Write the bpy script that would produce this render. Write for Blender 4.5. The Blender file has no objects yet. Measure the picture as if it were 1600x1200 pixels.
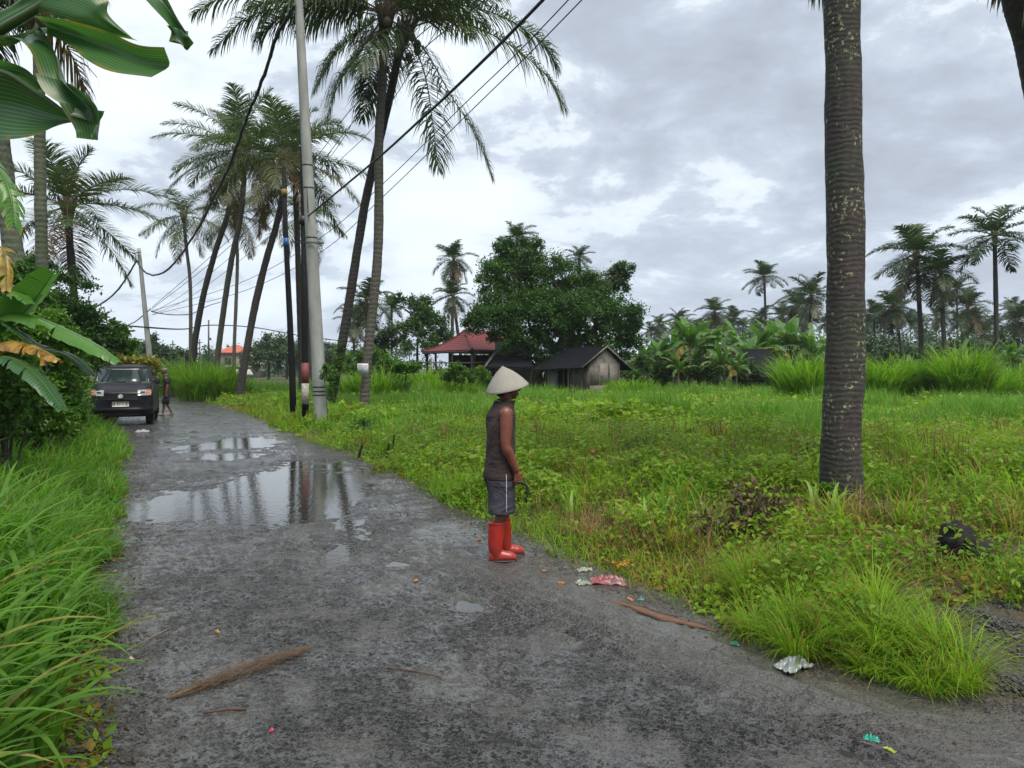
import bpy, bmesh, math, random
import numpy as np
from mathutils import Vector

# ------------------------------------------------------------------ camera, world, sun, exposure
S = bpy.context.scene
COL = S.collection
PITCH = math.atan(24 / 1200.0)
CAMZ = 1.65
cam_d = bpy.data.cameras.new('camera'); cam = bpy.data.objects.new('camera', cam_d); COL.objects.link(cam)
cam.location = (0, 0, CAMZ); cam.rotation_euler = (math.pi / 2 - PITCH, 0, 0)
cam_d.sensor_width = 36; cam_d.lens = 27.0; cam_d.clip_end = 6000; cam_d.clip_start = 0.05
S.camera = cam
S.view_settings.view_transform = 'Standard'
S.view_settings.look = 'None'
S.view_settings.exposure = 0.75
S.view_settings.gamma = 1
S.cycles.max_bounces = 8; S.cycles.transparent_max_bounces = 6
S.cycles.diffuse_bounces = 4; S.cycles.glossy_bounces = 3; S.cycles.transmission_bounces = 4; S.cycles.volume_bounces = 1
S.cycles.use_denoising = True
SUN_EL, SUN_AZ = math.radians(62), math.radians(150)      # azimuth from +Y towards +X
GLOW_AZ = math.radians(-48)                              # where the cloud deck is thinnest
W = bpy.data.worlds.new('World'); S.world = W; W.use_nodes = True
def build_world():
    nt = W.node_tree; nt.nodes.clear(); N = nt.nodes.new; L = nt.links.new
    out = N('ShaderNodeOutputWorld'); bg = N('ShaderNodeBackground'); bg.inputs['Strength'].default_value = 0.1
    sky = N('ShaderNodeTexSky'); sky.sky_type = 'NISHITA'; sky.sun_disc = False
    sky.sun_elevation = SUN_EL; sky.sun_rotation = SUN_AZ; sky.air_density = 1.0; sky.dust_density = 2.0
    tc = N('ShaderNodeTexCoord'); sep = N('ShaderNodeSeparateXYZ'); L(tc.outputs['Generated'], sep.inputs[0])
    def M(op, a, b=None, c=None, clamp=False):
        n = N('ShaderNodeMath'); n.operation = op; n.use_clamp = clamp
        for i, v in enumerate((a, b, c)):
            if v is None: continue
            if isinstance(v, (int, float)): n.inputs[i].default_value = v
            else: L(v, n.inputs[i])
        return n.outputs[0]
    x, y, z = sep.outputs
    za = M('MAXIMUM', z, 0.0); den = M('ADD', za, 0.30)
    u = M('DIVIDE', x, den); v = M('DIVIDE', y, den)
    cb = N('ShaderNodeCombineXYZ'); L(u, cb.inputs[0]); L(v, cb.inputs[1]); L(z, cb.inputs[2])
    def noise(scale, detail, rough, off, dist=0.0):
        mp = N('ShaderNodeMapping'); mp.inputs['Location'].default_value = off; L(cb.outputs[0], mp.inputs[0])
        n = N('ShaderNodeTexNoise'); n.inputs['Scale'].default_value = scale; n.inputs['Detail'].default_value = detail
        n.inputs['Roughness'].default_value = rough; n.inputs['Distortion'].default_value = dist
        L(mp.outputs[0], n.inputs['Vector']); return n.outputs['Fac']
    a = noise(1.15, 8, 0.52, (3.1, 1.7, 0), 0.15); b = noise(3.2, 10, 0.6, (7.3, -2.2, 0), 0.2)
    m = M('ADD', M('MULTIPLY', a, 0.52), M('MULTIPLY', b, 0.48))
    m = M('MULTIPLY_ADD', M('SUBTRACT', m, 0.5), 4.3, 0.5)
    # the cloud deck is thinner (brighter) ahead and to the left, independent of the sun
    dv = N('ShaderNodeVectorMath'); dv.operation = 'DOT_PRODUCT'; L(tc.outputs['Generated'], dv.inputs[0])
    dv.inputs[1].default_value = (math.sin(GLOW_AZ) * math.cos(.6), math.cos(GLOW_AZ) * math.cos(.6), math.sin(.6))
    thin = M('POWER', M('MAXIMUM', dv.outputs['Value'], 0.0), 5.0)
    m = M('ADD', m, M('MULTIPLY_ADD', thin, 0.75, -0.08))
    ramp = N('ShaderNodeValToRGB'); L(m, ramp.inputs[0]); e = ramp.color_ramp.elements
    e[0].position = 0.0; e[0].color = (0.315, 0.345, 0.40, 1)
    e[1].position = 1.0; e[1].color = (0.69, 0.75, 0.80, 1)
    for p, c in ((0.30, (0.37, 0.415, 0.485)), (0.49, (0.45, 0.505, 0.575)), (0.57, (0.58, 0.64, 0.70)), (0.78, (0.65, 0.71, 0.765))):
        k = e.new(p); k.color = (*c, 1)
    # low clouds near the horizon are bluer and flatter
    hz = M('SUBTRACT', 1.0, M('DIVIDE', za, 0.30, None, True))
    hz = M('MULTIPLY', M('POWER', hz, 2.0), 0.6)
    mx = N('ShaderNodeMix'); mx.data_type = 'RGBA'; L(hz, mx.inputs[0]); L(ramp.outputs[0], mx.inputs[6])
    mx.inputs[7].default_value = (0.45, 0.525, 0.64, 1)
    sc = N('ShaderNodeVectorMath'); sc.operation = 'SCALE'; L(mx.outputs[2], sc.inputs[0]); sc.inputs['Scale'].default_value = 10.0 * SKY_K
    fin = N('ShaderNodeMix'); fin.data_type = 'RGBA'; fin.inputs[0].default_value = 0.94
    L(sky.outputs[0], fin.inputs[6]); L(sc.outputs[0], fin.inputs[7])
    L(fin.outputs[2], bg.inputs['Color']); L(bg.outputs[0], out.inputs[0])
SKY_K = 0.90
build_world()
sd = bpy.data.lights.new('sun', 'SUN'); sd.energy = 3.1; sd.angle = math.radians(40); sd.color = (1.0, 0.93, 0.82)
sun = bpy.data.objects.new('sun', sd); COL.objects.link(sun)
sdir = Vector((math.sin(SUN_AZ) * math.cos(SUN_EL), math.cos(SUN_AZ) * math.cos(SUN_EL), math.sin(SUN_EL)))
sun.rotation_euler = sdir.to_track_quat('Z', 'Y').to_euler(); sun.location = (0, 0, 30)

# ------------------------------------------------------------------ helpers
rng = np.random.default_rng(7)
random.seed(7)
CP, SP = math.cos(PITCH), math.sin(PITCH)
def ray(px, py):
    u, v = (px - 800) / 1200.0, (600 - py) / 1200.0
    return np.array([u, CP + v * SP, -SP + v * CP])
def P(px, py, D):                       # the point at distance y = D seen at a pixel of the 1600 x 1200 photo
    d = ray(px, py); return np.array([0, 0, CAMZ]) + d * (D / d[1])
def G(px, py, h=0.0):                   # the point at height h seen there
    d = ray(px, py); return np.array([0, 0, CAMZ]) + d * ((h - CAMZ) / d[2])
_T = np.random.default_rng(99).random(8192)
def vnoise(x, y, seed=0):
    x = np.asarray(x, float); y = np.asarray(y, float)
    ix = np.floor(x).astype(np.int64); iy = np.floor(y).astype(np.int64); fx = x - ix; fy = y - iy
    fx = fx * fx * (3 - 2 * fx); fy = fy * fy * (3 - 2 * fy)
    h = lambda a, b: _T[((a * 73856093) ^ (b * 19349663) ^ (seed * 83492791 + 17)) & 8191]
    return (h(ix, iy) * (1 - fx) + h(ix + 1, iy) * fx) * (1 - fy) + (h(ix, iy + 1) * (1 - fx) + h(ix + 1, iy + 1) * fx) * fy
def fbm(x, y, o=4, seed=0):
    s = 0; a = 1; t = 0
    for i in range(o):
        s = s + a * vnoise(x * 2 ** i + i * 17.3, y * 2 ** i - i * 9.1, seed + i); t += a; a *= .5
    return s / t
def sstep(a, b, x):
    t = np.clip((x - a) / (b - a), 0, 1); return t * t * (3 - 2 * t)

def link(name, me, mats, parent=None):
    o = bpy.data.objects.new(name, me); COL.objects.link(o)
    for m in (mats if isinstance(mats, (list, tuple)) else [mats]):
        me.materials.append(m)
    if parent is not None: o.parent = parent
    return o
class Q:                                # collects quads, then links them as ONE mesh object
    def __init__(s): s.V = []; s.F = []; s.T = []; s.M = []; s.n = 0
    def add(s, V, F, T=(0.5, 0, 0), m=0):
        V = np.asarray(V, np.float32).reshape(-1, 3); F = np.asarray(F, np.int32).reshape(-1, 4)
        T = np.asarray(T, np.float32)
        if T.ndim == 1: T = np.tile(T, (len(V), 1))
        s.V.append(V); s.F.append(F + s.n); s.T.append(T); s.M.append(np.full(len(F), m, np.int32)); s.n += len(V); return s
    def build(s, name, mats, parent=None, smooth=True, origin=None):
        V = np.concatenate(s.V); F = np.concatenate(s.F); T = np.concatenate(s.T); M = np.concatenate(s.M)
        if origin is not None: V = V - np.asarray(origin, np.float32)
        me = bpy.data.meshes.new(name)
        me.vertices.add(len(V)); me.vertices.foreach_set('co', V.ravel())
        me.loops.add(F.size); me.loops.foreach_set('vertex_index', F.ravel())
        me.polygons.add(len(F)); me.polygons.foreach_set('loop_start', np.arange(0, F.size, 4, dtype=np.int32))
        me.polygons.foreach_set('material_index', M)
        me.polygons.foreach_set('use_smooth', np.full(len(F), smooth))
        at = me.attributes.new('tint', 'FLOAT_COLOR', 'POINT')
        at.data.foreach_set('color', np.concatenate([T, np.ones((len(T), 1), np.float32)], 1).ravel())
        me.update(calc_edges=True)
        o = link(name, me, mats, parent)
        if origin is not None and parent is None: o.location = tuple(float(c) for c in origin)
        return o
def tag(o, label=None, cat=None, group=None, kind=None):
    if label: o['label'] = label
    if cat: o['category'] = cat
    if group: o['group'] = group
    if kind: o['kind'] = kind
    return o
def empty(name, loc, label, cat, rz=0.0, group=None):
    o = bpy.data.objects.new(name, None); COL.objects.link(o); o.location = tuple(float(c) for c in loc); o.rotation_euler = (0, 0, rz)
    o.empty_display_size = 0.2
    return tag(o, label, cat, group)
def copy_tree(o, parent=None):
    c = o.copy(); COL.objects.link(c); c.parent = parent
    for ch in list(o.children): copy_tree(ch, c)
    return c
def catmull(pts, n):
    p = np.asarray(pts, float)
    if len(p) == 2: return p[0] + (p[1] - p[0]) * np.linspace(0, 1, n)[:, None]
    q = np.vstack([2 * p[0] - p[1], p, 2 * p[-1] - p[-2]]); m = len(p) - 1
    out = []
    for s_ in np.linspace(0, m, n):
        i = min(int(s_), m - 1); t = s_ - i; a, b, c, d = q[i:i + 4]
        out.append(.5 * ((2 * b) + (c - a) * t + (2 * a - 5 * b + 4 * c - d) * t * t + (-a + 3 * b - 3 * c + d) * t ** 3))
    return np.array(out)
def gridF(a, b, closed=False):          # quads of an (a rows, b columns) grid
    i, j = np.meshgrid(np.arange(a - 1), np.arange(b if closed else b - 1), indexing='ij'); j2 = (j + 1) % b
    return np.stack([i * b + j, i * b + j2, (i + 1) * b + j2, (i + 1) * b + j], -1).reshape(-1, 4)
def frames(C):
    C = np.asarray(C, float); t = np.gradient(C, axis=0); t /= np.linalg.norm(t, axis=1)[:, None] + 1e-9
    ref = np.array([0, 1.0, 0]) if abs(t[0][1]) < .8 else np.array([1.0, 0, 0])
    A = []; 
    for k in t:
        a = np.cross(k, ref); a /= np.linalg.norm(a) + 1e-9; ref = np.cross(a, k); A.append((a, ref))
    return t, np.array([a[0] for a in A]), np.array([a[1] for a in A])
def tube(C, R, n=10, cap=True, R2=None):
    C = np.asarray(C, float); R = np.broadcast_to(np.asarray(R, float), (len(C),)).copy()
    R2 = R if R2 is None else np.broadcast_to(np.asarray(R2, float), (len(C),)).copy()
    if cap:
        C = np.vstack([C[:1] - (C[1] - C[0]) * 1e-3, C, C[-1:] + (C[-1] - C[-2]) * 1e-3]); R = np.r_[1e-4, R, 1e-4]; R2 = np.r_[1e-4, R2, 1e-4]
    t, a, b = frames(C); th = np.arange(n) * 2 * math.pi / n
    V = C[:, None] + R[:, None, None] * np.cos(th)[None, :, None] * a[:, None] + R2[:, None, None] * np.sin(th)[None, :, None] * b[:, None]
    return V.reshape(-1, 3), gridF(len(C), n, True)
def box(c, s, rz=0, rx=0):
    v = np.array([[x, y, z] for z in (-.5, .5) for x, y in ((-.5, -.5), (.5, -.5), (.5, .5), (-.5, .5))]) * np.array(s)
    if rx:
        cx, sx = math.cos(rx), math.sin(rx); v = v @ np.array([[1, 0, 0], [0, cx, sx], [0, -sx, cx]])
    if rz:
        cz, sz = math.cos(rz), math.sin(rz); v = v @ np.array([[cz, sz, 0], [-sz, cz, 0], [0, 0, 1]])
    return v + np.array(c), np.array([[3, 2, 1, 0], [4, 5, 6, 7], [0, 1, 5, 4], [1, 2, 6, 5], [2, 3, 7, 6], [3, 0, 4, 7]])
def beam(a, b, w, h):                   # a square bar between two points
    a = np.array(a, float); b = np.array(b, float); t, A, B = frames(np.array([a, b]))
    V = []
    for p in (a, b):
        for x, y in ((-.5, -.5), (.5, -.5), (.5, .5), (-.5, .5)): V.append(p + A[0] * x * w + B[0] * y * h)
    return np.array(V), np.array([[3, 2, 1, 0], [4, 5, 6, 7], [0, 1, 5, 4], [1, 2, 6, 5], [2, 3, 7, 6], [3, 0, 4, 7]])
def ellipsoid(c, r, n=14, m=10):
    ph = np.linspace(1e-3, math.pi - 1e-3, m); th = np.arange(n) * 2 * math.pi / n
    V = np.stack([np.sin(ph)[:, None] * np.cos(th), np.sin(ph)[:, None] * np.sin(th), np.cos(ph)[:, None] * np.ones(n)], -1)
    return (V * np.array(r) + np.array(c)).reshape(-1, 3), gridF(m, n, True)
def loft(rings):                        # rings: (a, b, 3), closed around
    r = np.asarray(rings, float); return r.reshape(-1, 3), gridF(r.shape[0], r.shape[1], True)

# ------------------------------------------------------------------ materials
def new_mat(name):
    m = bpy.data.materials.new(name); m.use_nodes = True; nt = m.node_tree
    return m, nt, nt.nodes['Principled BSDF'], nt.nodes['Material Output']
def node(nt, kind, **kw):
    n = nt.nodes.new('ShaderNode' + kind)
    for k, v in kw.items():
        if k in n.inputs.keys(): n.inputs[k].default_value = v
        else: setattr(n, k, v)
    return n
def mixc(nt, fac, a, b, blend='MIX'):
    n = node(nt, 'Mix', data_type='RGBA', blend_type=blend)
    for i, v in ((0, fac), (6, a), (7, b)):
        if isinstance(v, tuple): n.inputs[i].default_value = (*v, 1)
        elif isinstance(v, (int, float)): n.inputs[i].default_value = v
        else: nt.links.new(v, n.inputs[i])
    return n.outputs[2]
def fmath(nt, op, a, b=None, clamp=False):
    n = node(nt, 'Math', operation=op, use_clamp=clamp)
    for i, v in enumerate((a, b)):
        if v is None: continue
        if isinstance(v, (int, float)): n.inputs[i].default_value = v
        else: nt.links.new(v, n.inputs[i])
    return n.outputs[0]
def noise_n(nt, scale, detail=4, vec=None, rough=.55, dist=0, stretch=None):
    n = node(nt, 'TexNoise', Scale=scale, Detail=detail, Roughness=rough, Distortion=dist)
    src = vec if vec is not None else node(nt, 'NewGeometry').outputs['Position']
    if stretch:
        mp = node(nt, 'Mapping'); mp.inputs['Scale'].default_value = stretch; nt.links.new(src, mp.inputs[0]); src = mp.outputs[0]
    nt.links.new(src, n.inputs['Vector']); return n.outputs['Fac']
def remap(nt, v, a, b, c=0., d=1.):
    n = node(nt, 'MapRange', clamp=True); nt.links.new(v, n.inputs[0])
    for i, k in enumerate((a, b, c, d)): n.inputs[i + 1].default_value = k
    return n.outputs[0]
def bump(nt, bs, h, strength=.5, dist=.02):
    b = node(nt, 'Bump', Strength=strength, Distance=dist); nt.links.new(h, b.inputs['Height']); nt.links.new(b.outputs[0], bs.inputs['Normal'])
def objco(nt): return node(nt, 'TexCoord').outputs['Object']
def foliage(name, c1, c2, dry=(0.22, 0.13, 0.04), trans=.35, rough=.42, ribs=0, spec=.5, tk=1.25):
    m, nt, bs, out = new_mat(name); L = nt.links.new
    at = node(nt, 'Attribute', attribute_name='tint'); sp = node(nt, 'SeparateColor'); L(at.outputs['Color'], sp.inputs[0])
    col = mixc(nt, sp.outputs[0], c1, c2); 
    nz = noise_n(nt, 1.3, 3); col = mixc(nt, remap(nt, nz, .35, .65, 0, .35), col, tuple(c * .62 for c in c1))
    if ribs:
        w = fmath(nt, 'SINE', fmath(nt, 'MULTIPLY', sp.outputs[2], ribs)); col = mixc(nt, remap(nt, w, .2, 1, 0, .5), col, tuple(min(1, c * 1.8 + .012) for c in c2))
    dn = noise_n(nt, 9, 5, rough=.65); col = mixc(nt, sp.outputs[1], col, mixc(nt, remap(nt, dn, .44, .6), dry, (dry[0] * .42, dry[1] * .28, dry[2] * .5)))
    L(col, bs.inputs['Base Color']); bs.inputs['Roughness'].default_value = rough; bs.inputs['Specular IOR Level'].default_value = spec
    tr = node(nt, 'BsdfTranslucent'); tc = mixc(nt, 1.0, col, (1.15 * tk, 1.3 * tk, .6 * tk), 'MULTIPLY'); L(tc, tr.inputs['Color'])
    ms = node(nt, 'MixShader', Fac=trans); L(bs.outputs[0], ms.inputs[1]); L(tr.outputs[0], ms.inputs[2]); L(ms.outputs[0], out.inputs['Surface'])
    return m
def plain(name, col, rough=.6, var=.25, scale=8, metal=0, bmp=0, col2=None, spec=.5, det=5, stretch=None, bd=.01):
    m, nt, bs, out = new_mat(name); co = objco(nt)
    n = noise_n(nt, scale, det, co, stretch=stretch)
    c2 = col2 or tuple(max(0, c * (1 - var * 1.6)) for c in col)
    nt.links.new(mixc(nt, remap(nt, n, .32, .68), col, c2), bs.inputs['Base Color'])
    bs.inputs['Roughness'].default_value = rough; bs.inputs['Metallic'].default_value = metal; bs.inputs['Specular IOR Level'].default_value = spec
    if bmp: bump(nt, bs, noise_n(nt, scale * 3, 5, co, stretch=stretch), bmp, bd)
    return m
def bark(name, c1, c2, rings=60., lichen=.0, lcol=(.35, .38, .27), moss=None, rough=.85, lo=.62, thin=.35, bs_=.6, rk=.5):
    m, nt, bs, out = new_mat(name); L = nt.links.new; pos = node(nt, 'NewGeometry').outputs['Position']
    sp = node(nt, 'SeparateXYZ'); L(pos, sp.inputs[0])
    n1 = noise_n(nt, 6, 5, pos); zz = fmath(nt, 'ADD', sp.outputs[2], fmath(nt, 'MULTIPLY', n1, .13))
    w = fmath(nt, 'MULTIPLY', fmath(nt, 'SINE', fmath(nt, 'MULTIPLY', zz, rings)), remap(nt, noise_n(nt, 3.1, 4, pos), .35, .62, .35, 1.0)); n2 = noise_n(nt, 22, 6, pos, stretch=(1, 1, .45))
    col = mixc(nt, remap(nt, n2, .3, .7), c1, c2)
    col = mixc(nt, remap(nt, w, thin, 1.0, 0, rk), col, tuple(c * .35 for c in c1))
    if moss: col = mixc(nt, remap(nt, noise_n(nt, 1.7, 4, pos), .45, .68, 0, .7), col, moss)
    if lichen:
        mp = node(nt, 'Mapping'); mp.inputs['Scale'].default_value = (1, 1, 1.5); L(pos, mp.inputs[0])
        off = node(nt, 'TexNoise', Scale=18, Detail=3); L(mp.outputs[0], off.inputs['Vector'])
        av = node(nt, 'VectorMath', operation='MULTIPLY_ADD'); L(off.outputs['Color'], av.inputs[0]); av.inputs[1].default_value = (.05, .05, .05); L(mp.outputs[0], av.inputs[2])
        vo = node(nt, 'TexVoronoi', Scale=16.0); L(av.outputs[0], vo.inputs['Vector'])
        gate = noise_n(nt, 2.2, 5, pos, rough=.7); thr = remap(nt, gate, lo - .17, lo + .1, .04, .40)
        sc = node(nt, 'SeparateColor'); L(vo.outputs['Color'], sc.inputs[0]); thr = fmath(nt, 'MULTIPLY', thr, sc.outputs[0])
        nb = noise_n(nt, 23, 5, pos, rough=.62, dist=.4); spot = fmath(nt, 'MAXIMUM', fmath(nt, 'MULTIPLY', remap(nt, nb, .575, .60), remap(nt, gate, lo + .0, lo + .07)), fmath(nt, 'MULTIPLY', remap(nt, nb, .66, .68), .8));  col = mixc(nt, fmath(nt, 'MULTIPLY', spot, lichen), col, lcol)
    L(col, bs.inputs['Base Color']); bs.inputs['Roughness'].default_value = rough
    h = fmath(nt, 'ADD', fmath(nt, 'MULTIPLY', w, -.5), n2); bump(nt, bs, h, bs_, .02)
    return m
def puretext(t): return t

GRASS = foliage('grass_leaf', (0.065, 0.165, 0.012), (0.21, 0.36, 0.028), (0.32, 0.21, 0.06), trans=.4, tk=1.5, rough=.6, spec=.13)
TALLG = foliage('tall_grass_leaf', (0.028, 0.095, 0.012), (0.135, 0.275, 0.036), (0.30, 0.24, 0.08), trans=.4, rough=.5, tk=1.5, spec=.2)
WEED = foliage('weed_leaf', (0.045, 0.145, 0.014), (0.23, 0.35, 0.026), (0.28, 0.15, 0.04), trans=.36, rough=.5, tk=1.4, spec=.2)
TREE = foliage('tree_leaf', (0.018, 0.06, 0.010), (0.06, 0.15, 0.02), (0.16, 0.14, 0.03), trans=.28, rough=.5, spec=.35)
FARL = foliage('far_leaf', (0.016, 0.045, 0.014), (0.045, 0.10, 0.024), (0.14, 0.14, 0.05), trans=.2, rough=.6)
SHRUB = foliage('shrub_leaf', (0.025, 0.085, 0.010), (0.11, 0.23, 0.02), (0.22, 0.16, 0.03), trans=.32, rough=.4, spec=.3)
PALM = foliage('palm_leaflet', (0.028, 0.06, 0.02), (0.075, 0.12, 0.035), (0.20, 0.13, 0.04), trans=.28, rough=.45, spec=.4)
PALM_FAR = foliage('far_palm_leaflet', (0.018, 0.042, 0.014), (0.05, 0.095, 0.026), (0.22, 0.17, 0.07), trans=.25, rough=.5)
BANANA = foliage('banana_leaf', (0.035, 0.105, 0.018), (0.075, 0.19, 0.03), (0.42, 0.23, 0.03), trans=.36, rough=.3, ribs=420)
BANANA_M = foliage('field_banana_leaf', (0.026, 0.075, 0.016), (0.075, 0.17, 0.03), (0.36, 0.2, 0.03), trans=.34, rough=.42, ribs=420, spec=.35)
BANANA_D = foliage('dark_banana_leaf', (0.022, 0.075, 0.022), (0.05, 0.13, 0.036), (0.42, 0.23, 0.03), trans=.34, rough=.32, ribs=300)
CORN = foliage('corn_leaf', (0.13, 0.25, 0.04), (0.24, 0.38, 0.07), (.3, .25, .08), trans=.4, rough=.5, spec=.3)
BARK = bark('palm_bark', (0.05, 0.045, 0.038), (0.11, 0.10, 0.086), rings=42, lichen=.7, moss=(.05, .065, .03), lo=.66)
BARK_NEAR = bark('near_palm_bark', (0.019, 0.016, 0.015), (0.048, 0.038, 0.034), rings=104, lichen=.95, lcol=(.24, .28, .15), moss=(.022, .034, .018), lo=.49, thin=.6, bs_=.3, rk=.34)
BARK_DARK = bark('dark_palm_bark', (0.02, 0.018, 0.016), (0.045, 0.04, 0.036), rings=42, lichen=.5, lo=.72)
BARK_GREEN = bark('green_palm_bark', (0.06, 0.07, 0.045), (0.12, 0.13, 0.09), rings=42, lichen=.4, moss=(.04, .065, .03), lo=.7)
WOODY = plain('branch_bark', (0.06, 0.05, 0.04), .9, .5, 12, bmp=.6)
HUSK = plain('coconut_husk', (0.05, 0.055, 0.02), .6, .4, 9, col2=(0.09, 0.05, 0.025))
FIBRE = plain('palm_fibre', (0.07, 0.045, 0.025), .95, .5, 14, bmp=.7)
CONC = plain('old_concrete', (0.30, 0.32, 0.305), .9, .25, 5, bmp=.35, col2=(.19, .205, .19), stretch=(1, 1, .25))
# ------------------------------------------------------------------ road line and terrain heights
RP = [G(*q)[:2] for q in ((1380, 1070), (1180, 1010), (1100, 960), (1000, 930), (900, 890), (830, 855), (760, 825), (700, 790), (640, 757), (590, 730), (540, 710), (480, 690), (430, 670), (390, 650), (350, 637), (310, 625), (285, 620))]
RY = np.array([-30, 1.0, 3.0, 3.62] + [p[1] for p in RP] + [50, 55, 62, 70]); RX = np.array([12, 9.0, 6.0, 2.5] + [p[0] for p in RP] + [-27, -42, -80, -170])
LP_ = [G(*q)[:2] for q in ((150, 1200), (165, 1000), (180, 870), (190, 790), (195, 740), (205, 700))]
LY = np.array([-30, 0.0] + [p[1] for p in LP_] + [21.5, 27, 34, 41, 46, 50, 56, 62]); LX = np.array([3, -.6] + [p[0] for p in LP_] + [-11.0, -13.6, -18, -25, -36, -50, -90, -170])
def xR(y): return np.interp(y, RY, RX)
def xL(y): return np.interp(y, LY, LX)
def H(x, y):
    x = np.asarray(x, float); y = np.asarray(y, float)
    jr = (fbm(x * 2.2, y * 2.2, 3, 5) - .5) * .35
    dR = x - xR(y) + jr; dL = xL(y) - x + jr
    far = sstep(55, 75, y)
    hr = sstep(-.05, .55, dR) * .07 + sstep(.4, 3.5, dR) * .13 + sstep(1.5, 9, dR) * (fbm(x * .35, y * .35, 3, 11) - .42) * .35
    hr = hr + sstep(0.2, 1, dR) * (fbm(x * 1.7, y * 1.7, 3, 21) - .45) * .26
    hl = sstep(-.05, .6, dL) * .08 + sstep(.3, 2.5, dL) * .22 + sstep(.2, 1.2, dL) * (fbm(x * 1.3, y * 1.3, 3, 31) - .45) * .15
    h = np.where(dR > -.05, hr, np.where(dL > -.05, hl, -.0)) - .055
    return h * (1 - far) + far * .12
def on(px, D, dz=0.0):                  # the point on the terrain at distance D in the column px
    x = (px - 800) / 1200.0 * D; return np.array([x, D, float(H(x, D)) + dz])

# ------------------------------------------------------------------ ground materials
def ground_mat():
    m, nt, bs, out = new_mat('soil'); n = noise_n(nt, 2.0, 6); n2 = noise_n(nt, 30, 6, rough=.7)
    col = mixc(nt, remap(nt, n, .35, .65), (0.022, 0.034, 0.010), (0.05, 0.036, 0.02)); col = mixc(nt, remap(nt, n2, .45, .7, 0, .6), col, (0.075, 0.085, 0.03))
    nt.links.new(col, bs.inputs['Base Color']); bs.inputs['Roughness'].default_value = .95; bump(nt, bs, n2, .8, .03); return m
def road_mat():
    m, nt, bs, out = new_mat('wet_asphalt'); L = nt.links.new
    pos = node(nt, 'NewGeometry').outputs['Position']; at = node(nt, 'Attribute', attribute_name='tint'); sp = node(nt, 'SeparateColor'); L(at.outputs['Color'], sp.inputs[0])
    n_big = noise_n(nt, .9, 5, pos, rough=.6); n_mid = noise_n(nt, 7, 6, pos, rough=.68); n_fin = noise_n(nt, 55, 5, pos, rough=.7)
    wrp = node(nt, 'TexNoise', Scale=14, Detail=3); L(pos, wrp.inputs['Vector'])
    av = node(nt, 'VectorMath', operation='MULTIPLY_ADD'); L(wrp.outputs['Color'], av.inputs[0]); av.inputs[1].default_value = (.06, .06, .06); L(pos, av.inputs[2])
    def pits(scale, lo, hi):
        vo = node(nt, 'TexVoronoi', Scale=scale); L(av.outputs[0], vo.inputs['Vector']); s2 = node(nt, 'SeparateColor'); L(vo.outputs['Color'], s2.inputs[0])
        d = fmath(nt, 'DIVIDE', vo.outputs['Distance'], fmath(nt, 'ADD', s2.outputs[0], .35)); return remap(nt, d, lo, hi, 1, 0)
    p1 = fmath(nt, 'MULTIPLY', pits(30., .24, .40), remap(nt, n_mid, .38, .50)); p2 = fmath(nt, 'MULTIPLY', pits(70., .22, .42), remap(nt, n_big, .3, .6, .45, 1.0))
    pit = fmath(nt, 'MAXIMUM', p1, p2)
    base = mixc(nt, remap(nt, n_mid, .42, .58), (0.020, 0.021, 0.023), (0.072, 0.072, 0.073)); base = mixc(nt, remap(nt, n_big, .4, .65, 0, .6), base, (0.060, 0.055, 0.050))
    base = mixc(nt, remap(nt, n_fin, .50, .62, 0, .6), base, (0.13, 0.13, 0.13))
    smo = fmath(nt, 'MAXIMUM', sp.outputs[0], remap(nt, noise_n(nt, 1.7, 5, pos, rough=.65), .50, .58, 0, .75)); pit = fmath(nt, 'MULTIPLY', pit, fmath(nt, 'SUBTRACT', 1.0, smo))
    base = mixc(nt, smo, base, (0.064, 0.061, 0.056)); cr = node(nt, 'TexVoronoi', Scale=1.3, feature='DISTANCE_TO_EDGE'); L(av.outputs[0], cr.inputs['Vector']); crk = fmath(nt, 'MULTIPLY', remap(nt, cr.outputs['Distance'], .0, .012, 1, 0), remap(nt, noise_n(nt, .8, 3, pos), .5, .6)); base = mixc(nt, crk, base, (.01, .01, .01))
    col = mixc(nt, fmath(nt, 'MULTIPLY', pit, .9), base, (0.006, 0.006, 0.007))
    col = mixc(nt, sp.outputs[1], col, (0.055, 0.042, 0.03))       # muddy edges
    L(col, bs.inputs['Base Color'])
    r = fmath(nt, 'ADD', remap(nt, n_big, .36, .64, .12, .34), fmath(nt, 'MULTIPLY', n_fin, .15)); r = fmath(nt, 'ADD', r, fmath(nt, 'MULTIPLY', sp.outputs[2], -.16))
    L(r, bs.inputs['Roughness']); bs.inputs['Specular IOR Level'].default_value = .5
    cw = fmath(nt, 'MULTIPLY', remap(nt, fmath(nt, 'ADD', fmath(nt, 'MULTIPLY', n_big, .6), fmath(nt, 'MULTIPLY', n_mid, .4)), .46, .56, 0, .7), fmath(nt, 'SUBTRACT', 1.0, pit)); L(cw, bs.inputs['Coat Weight']); bs.inputs['Coat Roughness'].default_value = .13
    b2 = node(nt, 'Bump', Strength=.35, Distance=.01); L(n_mid, b2.inputs['Height']); L(b2.outputs[0], bs.inputs['Coat Normal'])
    h = fmath(nt, 'ADD', fmath(nt, 'MULTIPLY', pit, -1.3), fmath(nt, 'ADD', fmath(nt, 'MULTIPLY', n_mid, 1.0), fmath(nt, 'MULTIPLY', fmath(nt, 'SUBTRACT', 1.3, smo), fmath(nt, 'MULTIPLY', n_fin, .8)))); bump(nt, bs, h, 1.0, .03)
    return m
SOIL = ground_mat(); ROAD = road_mat()
m_, nt_, bs_, _o = new_mat('puddle_water'); WATER = m_
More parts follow.
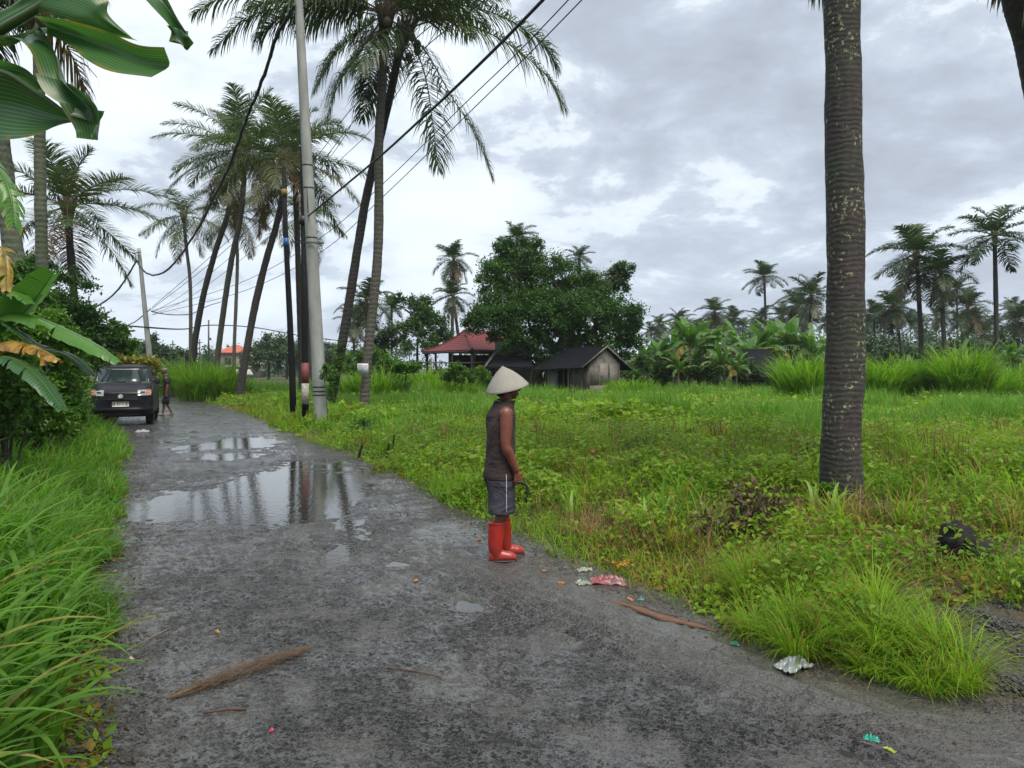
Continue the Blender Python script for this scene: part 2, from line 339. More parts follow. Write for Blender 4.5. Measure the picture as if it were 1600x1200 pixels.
bs_.inputs['Base Color'].default_value = (.03, .028, .024, 1); bs_.inputs['Roughness'].default_value = .05; bs_.inputs['IOR'].default_value = 1.45; bs_.inputs['Specular IOR Level'].default_value = .6
bump(nt_, bs_, noise_n(nt_, 14, 3), .09, .02)

# ------------------------------------------------------------------ ground sheet
def axis(a, b, fine, lim):
    out = [a]; 
    while out[-1] < b:
        v = out[-1]; out.append(v + (fine if lim[0] <= v < lim[1] else max(fine, .12 * max(lim[0] - v, v - lim[1]) * .6)) )
    return np.array(out)
def axis_sym(lo, hi, fine, far):
    up = [hi]; 
    while up[-1] < far: up.append(up[-1] + max(fine, (up[-1] - hi) * .18 + fine))
    dn = [lo]
    while dn[-1] > -far: dn.append(dn[-1] - max(fine, (lo - dn[-1]) * .18 + fine))
    return np.r_[np.array(dn[::-1]), np.arange(lo + fine, hi, fine), np.array(up)]
gx = axis_sym(-26, 22, .16, 2600); gy = axis_sym(-2, 46, .16, 2600)
X, Y = np.meshgrid(gx, gy); q = Q(); q.add(np.stack([X, Y, H(X, Y)], -1), gridF(len(gy), len(gx)))
tag(q.build('ground', SOIL), kind='structure')

# ------------------------------------------------------------------ road ribbon with real unevenness and puddle hollows
PUD = []                                # (x, y, rx, ry, depth)
def pud(px, py, wx, wy, d=.03):
    c = G(px, py); a = G(px - wx, py); b = G(px, py - wy); e = G(px, py + wy)
    PUD.append((c[0], c[1], abs(c[0] - a[0]), abs(b[1] - e[1]) / 2, d))
for a in ((470, 765, 100, 40, .034), (300, 788, 120, 24, .032), (215, 798, 50, 22, .03), (420, 752, 60, 34, .02), (520, 785, 50, 20, .018), (385, 691, 52, 9, .032), (350, 712, 45, 6, .018), (528, 868, 22, 20, .03), (548, 815, 22, 10, .014),
          (735, 946, 22, 9, .022), (435, 905, 12, 5, .018), (280, 700, 16, 3, .016), (620, 882, 18, 5, .018), (716, 963, 22, 5, .01), (1335, 1175, 40, 14, .016), (560, 1000, 8, 3, .01)):
    pud(*a)
WLEV = -.0105
def roadz(x, y):
    z = (fbm(x * 1.1, y * 1.1, 3, 41) - .5) * .016 + (fbm(x * 7, y * 7, 3, 43) - .5) * .014 + (fbm(x * 24, y * 24, 3, 47) - .5) * .021 + .004
    z = z + sstep(4.5, 8, y) * (fbm(x * 12 + 9, y * 12, 3, 77) - .5) * .012
    z = z - .0105 * sstep(.50, .68, fbm(x * 1.3 + 4, y * .8, 4, 83)) * sstep(4.6, 7.0, y) * sstep(.5, 1.6, xR(y) - x) - .004 * sstep(5.2, 7, y)
    wob = (fbm(x * 2.3, y * 2.3, 4, 51) - .5) * 1.5 + (fbm(x * 8, y * 8, 4, 53) - .5) * 1.1
    for cx, cy, rx, ry, d in PUD:
        r = np.sqrt(((x - cx) / rx) ** 2 + ((y - cy) / ry) ** 2); z = z - d * (1 - sstep(.62, 1.28, r + wob * .75))
    # tyre ruts running down the near right side
    dr = x - (xR(y) - 1.05 - .12 * (y - 5)); near = sstep(7.8, 6, y) * sstep(2.4, 3.4, y)
    ux, uy = .593, -.805; s = (x - .55) * .805 + (y - 4.85) * .593; s = s + (fbm(x * 1.1, y * 1.1, 2, 61) - .5) * .09
    z = z + near * (.010 + .020 * np.sin(s * 2 * math.pi / .17) * (.3 + vnoise(x * 2, y * 2, 67))) * np.exp(-(s / .36) ** 2)
    mm = sstep(.8, .0, np.minimum(x - xL(y), xR(y) - x)); z = z + mm * .004
    return z
def road_rows():
    y = -6.0; out = []
    while y < 68:
        out.append(y); y += .35 if y < 1.5 else (.02 if y < 6 else (.02 + (y - 6) * .0045 if y < 30 else .35))
    return np.array(out)
ry_ = road_rows(); nC = 300; tC = np.linspace(0, 1, nC)
aL = xL(ry_) - .22; aR = xR(ry_) + .22
RXg = aL[:, None] + (aR - aL)[:, None] * tC; RYg = np.repeat(ry_[:, None], nC, 1); RZg = roadz(RXg, RYg)
edge = np.minimum(RXg - aL[:, None], aR[:, None] - RXg); mud = (1 - sstep(.1, .75, edge + (fbm(RXg * 2.5, RYg * 2.5, 4, 71) - .5) * .9))
wet = sstep(-.004, -.014, RZg)
s_ = (RXg - .55) * .805 + (RYg - 4.85) * .593; smt = sstep(-.55, .1, s_ + (fbm(RXg * 2, RYg * 2, 3, 63) - .5) * .8) * sstep(8.5, 6, RYg)
T = np.stack([smt * .85, mud * .8, wet], -1).reshape(-1, 3)
q = Q(); q.add(np.stack([RXg, RYg, RZg], -1), gridF(len(ry_), nC), T); road = tag(q.build('road', ROAD), kind='structure')
cell = (RZg[:-1, :-1] < WLEV + .004) | (RZg[1:, 1:] < WLEV + .004) | (RZg[:-1, 1:] < WLEV + .004)
cell &= (ry_[:-1, None] > 2.6) & (ry_[:-1, None] < 40)
Fw = gridF(len(ry_), nC)[cell.ravel()]; used, inv = np.unique(Fw, return_inverse=True)
Vw = np.stack([RXg.ravel()[used], RYg.ravel()[used], np.full(len(used), WLEV)], -1)
q = Q(); q.add(Vw, inv.reshape(-1, 4)); tag(q.build('puddle_water', WATER), kind='structure')

# ------------------------------------------------------------------ plant generators (vectorised)
def blades(base, yaw, L, Wd, th0, kap, n=3, fold=0.0, rnd=None, dry=None, pw=1.3, prof='grass', roll=None):
    """curved tapering blades; base (k,3). Returns V, F, T for Q.add"""
    k = len(base); L = np.broadcast_to(np.asarray(L, float), (k,)); Wd = np.broadcast_to(np.asarray(Wd, float), (k,)); t = np.linspace(0, 1, n + 1); tm = (t[1:] + t[:-1]) / 2
    th = th0[:, None] + kap[:, None] * tm[None] ** pw
    h = np.stack([np.cos(yaw), np.sin(yaw), np.zeros(k)], -1)
    step = (L / n)[:, None, None] * (np.sin(th)[..., None] * h[:, None] + np.cos(th)[..., None] * np.array([0, 0, 1.0]))
    C = np.concatenate([np.zeros((k, 1, 3)), np.cumsum(step, 1)], 1) + base[:, None]
    rl = np.zeros(k) if roll is None else roll
    side = np.stack([-np.sin(yaw), np.cos(yaw), np.zeros(k)], -1); nrm = np.cross(h, side)
    side = side * np.cos(rl)[:, None] + (nrm * np.sin(rl)[:, None] + h * np.sin(rl)[:, None] * .5)
    if prof == 'grass': w = np.clip((1 - t) ** .55, .02, 1) * (.55 + .45 * np.sin(np.minimum(t * 2.2, 1) * math.pi / 2))
    else: w = np.sin(np.clip(t * .93 + .07, 0, 1) * math.pi) ** .6 + .04
    w = w[None, :, None] * Wd[:, None, None] / 2
    rnd = rng.random(k) if rnd is None else rnd; dry = np.zeros(k) if dry is None else dry
    if fold:
        V = np.stack([C - side[:, None] * w + np.array([0, 0, 1.]) * w * fold, C, C + side[:, None] * w + np.array([0, 0, 1.]) * w * fold], 2); b = 3
    else: V = np.stack([C - side[:, None] * w, C + side[:, None] * w], 2); b = 2
    F0 = gridF(n + 1, b); m = (n + 1) * b
    F = (F0[None] + (np.arange(k) * m)[:, None, None]).reshape(-1, 4)
    T = np.stack([np.repeat(rnd, m), np.repeat(dry, m), np.tile(np.repeat(t, b), k)], -1)
    return V.reshape(-1, 3), F, T
def leaves(pos, size, rnd=None, dry=None, up=.6, asp=.5, yaw=None, droop=0.15, simple=False):
    """hexagonal leaves folded at the midrib, facing mostly up when up is large"""
    k = len(pos); yaw = rng.random(k) * 2 * math.pi if yaw is None else yaw
    el = rng.normal(0, 1, k) * (1 - up) * 1.1 - droop; ro = rng.normal(0, 1, k) * (1 - up) * 1.1
    d = np.stack([np.cos(yaw) * np.cos(el), np.sin(yaw) * np.cos(el), np.sin(el)], -1)
    s0 = np.stack([-np.sin(yaw), np.cos(yaw), np.zeros(k)], -1); u0 = np.cross(d, s0)
    s = s0 * np.cos(ro)[:, None] + u0 * np.sin(ro)[:, None]; u = np.cross(d, s)
    size = np.broadcast_to(size, (k,)); L = size[:, None]; w = (size * asp / 2)[:, None]
    rnd = rng.random(k) if rnd is None else rnd; dry = np.zeros(k) if dry is None else dry
    if simple:
        V = np.stack([pos, pos + d * L * .45 - s * w, pos + d * L, pos + d * L * .45 + s * w], 1); F0 = np.array([[0, 1, 2, 3]]); m = 4
    else:
        f = u * w * .35
        V = np.stack([pos, pos + d * L * .28 - s * w * .9 + f, pos + d * L * .68 - s * w * .8 + f, pos + d * L - np.array([0, 0, 1.]) * L * .12, pos + d * L * .68 + s * w * .8 + f, pos + d * L * .28 + s * w * .9 + f], 1)
        F0 = np.array([[0, 1, 2, 3], [0, 3, 4, 5]]); m = 6
    F = (F0[None] + (np.arange(k) * m)[:, None, None]).reshape(-1, 4)
    T = np.stack([np.repeat(rnd, m), np.repeat(dry, m), np.tile(np.linspace(0, 1, m), k)], -1)
    return V.reshape(-1, 3), F, T
def wedge(n, d0, d1, lo=-.82, hi=.86, pw=1.6):     # sample positions thinning out with distance
    a = 1 - pw
    D = (d0 ** a + rng.random(n) * (d1 ** a - d0 ** a)) ** (1 / a) if abs(a) > 1e-3 else d0 * (d1 / d0) ** rng.random(n)
    return (lo + rng.random(n) * (hi - lo)) * (D + 1.0), D
def crown_leaves(q, centers, radii, n, size, rndr=(0, 1), dryf=0.0, up=.45, asp=.5, flat=.8, simple=True, low=None):
    """leaves in clumps inside a set of balls: n leaves over all"""
    centers = np.asarray(centers, float); radii = np.asarray(radii, float); p = radii ** 2; p = p / p.sum()
    w = rng.choice(len(centers), n, p=p); v = rng.normal(size=(n, 3)); v /= np.linalg.norm(v, axis=1)[:, None]
    r = np.minimum(np.abs(rng.normal(0, .62, n)), 1.5) ** .75; pos = centers[w] + v * (r * radii[w])[:, None] * np.array([1, 1, flat])
    c = (vnoise(pos[:, 0] * 1.9 + pos[:, 2], pos[:, 1] * 1.9 + pos[:, 2] * 1.3, 5) + rng.random(n) * .5) / 1.5
    rr = rndr[0] + (rndr[1] - rndr[0]) * np.clip((c - .5) * 1.6 + .5, 0, 1)
    dr = (rng.random(n) < dryf) * rng.random(n)
    q.add(*leaves(pos, size * (.6 + .8 * rng.random(n)), rr, dr, up, asp, simple=simple)); return q
def lumpy(c, r, n, k=.42, seed=0, zmin=None):      # sub-clump centres spread inside an ellipsoid
    g = np.random.default_rng(seed); out = []; rad = []
    while len(out) < n:
        v = g.normal(size=3); v /= np.linalg.norm(v); t = g.random() ** .45
        p = np.array(c) + v * t * np.array(r) * .82
        if zmin is not None and p[2] < zmin: continue
        out.append(p); rad.append(k * min(r) * (.6 + .8 * g.random()))
    return out, rad
# ------------------------------------------------------------------ palms
def frond(q, C, nl=60, LL=.85, Wl=.05, droop=.55, rnd=.5, dry=0., rr=.035, side_up=.25, seg=3, jit=.12, t0=.13, two=True, be0=16):
    C = catmull(C, 22); n = len(C)
    q.add(*tube(C, np.linspace(rr, rr * .15, n), 5, True), T=(min(1, rnd * .6 + .35), max(dry, .45), 0))
    tt = np.repeat(np.linspace(t0, .995, nl), 2); s = np.tile([1., -1.], nl); k = len(tt)
    tt = np.clip(tt + rng.normal(0, .25 / nl, k), t0 * .9, 1)
    x = tt * (n - 1); i = np.clip(x.astype(int), 0, n - 2); f = (x - i)[:, None]
    p = C[i] * (1 - f) + C[i + 1] * f; tg = C[i + 1] - C[i]; tg /= np.linalg.norm(tg, axis=1)[:, None]
    S_ = np.cross(tg, [0, 0, 1.]); nn = np.linalg.norm(S_, axis=1)[:, None]
    ref = np.cross(C[-1] - C[0], [0, 0, 1.]); ref = ref / (np.linalg.norm(ref) + 1e-6)
    S_ = np.where(nn > .25, S_ / (nn + 1e-9), ref); U = np.cross(S_, tg)
    be = np.radians(be0 + 46 * tt ** 2) + rng.normal(0, jit, k)
    d = S_ * (s * np.cos(be))[:, None] + tg * np.sin(be)[:, None] + U * (side_up + rng.normal(0, jit, k))[:, None]
    d /= np.linalg.norm(d, axis=1)[:, None]
    ln = LL * (np.sin(np.clip(tt * .92 + .10, 0, 1) * math.pi) ** .6 * .85 + .22) * (1 + rng.normal(0, .08, k))
    dr = droop * (.7 + .5 * tt) * (1 + rng.normal(0, .25, k)); P0 = [p]; dd = d
    for j in range(seg):
        P0.append(P0[-1] + dd * (ln / seg)[:, None]); dd = dd - np.array([0, 0, 1.]) * (dr * (j + 1) / seg * 1.15)[:, None]; dd /= np.linalg.norm(dd, axis=1)[:, None]
    Cc = np.stack(P0, 1); w = np.array([.7, 1.0, .75, .08])[:seg + 1] if seg == 3 else np.array([.8, 1, .08])
    sv = tg - d * np.sum(tg * d, 1)[:, None]; sv = sv / (np.linalg.norm(sv, axis=1)[:, None] + 1e-6) + U * .35
    sv = sv[:, None] * (w[None, :, None] * Wl / 2)
    V = np.stack([Cc - sv, Cc + sv], 2); m = (seg + 1) * 2
    F = (gridF(seg + 1, 2)[None] + (np.arange(k) * m)[:, None, None]).reshape(-1, 4)
    r_ = np.clip(rnd + rng.normal(0, .15, k), 0, 1); g_ = np.clip(dry + rng.normal(0, .1, k) * (dry > 0) + (rng.random(k) < .03) * .6, 0, 1)
    q.add(V.reshape(-1, 3), F, np.stack([np.repeat(r_, m), np.repeat(g_, m), np.zeros(k * m)], -1))
def auto_fronds(n, L, seed=0, wind=(0, 0, 0), emax=82, emin=-48, bend=1.35):
    g = np.random.default_rng(seed); out = []
    for i in range(n):
        f = i / (n - 1); yaw = i * 2.39996 + g.normal(0, .22); e = math.radians(emax + (emin - emax) * f ** .85 + g.normal(0, 6)); l = L * (.62 + .38 * math.sin(min(1, f * 1.8 + .25) * math.pi / 2)) * (1 + g.normal(0, .06))
        b = bend * (.75 + .5 * g.random()) * (1 if f < .6 else .65); p = np.zeros(3); pts = [p.copy()]; m = 8
        for j in range(m):
            t = (j + .5) / m; a = max(e - b * t ** 1.25, -1.5); p = p + np.array([math.cos(a) * math.cos(yaw), math.cos(a) * math.sin(yaw), math.sin(a)]) * l / m + np.array(wind) * l / m * t
            pts.append(p.copy())
        out.append((np.array(pts), f))
    return out
def trunk_mesh(q, path, r0, r1, n=12, step=.1, rings=.02, flare=.35, T=(.5, 0, 0), rseed=1):
    path = np.asarray(path, float); L = np.linalg.norm(np.diff(path, axis=0), axis=1).sum(); k = max(8, int(L / step)); C = catmull(path, k); t = np.linspace(0, 1, k)
    r = r0 + (r1 - r0) * t ** .8; r = r * (1 + flare * np.exp(-t * L / .35)); z = np.arange(k)
    r = r * (1 + rings * ((z % 2) * 2 - 1) + (vnoise(t * L * 1.2, 0 * t, rseed) - .5) * .08)
    V, F = tube(C, r, n, True); 
    w = (vnoise(V[:, 0] * 9 + V[:, 1] * 9, V[:, 2] * 4, rseed + 3) - .5) * .018 * (r0 / .2); c = np.repeat(np.vstack([C[:1], C, C[-1:]]), n, 0); dv = V - c; dv /= np.linalg.norm(dv, axis=1)[:, None] + 1e-6
    q.add(V + dv * w[:, None], F, T); return C
def palm(label, pix, r0, r1, bark_m, n=22, L=3.6, seed=1, leaf=PALM, parts=False, custom=(), wind=(0, 0, 0), nl=84, LL=1.1, Wl=.042, droop=1.15, nuts=0, dryn=2, group=None, emax=82, emin=-48, step=.1, tn=12, skirt=True, basez=None, bend=1.15, rings=.012):
    base = np.array(P(*pix[0])); base[2] = float(H(base[0], base[1])) - .08
    path = [base] + [P(*p) for p in pix[1:]]; top = path[-1]
    e = empty('coconut_palm', base, label, 'palm tree', group=group)
    q = Q(); trunk_mesh(q, path, r0, r1, tn, step, rings=rings, rseed=seed); q.build('trunk', bark_m, e, origin=base)
    fl = [(top + c, f) for c, f in auto_fronds(n, L, seed, wind, emax, emin, bend)]
    for c in custom: fl.append((np.array(c), .55))
    q = Q(); g = np.random.default_rng(seed + 50)
    for i, (c, f) in enumerate(fl):
        if parts: q = Q()
        dry = (.75 if f > .93 else .35) if i >= n - dryn and i < n else (.0 if g.random() < .8 else .18)
        frond(q, c, nl, LL * (.8 + .2 * min(1, f * 3)), Wl, droop * (.8 + .8 * f), float(np.clip(.25 + .45 * (1 - f) + g.normal(0, .12), 0, 1)), dry, rr=.032 if parts else .025, side_up=.35 - .3 * f)
        if parts: q.build('frond', leaf, e, origin=base)
    if not parts: q.build('crown', leaf, e, origin=base)
    if skirt:
        q = Q(); d = path[-1] - path[-2]; d /= np.linalg.norm(d)
        for i in range(14):
            a = i * 2.4; s_ = np.array([math.cos(a), math.sin(a), 0]); q.add(*tube([top - d * .55 + s_ * r1 * .9, top - d * .1 + s_ * r1 * 1.5, top + d * .35 + s_ * r1 * 2.6], [r1 * .5, r1 * .55, .03], 6))
        q.build('fibre_sheath', FIBRE, e, origin=base)
    for i in range(nuts):
        a = i * 1.9 + seed; q = Q(); q.add(*ellipsoid(top + np.array([math.cos(a) * (.3 + .14 * (i % 3)), math.sin(a) * (.3 + .1 * (i % 3)), -.42 - .16 * (i % 4)]), (.13, .13, .16), 12, 8)); q.build('coconut', HUSK, e, origin=base)
    return e
def fr(*pp): return [P(*p) for p in pp]
# the large trunk in the near field: its crown is above the frame
palm('thick lichen-spotted palm trunk rising out of the top of the frame at the right', [(1316, 800, 8.3), (1314, 690, 8.3), (1321, 560, 8.35), (1321, 400, 8.4), (1318, 200, 8.45), (1316, 0, 8.5), (1313, -300, 8.6), (1306, -620, 8.7)],
     .218, .174, BARK_NEAR, n=16, L=4.2, seed=3, parts=True, emin=5, dryn=0, step=.085, tn=40, nuts=5, rings=.006)
palm('palm whose trunk only shows in the top right corner of the frame', [(1700, 760, 9.5), (1668, 400, 9.6), (1618, 100, 9.8), (1592, 0, 9.8), (1560, -180, 9.9), (1530, -420, 10)], .2, .16, BARK_DARK, n=18, L=3.4, seed=9, step=.08, tn=20,
     custom=[fr((1530, -420, 10), (1590, -240, 9.6), (1640, 0, 9.3), (1650, 150, 9.2))])
# pair of tall palms by the concrete pole
cA = (634, 45); cB = (603, 20)
palm('dark leaning palm trunk starting just right of the concrete pole', [(513, 652, 26), (522, 600, 26), (536, 530, 26), (549, 450, 26), (560, 380, 26), (572, 310, 26), (589, 235, 26), (606, 165, 26), (621, 95, 26), (*cA, 26)], .165, .135, BARK_DARK, n=8, L=4.4, seed=4, parts=True, nl=96, LL=1.3, Wl=.042, droop=1.2, nuts=6, emin=-5, dryn=0,
     custom=[fr((*cA, 26), (700, 30, 25.5), (780, 60, 25), (850, 115, 24.8), (884, 172, 24.8)), fr((*cA, 26), (668, 85, 25.6), (705, 150, 25.2), (742, 210, 25), (770, 278, 25)), fr((*cA, 26), (662, 110, 25.3), (676, 190, 25), (685, 266, 25))])
eB = palm('tall ringed palm with a small white notice nailed to its trunk', [(567, 656, 25), (572, 590, 25), (577, 530, 25), (585, 460, 25), (591, 380, 25), (592, 300, 25), (592, 220, 25), (597, 130, 25), (*cB, 25)], .165, .14, BARK, n=7, L=4.5, seed=5, parts=True, nl=96, LL=1.3, Wl=.042, droop=1.2, nuts=5, emin=-5, dryn=0,
     custom=[fr((*cB, 25), (680, 5, 24.5), (770, 20, 24), (840, 60, 23.8), (872, 105, 23.8)), fr((*cB, 25), (545, 5, 24.5), (470, 8, 24), (390, 25, 23.6), (330, 80, 23.4)), fr((*cB, 25), (530, -14, 24.5), (450, -20, 24), (360, -10, 23.5), (300, 22, 23.4)),
             fr((*cB, 25), (560, 50, 24.6), (522, 85, 24.2), (492, 140, 24)), fr((*cB, 25), (560, 85, 24.6), (530, 130, 24.3), (510, 190, 24.1)), fr((*cB, 25), (520, 10, 24.3), (440, 28, 24), (400, 60, 23.8))])
g1 = 'leaning palms along the bend of the road'
palm('tall palm leaning right whose trunk meets the road bend furthest left', [(300, 606, 48), (303, 548, 48), (316, 470, 48), (336, 395, 48), (356, 335, 48), (366, 285, 48), (372, 238, 48)], .20, .15, BARK_DARK, n=18, L=4.9, bend=1.0, seed=11, wind=(-.05, 0, 0), nl=88, nuts=3, group=g1, droop=.6, dryn=3)
palm('tall palm leaning right beside the furthest left one, with a shared dense crown', [(337, 612, 43), (338, 575, 43), (350, 480, 43), (362, 405, 43), (374, 350, 43), (380, 300, 43), (383, 232, 43)], .175, .14, BARK, n=18, L=4.6, bend=1.0, seed=12, wind=(.08, 0, 0), nl=88, nuts=3, group=g1, droop=.6)
palm('palm leaning right with yellowing inner fronds behind the two thin black poles', [(374, 618, 38), (380, 580, 38), (397, 485, 38), (415, 410, 38), (431, 355, 38), (443, 300, 38), (446, 250, 38)], .205, .14, BARK_DARK, n=19, L=4.4, bend=1.0, seed=13, wind=(.06, 0, -.05), nl=88, nuts=4, group=g1, droop=.7, dryn=6)
palm('slim palm with a small crown half hidden by the leaning palms', [(366, 604, 60), (366, 545, 60), (369, 470, 60), (371, 400, 60), (368, 338, 60)], .15, .12, BARK, n=14, L=3.6, seed=14, nl=60, group=g1)
palm('slim palm with a small ragged crown standing alone left of the leaning palms', [(297, 602, 62), (298, 520, 62), (297, 440, 62), (291, 385, 62), (287, 338, 62)], .16, .12, BARK, n=15, L=3.9, seed=15, nl=60, group=g1, emax=70)
palm('palm crown low behind the concrete pole with drooping lower fronds', [(484, 604, 55), (482, 500, 55), (480, 420, 55), (478, 345, 55)], .2, .16, BARK_DARK, n=14, L=3.6, seed=16, nl=60, group=g1)
palm('bushy palm crown filling the gap between concrete pole and leaning palms', [(472, 612, 42), (468, 480, 42), (463, 330, 42), (458, 225, 42)], .17, .15, BARK_DARK, n=14, L=3.3, seed=17, nl=76, group=g1, dryn=5, droop=.7)
# palms at the left edge
g2 = 'palms behind the hedge on the left'
palm('dark slender palm with a wind-swept crown behind the roadside hedge', [(118, 640, 34), (117, 500, 34), (114, 440, 34), (109, 380, 34), (106, 322, 34)], .17, .15, BARK_DARK, n=16, L=4.0, bend=.95, seed=21, wind=(.12, 0, 0), nl=88, droop=.35, group=g2, emax=80)
palm('straight greenish palm trunk passing behind the hanging banana leaves', [(68, 640, 22), (66, 430, 22), (63, 300, 22), (62, 200, 22), (60, 60, 22), (58, -130, 22)], .17, .14, BARK_GREEN, n=18, L=3.4, seed=22, nl=76, group=g2)
palm('thick palm trunk leaning out of the hedge at the left edge of the frame', [(45, 640, 15.5), (33, 480, 15.5), (16, 360, 15.5), (4, 250, 15.5), (-12, 120, 15.5), (-40, -120, 15.5)], .21, .15, BARK_GREEN, n=18, L=3.2, seed=23, nl=76, group=g2)
# ------------------------------------------------------------------ distant palms: shared crown meshes
def proto_crown(seed, n, nl, dry, hang):
    q = Q(); g = np.random.default_rng(seed)
    for c, f in auto_fronds(n, 1.0, seed, (.06, 0, -.02), 88, hang, .95):
        frond(q, c, nl, .32, .024, 1.0, float(np.clip(.6 - .4 * f + g.normal(0, .1), 0, 1)), dry if f > .8 else 0, rr=.012, seg=2)
    for i in range(8):
        a = i * 2.4; q.add(*tube([[0, 0, -.12], [math.cos(a) * .03, math.sin(a) * .03, 0], [math.cos(a) * .06, math.sin(a) * .06, .1]], [.03, .035, .01], 5), T=(0, .7, 0))
    return q
PROTO = []
for s_, n_, d_, h_ in ((31, 17, .2, -45), (32, 19, .75, -75), (33, 15, .0, -40), (34, 18, .5, -60), (35, 20, .3, -75)):
    o = proto_crown(s_, n_, 44, d_, h_).build('crown', PALM_FAR); PROTO.append(o.data); bpy.data.objects.remove(o)
def far_palm(label, px, py, rpx, D, basepx=None, k=0, rz=0, group='distant palms beyond the field', tr=.14, bk=None):
    D = float(D); b = on(px if basepx is None else basepx, D, -.1); top = P(px, py, D)
    e = empty('coconut_palm', b, label, 'palm tree', group=group); q = Q(); hh = top[2] - b[2]
    path = [b, b + (top - b) * np.array([.15, .15, .35]), b + (top - b) * np.array([.6, .6, .72]), top]
    trunk_mesh(q, path, tr * .9, tr * .65, 8, .5, rings=0, rseed=k + 3); q.build('trunk', bk or BARK_DARK, e, origin=b)
    c = bpy.data.objects.new('crown', PROTO[k % 5]); COL.objects.link(c); c.parent = e; r = rpx / 1200 * D * 1.12
    c.location = tuple(float(v) for v in (top - b)); c.scale = (r, r, r * (.95 + .1 * (k % 2))); c.rotation_euler = (.05 * (k % 3 - 1), 0, rz); return e
FP = [('tall palm at the far right with an open crown high above its neighbours', 1554, 368, 66, 52, 1557, 2, .3, .2), ('full-crowned palm just right of the near trunk with grey-green fronds', 1432, 398, 66, 55, 1440, 3, 1.1, .22),
      ('palm with brown hanging lower fronds beside the full-crowned palm', 1470, 425, 50, 53, 1476, 1, 2.0, .2), ('slim palm with bent trunk left of the full-crowned palm', 1397, 478, 42, 62, 1412, 4, .5, .15),
      ('lone tall palm standing against open sky above the banana clumps', 1194, 432, 34, 88, 1198, 2, 1.4, .2), ('feathery palm partly hidden by the left side of the near trunk', 1268, 462, 46, 75, 1262, 0, 2.6, .2),
      ('palm with arched pale fronds peeking past the near trunk', 1246, 478, 38, 80, 1240, 3, .9, .2), ('palm with drooping skirt in the row below the tall right palm', 1512, 480, 40, 78, 1512, 1, .4, .18),
      ('dark palm crown on the far right edge behind the slim pole trunk', 1588, 500, 38, 80, 1590, 4, 1.9, .18), ('short palm behind the right edge of the elephant grass', 1540, 520, 30, 95, 1541, 0, 2.2, .16),
      ('small palm left of the banana clumps rising from the tree line', 1060, 500, 26, 105, 1062, 0, .2, .18), ('palm rising behind the left banana clump', 1117, 487, 30, 100, 1116, 3, 1.2, .18),
      ('palm between the two banana clumps with thin fronds', 1146, 497, 26, 105, 1147, 2, 2.2, .18), ('palm crown just under the lone tall palm', 1190, 496, 26, 100, 1190, 4, .2, .18),
      ('palm crown touching the lower left of the lone tall palm', 1222, 494, 28, 110, 1222, 1, .8, .18), ('very small palm at the left end of the far row', 1030, 506, 20, 125, 1030, 3, .8, .18),
      ('palm directly right of the near trunk at mid height of the far row', 1366, 492, 32, 90, 1366, 2, 1.8, .17), ('palm with pale fronds in the gap right of the full-crowned palm', 1495, 452, 30, 100, 1496, 2, .1, .17),
      ('palm with a rust-coloured dead skirt left of the big mango tree', 709, 404, 37, 70, 706, 1, .6, .2), ('shorter palm just below the rust-skirted one', 707, 462, 33, 66, 722, 3, 2.1, .18),
      ('palm whose crown pokes out above the top of the big mango tree', 808, 372, 34, 62, 808, 0, 1.0, .2), ('spiky young palm crown sticking up behind the right half of the mango tree', 905, 402, 26, 64, 905, 2, .4, .18),
      ('palm with yellow hanging lower fronds behind the ringed palm trunk', 573, 468, 46, 58, 578, 4, .4, .2), ('small palm under the yellow-fronded one near the dark leaning trunk', 553, 500, 30, 75, 553, 1, 1.4, .16),
      ('dark palm crown behind the right side of the notice palm', 612, 478, 26, 80, 612, 0, 1.4, .16)]
for f in FP: far_palm(*f[:4], f[4], f[5], f[6], f[7], tr=f[8])
gfar = 'hazy row of far palms at the end of the field'
for i in range(34):
    px = 1010 + i * 19.5 + rng.normal(0, 6); D = 115 + 60 * rng.random(); far_palm('hazy far palm in the row closing the end of the field', px, 515 + rng.normal(0, 9) - (px > 1340) * 14, 19 + rng.random() * 8, D, px + rng.normal(0, 4), int(rng.integers(5)), rng.random() * 6, gfar)
for i, px in enumerate((12, 168, 190, 245, 282, 428, 520, 640)):
    far_palm('hazy far palm above the trees beyond the road bend', px, 545 + rng.normal(0, 5), 15, 150 + 20 * rng.random(), px, i, i * 1.3, 'far palms beyond the road bend')

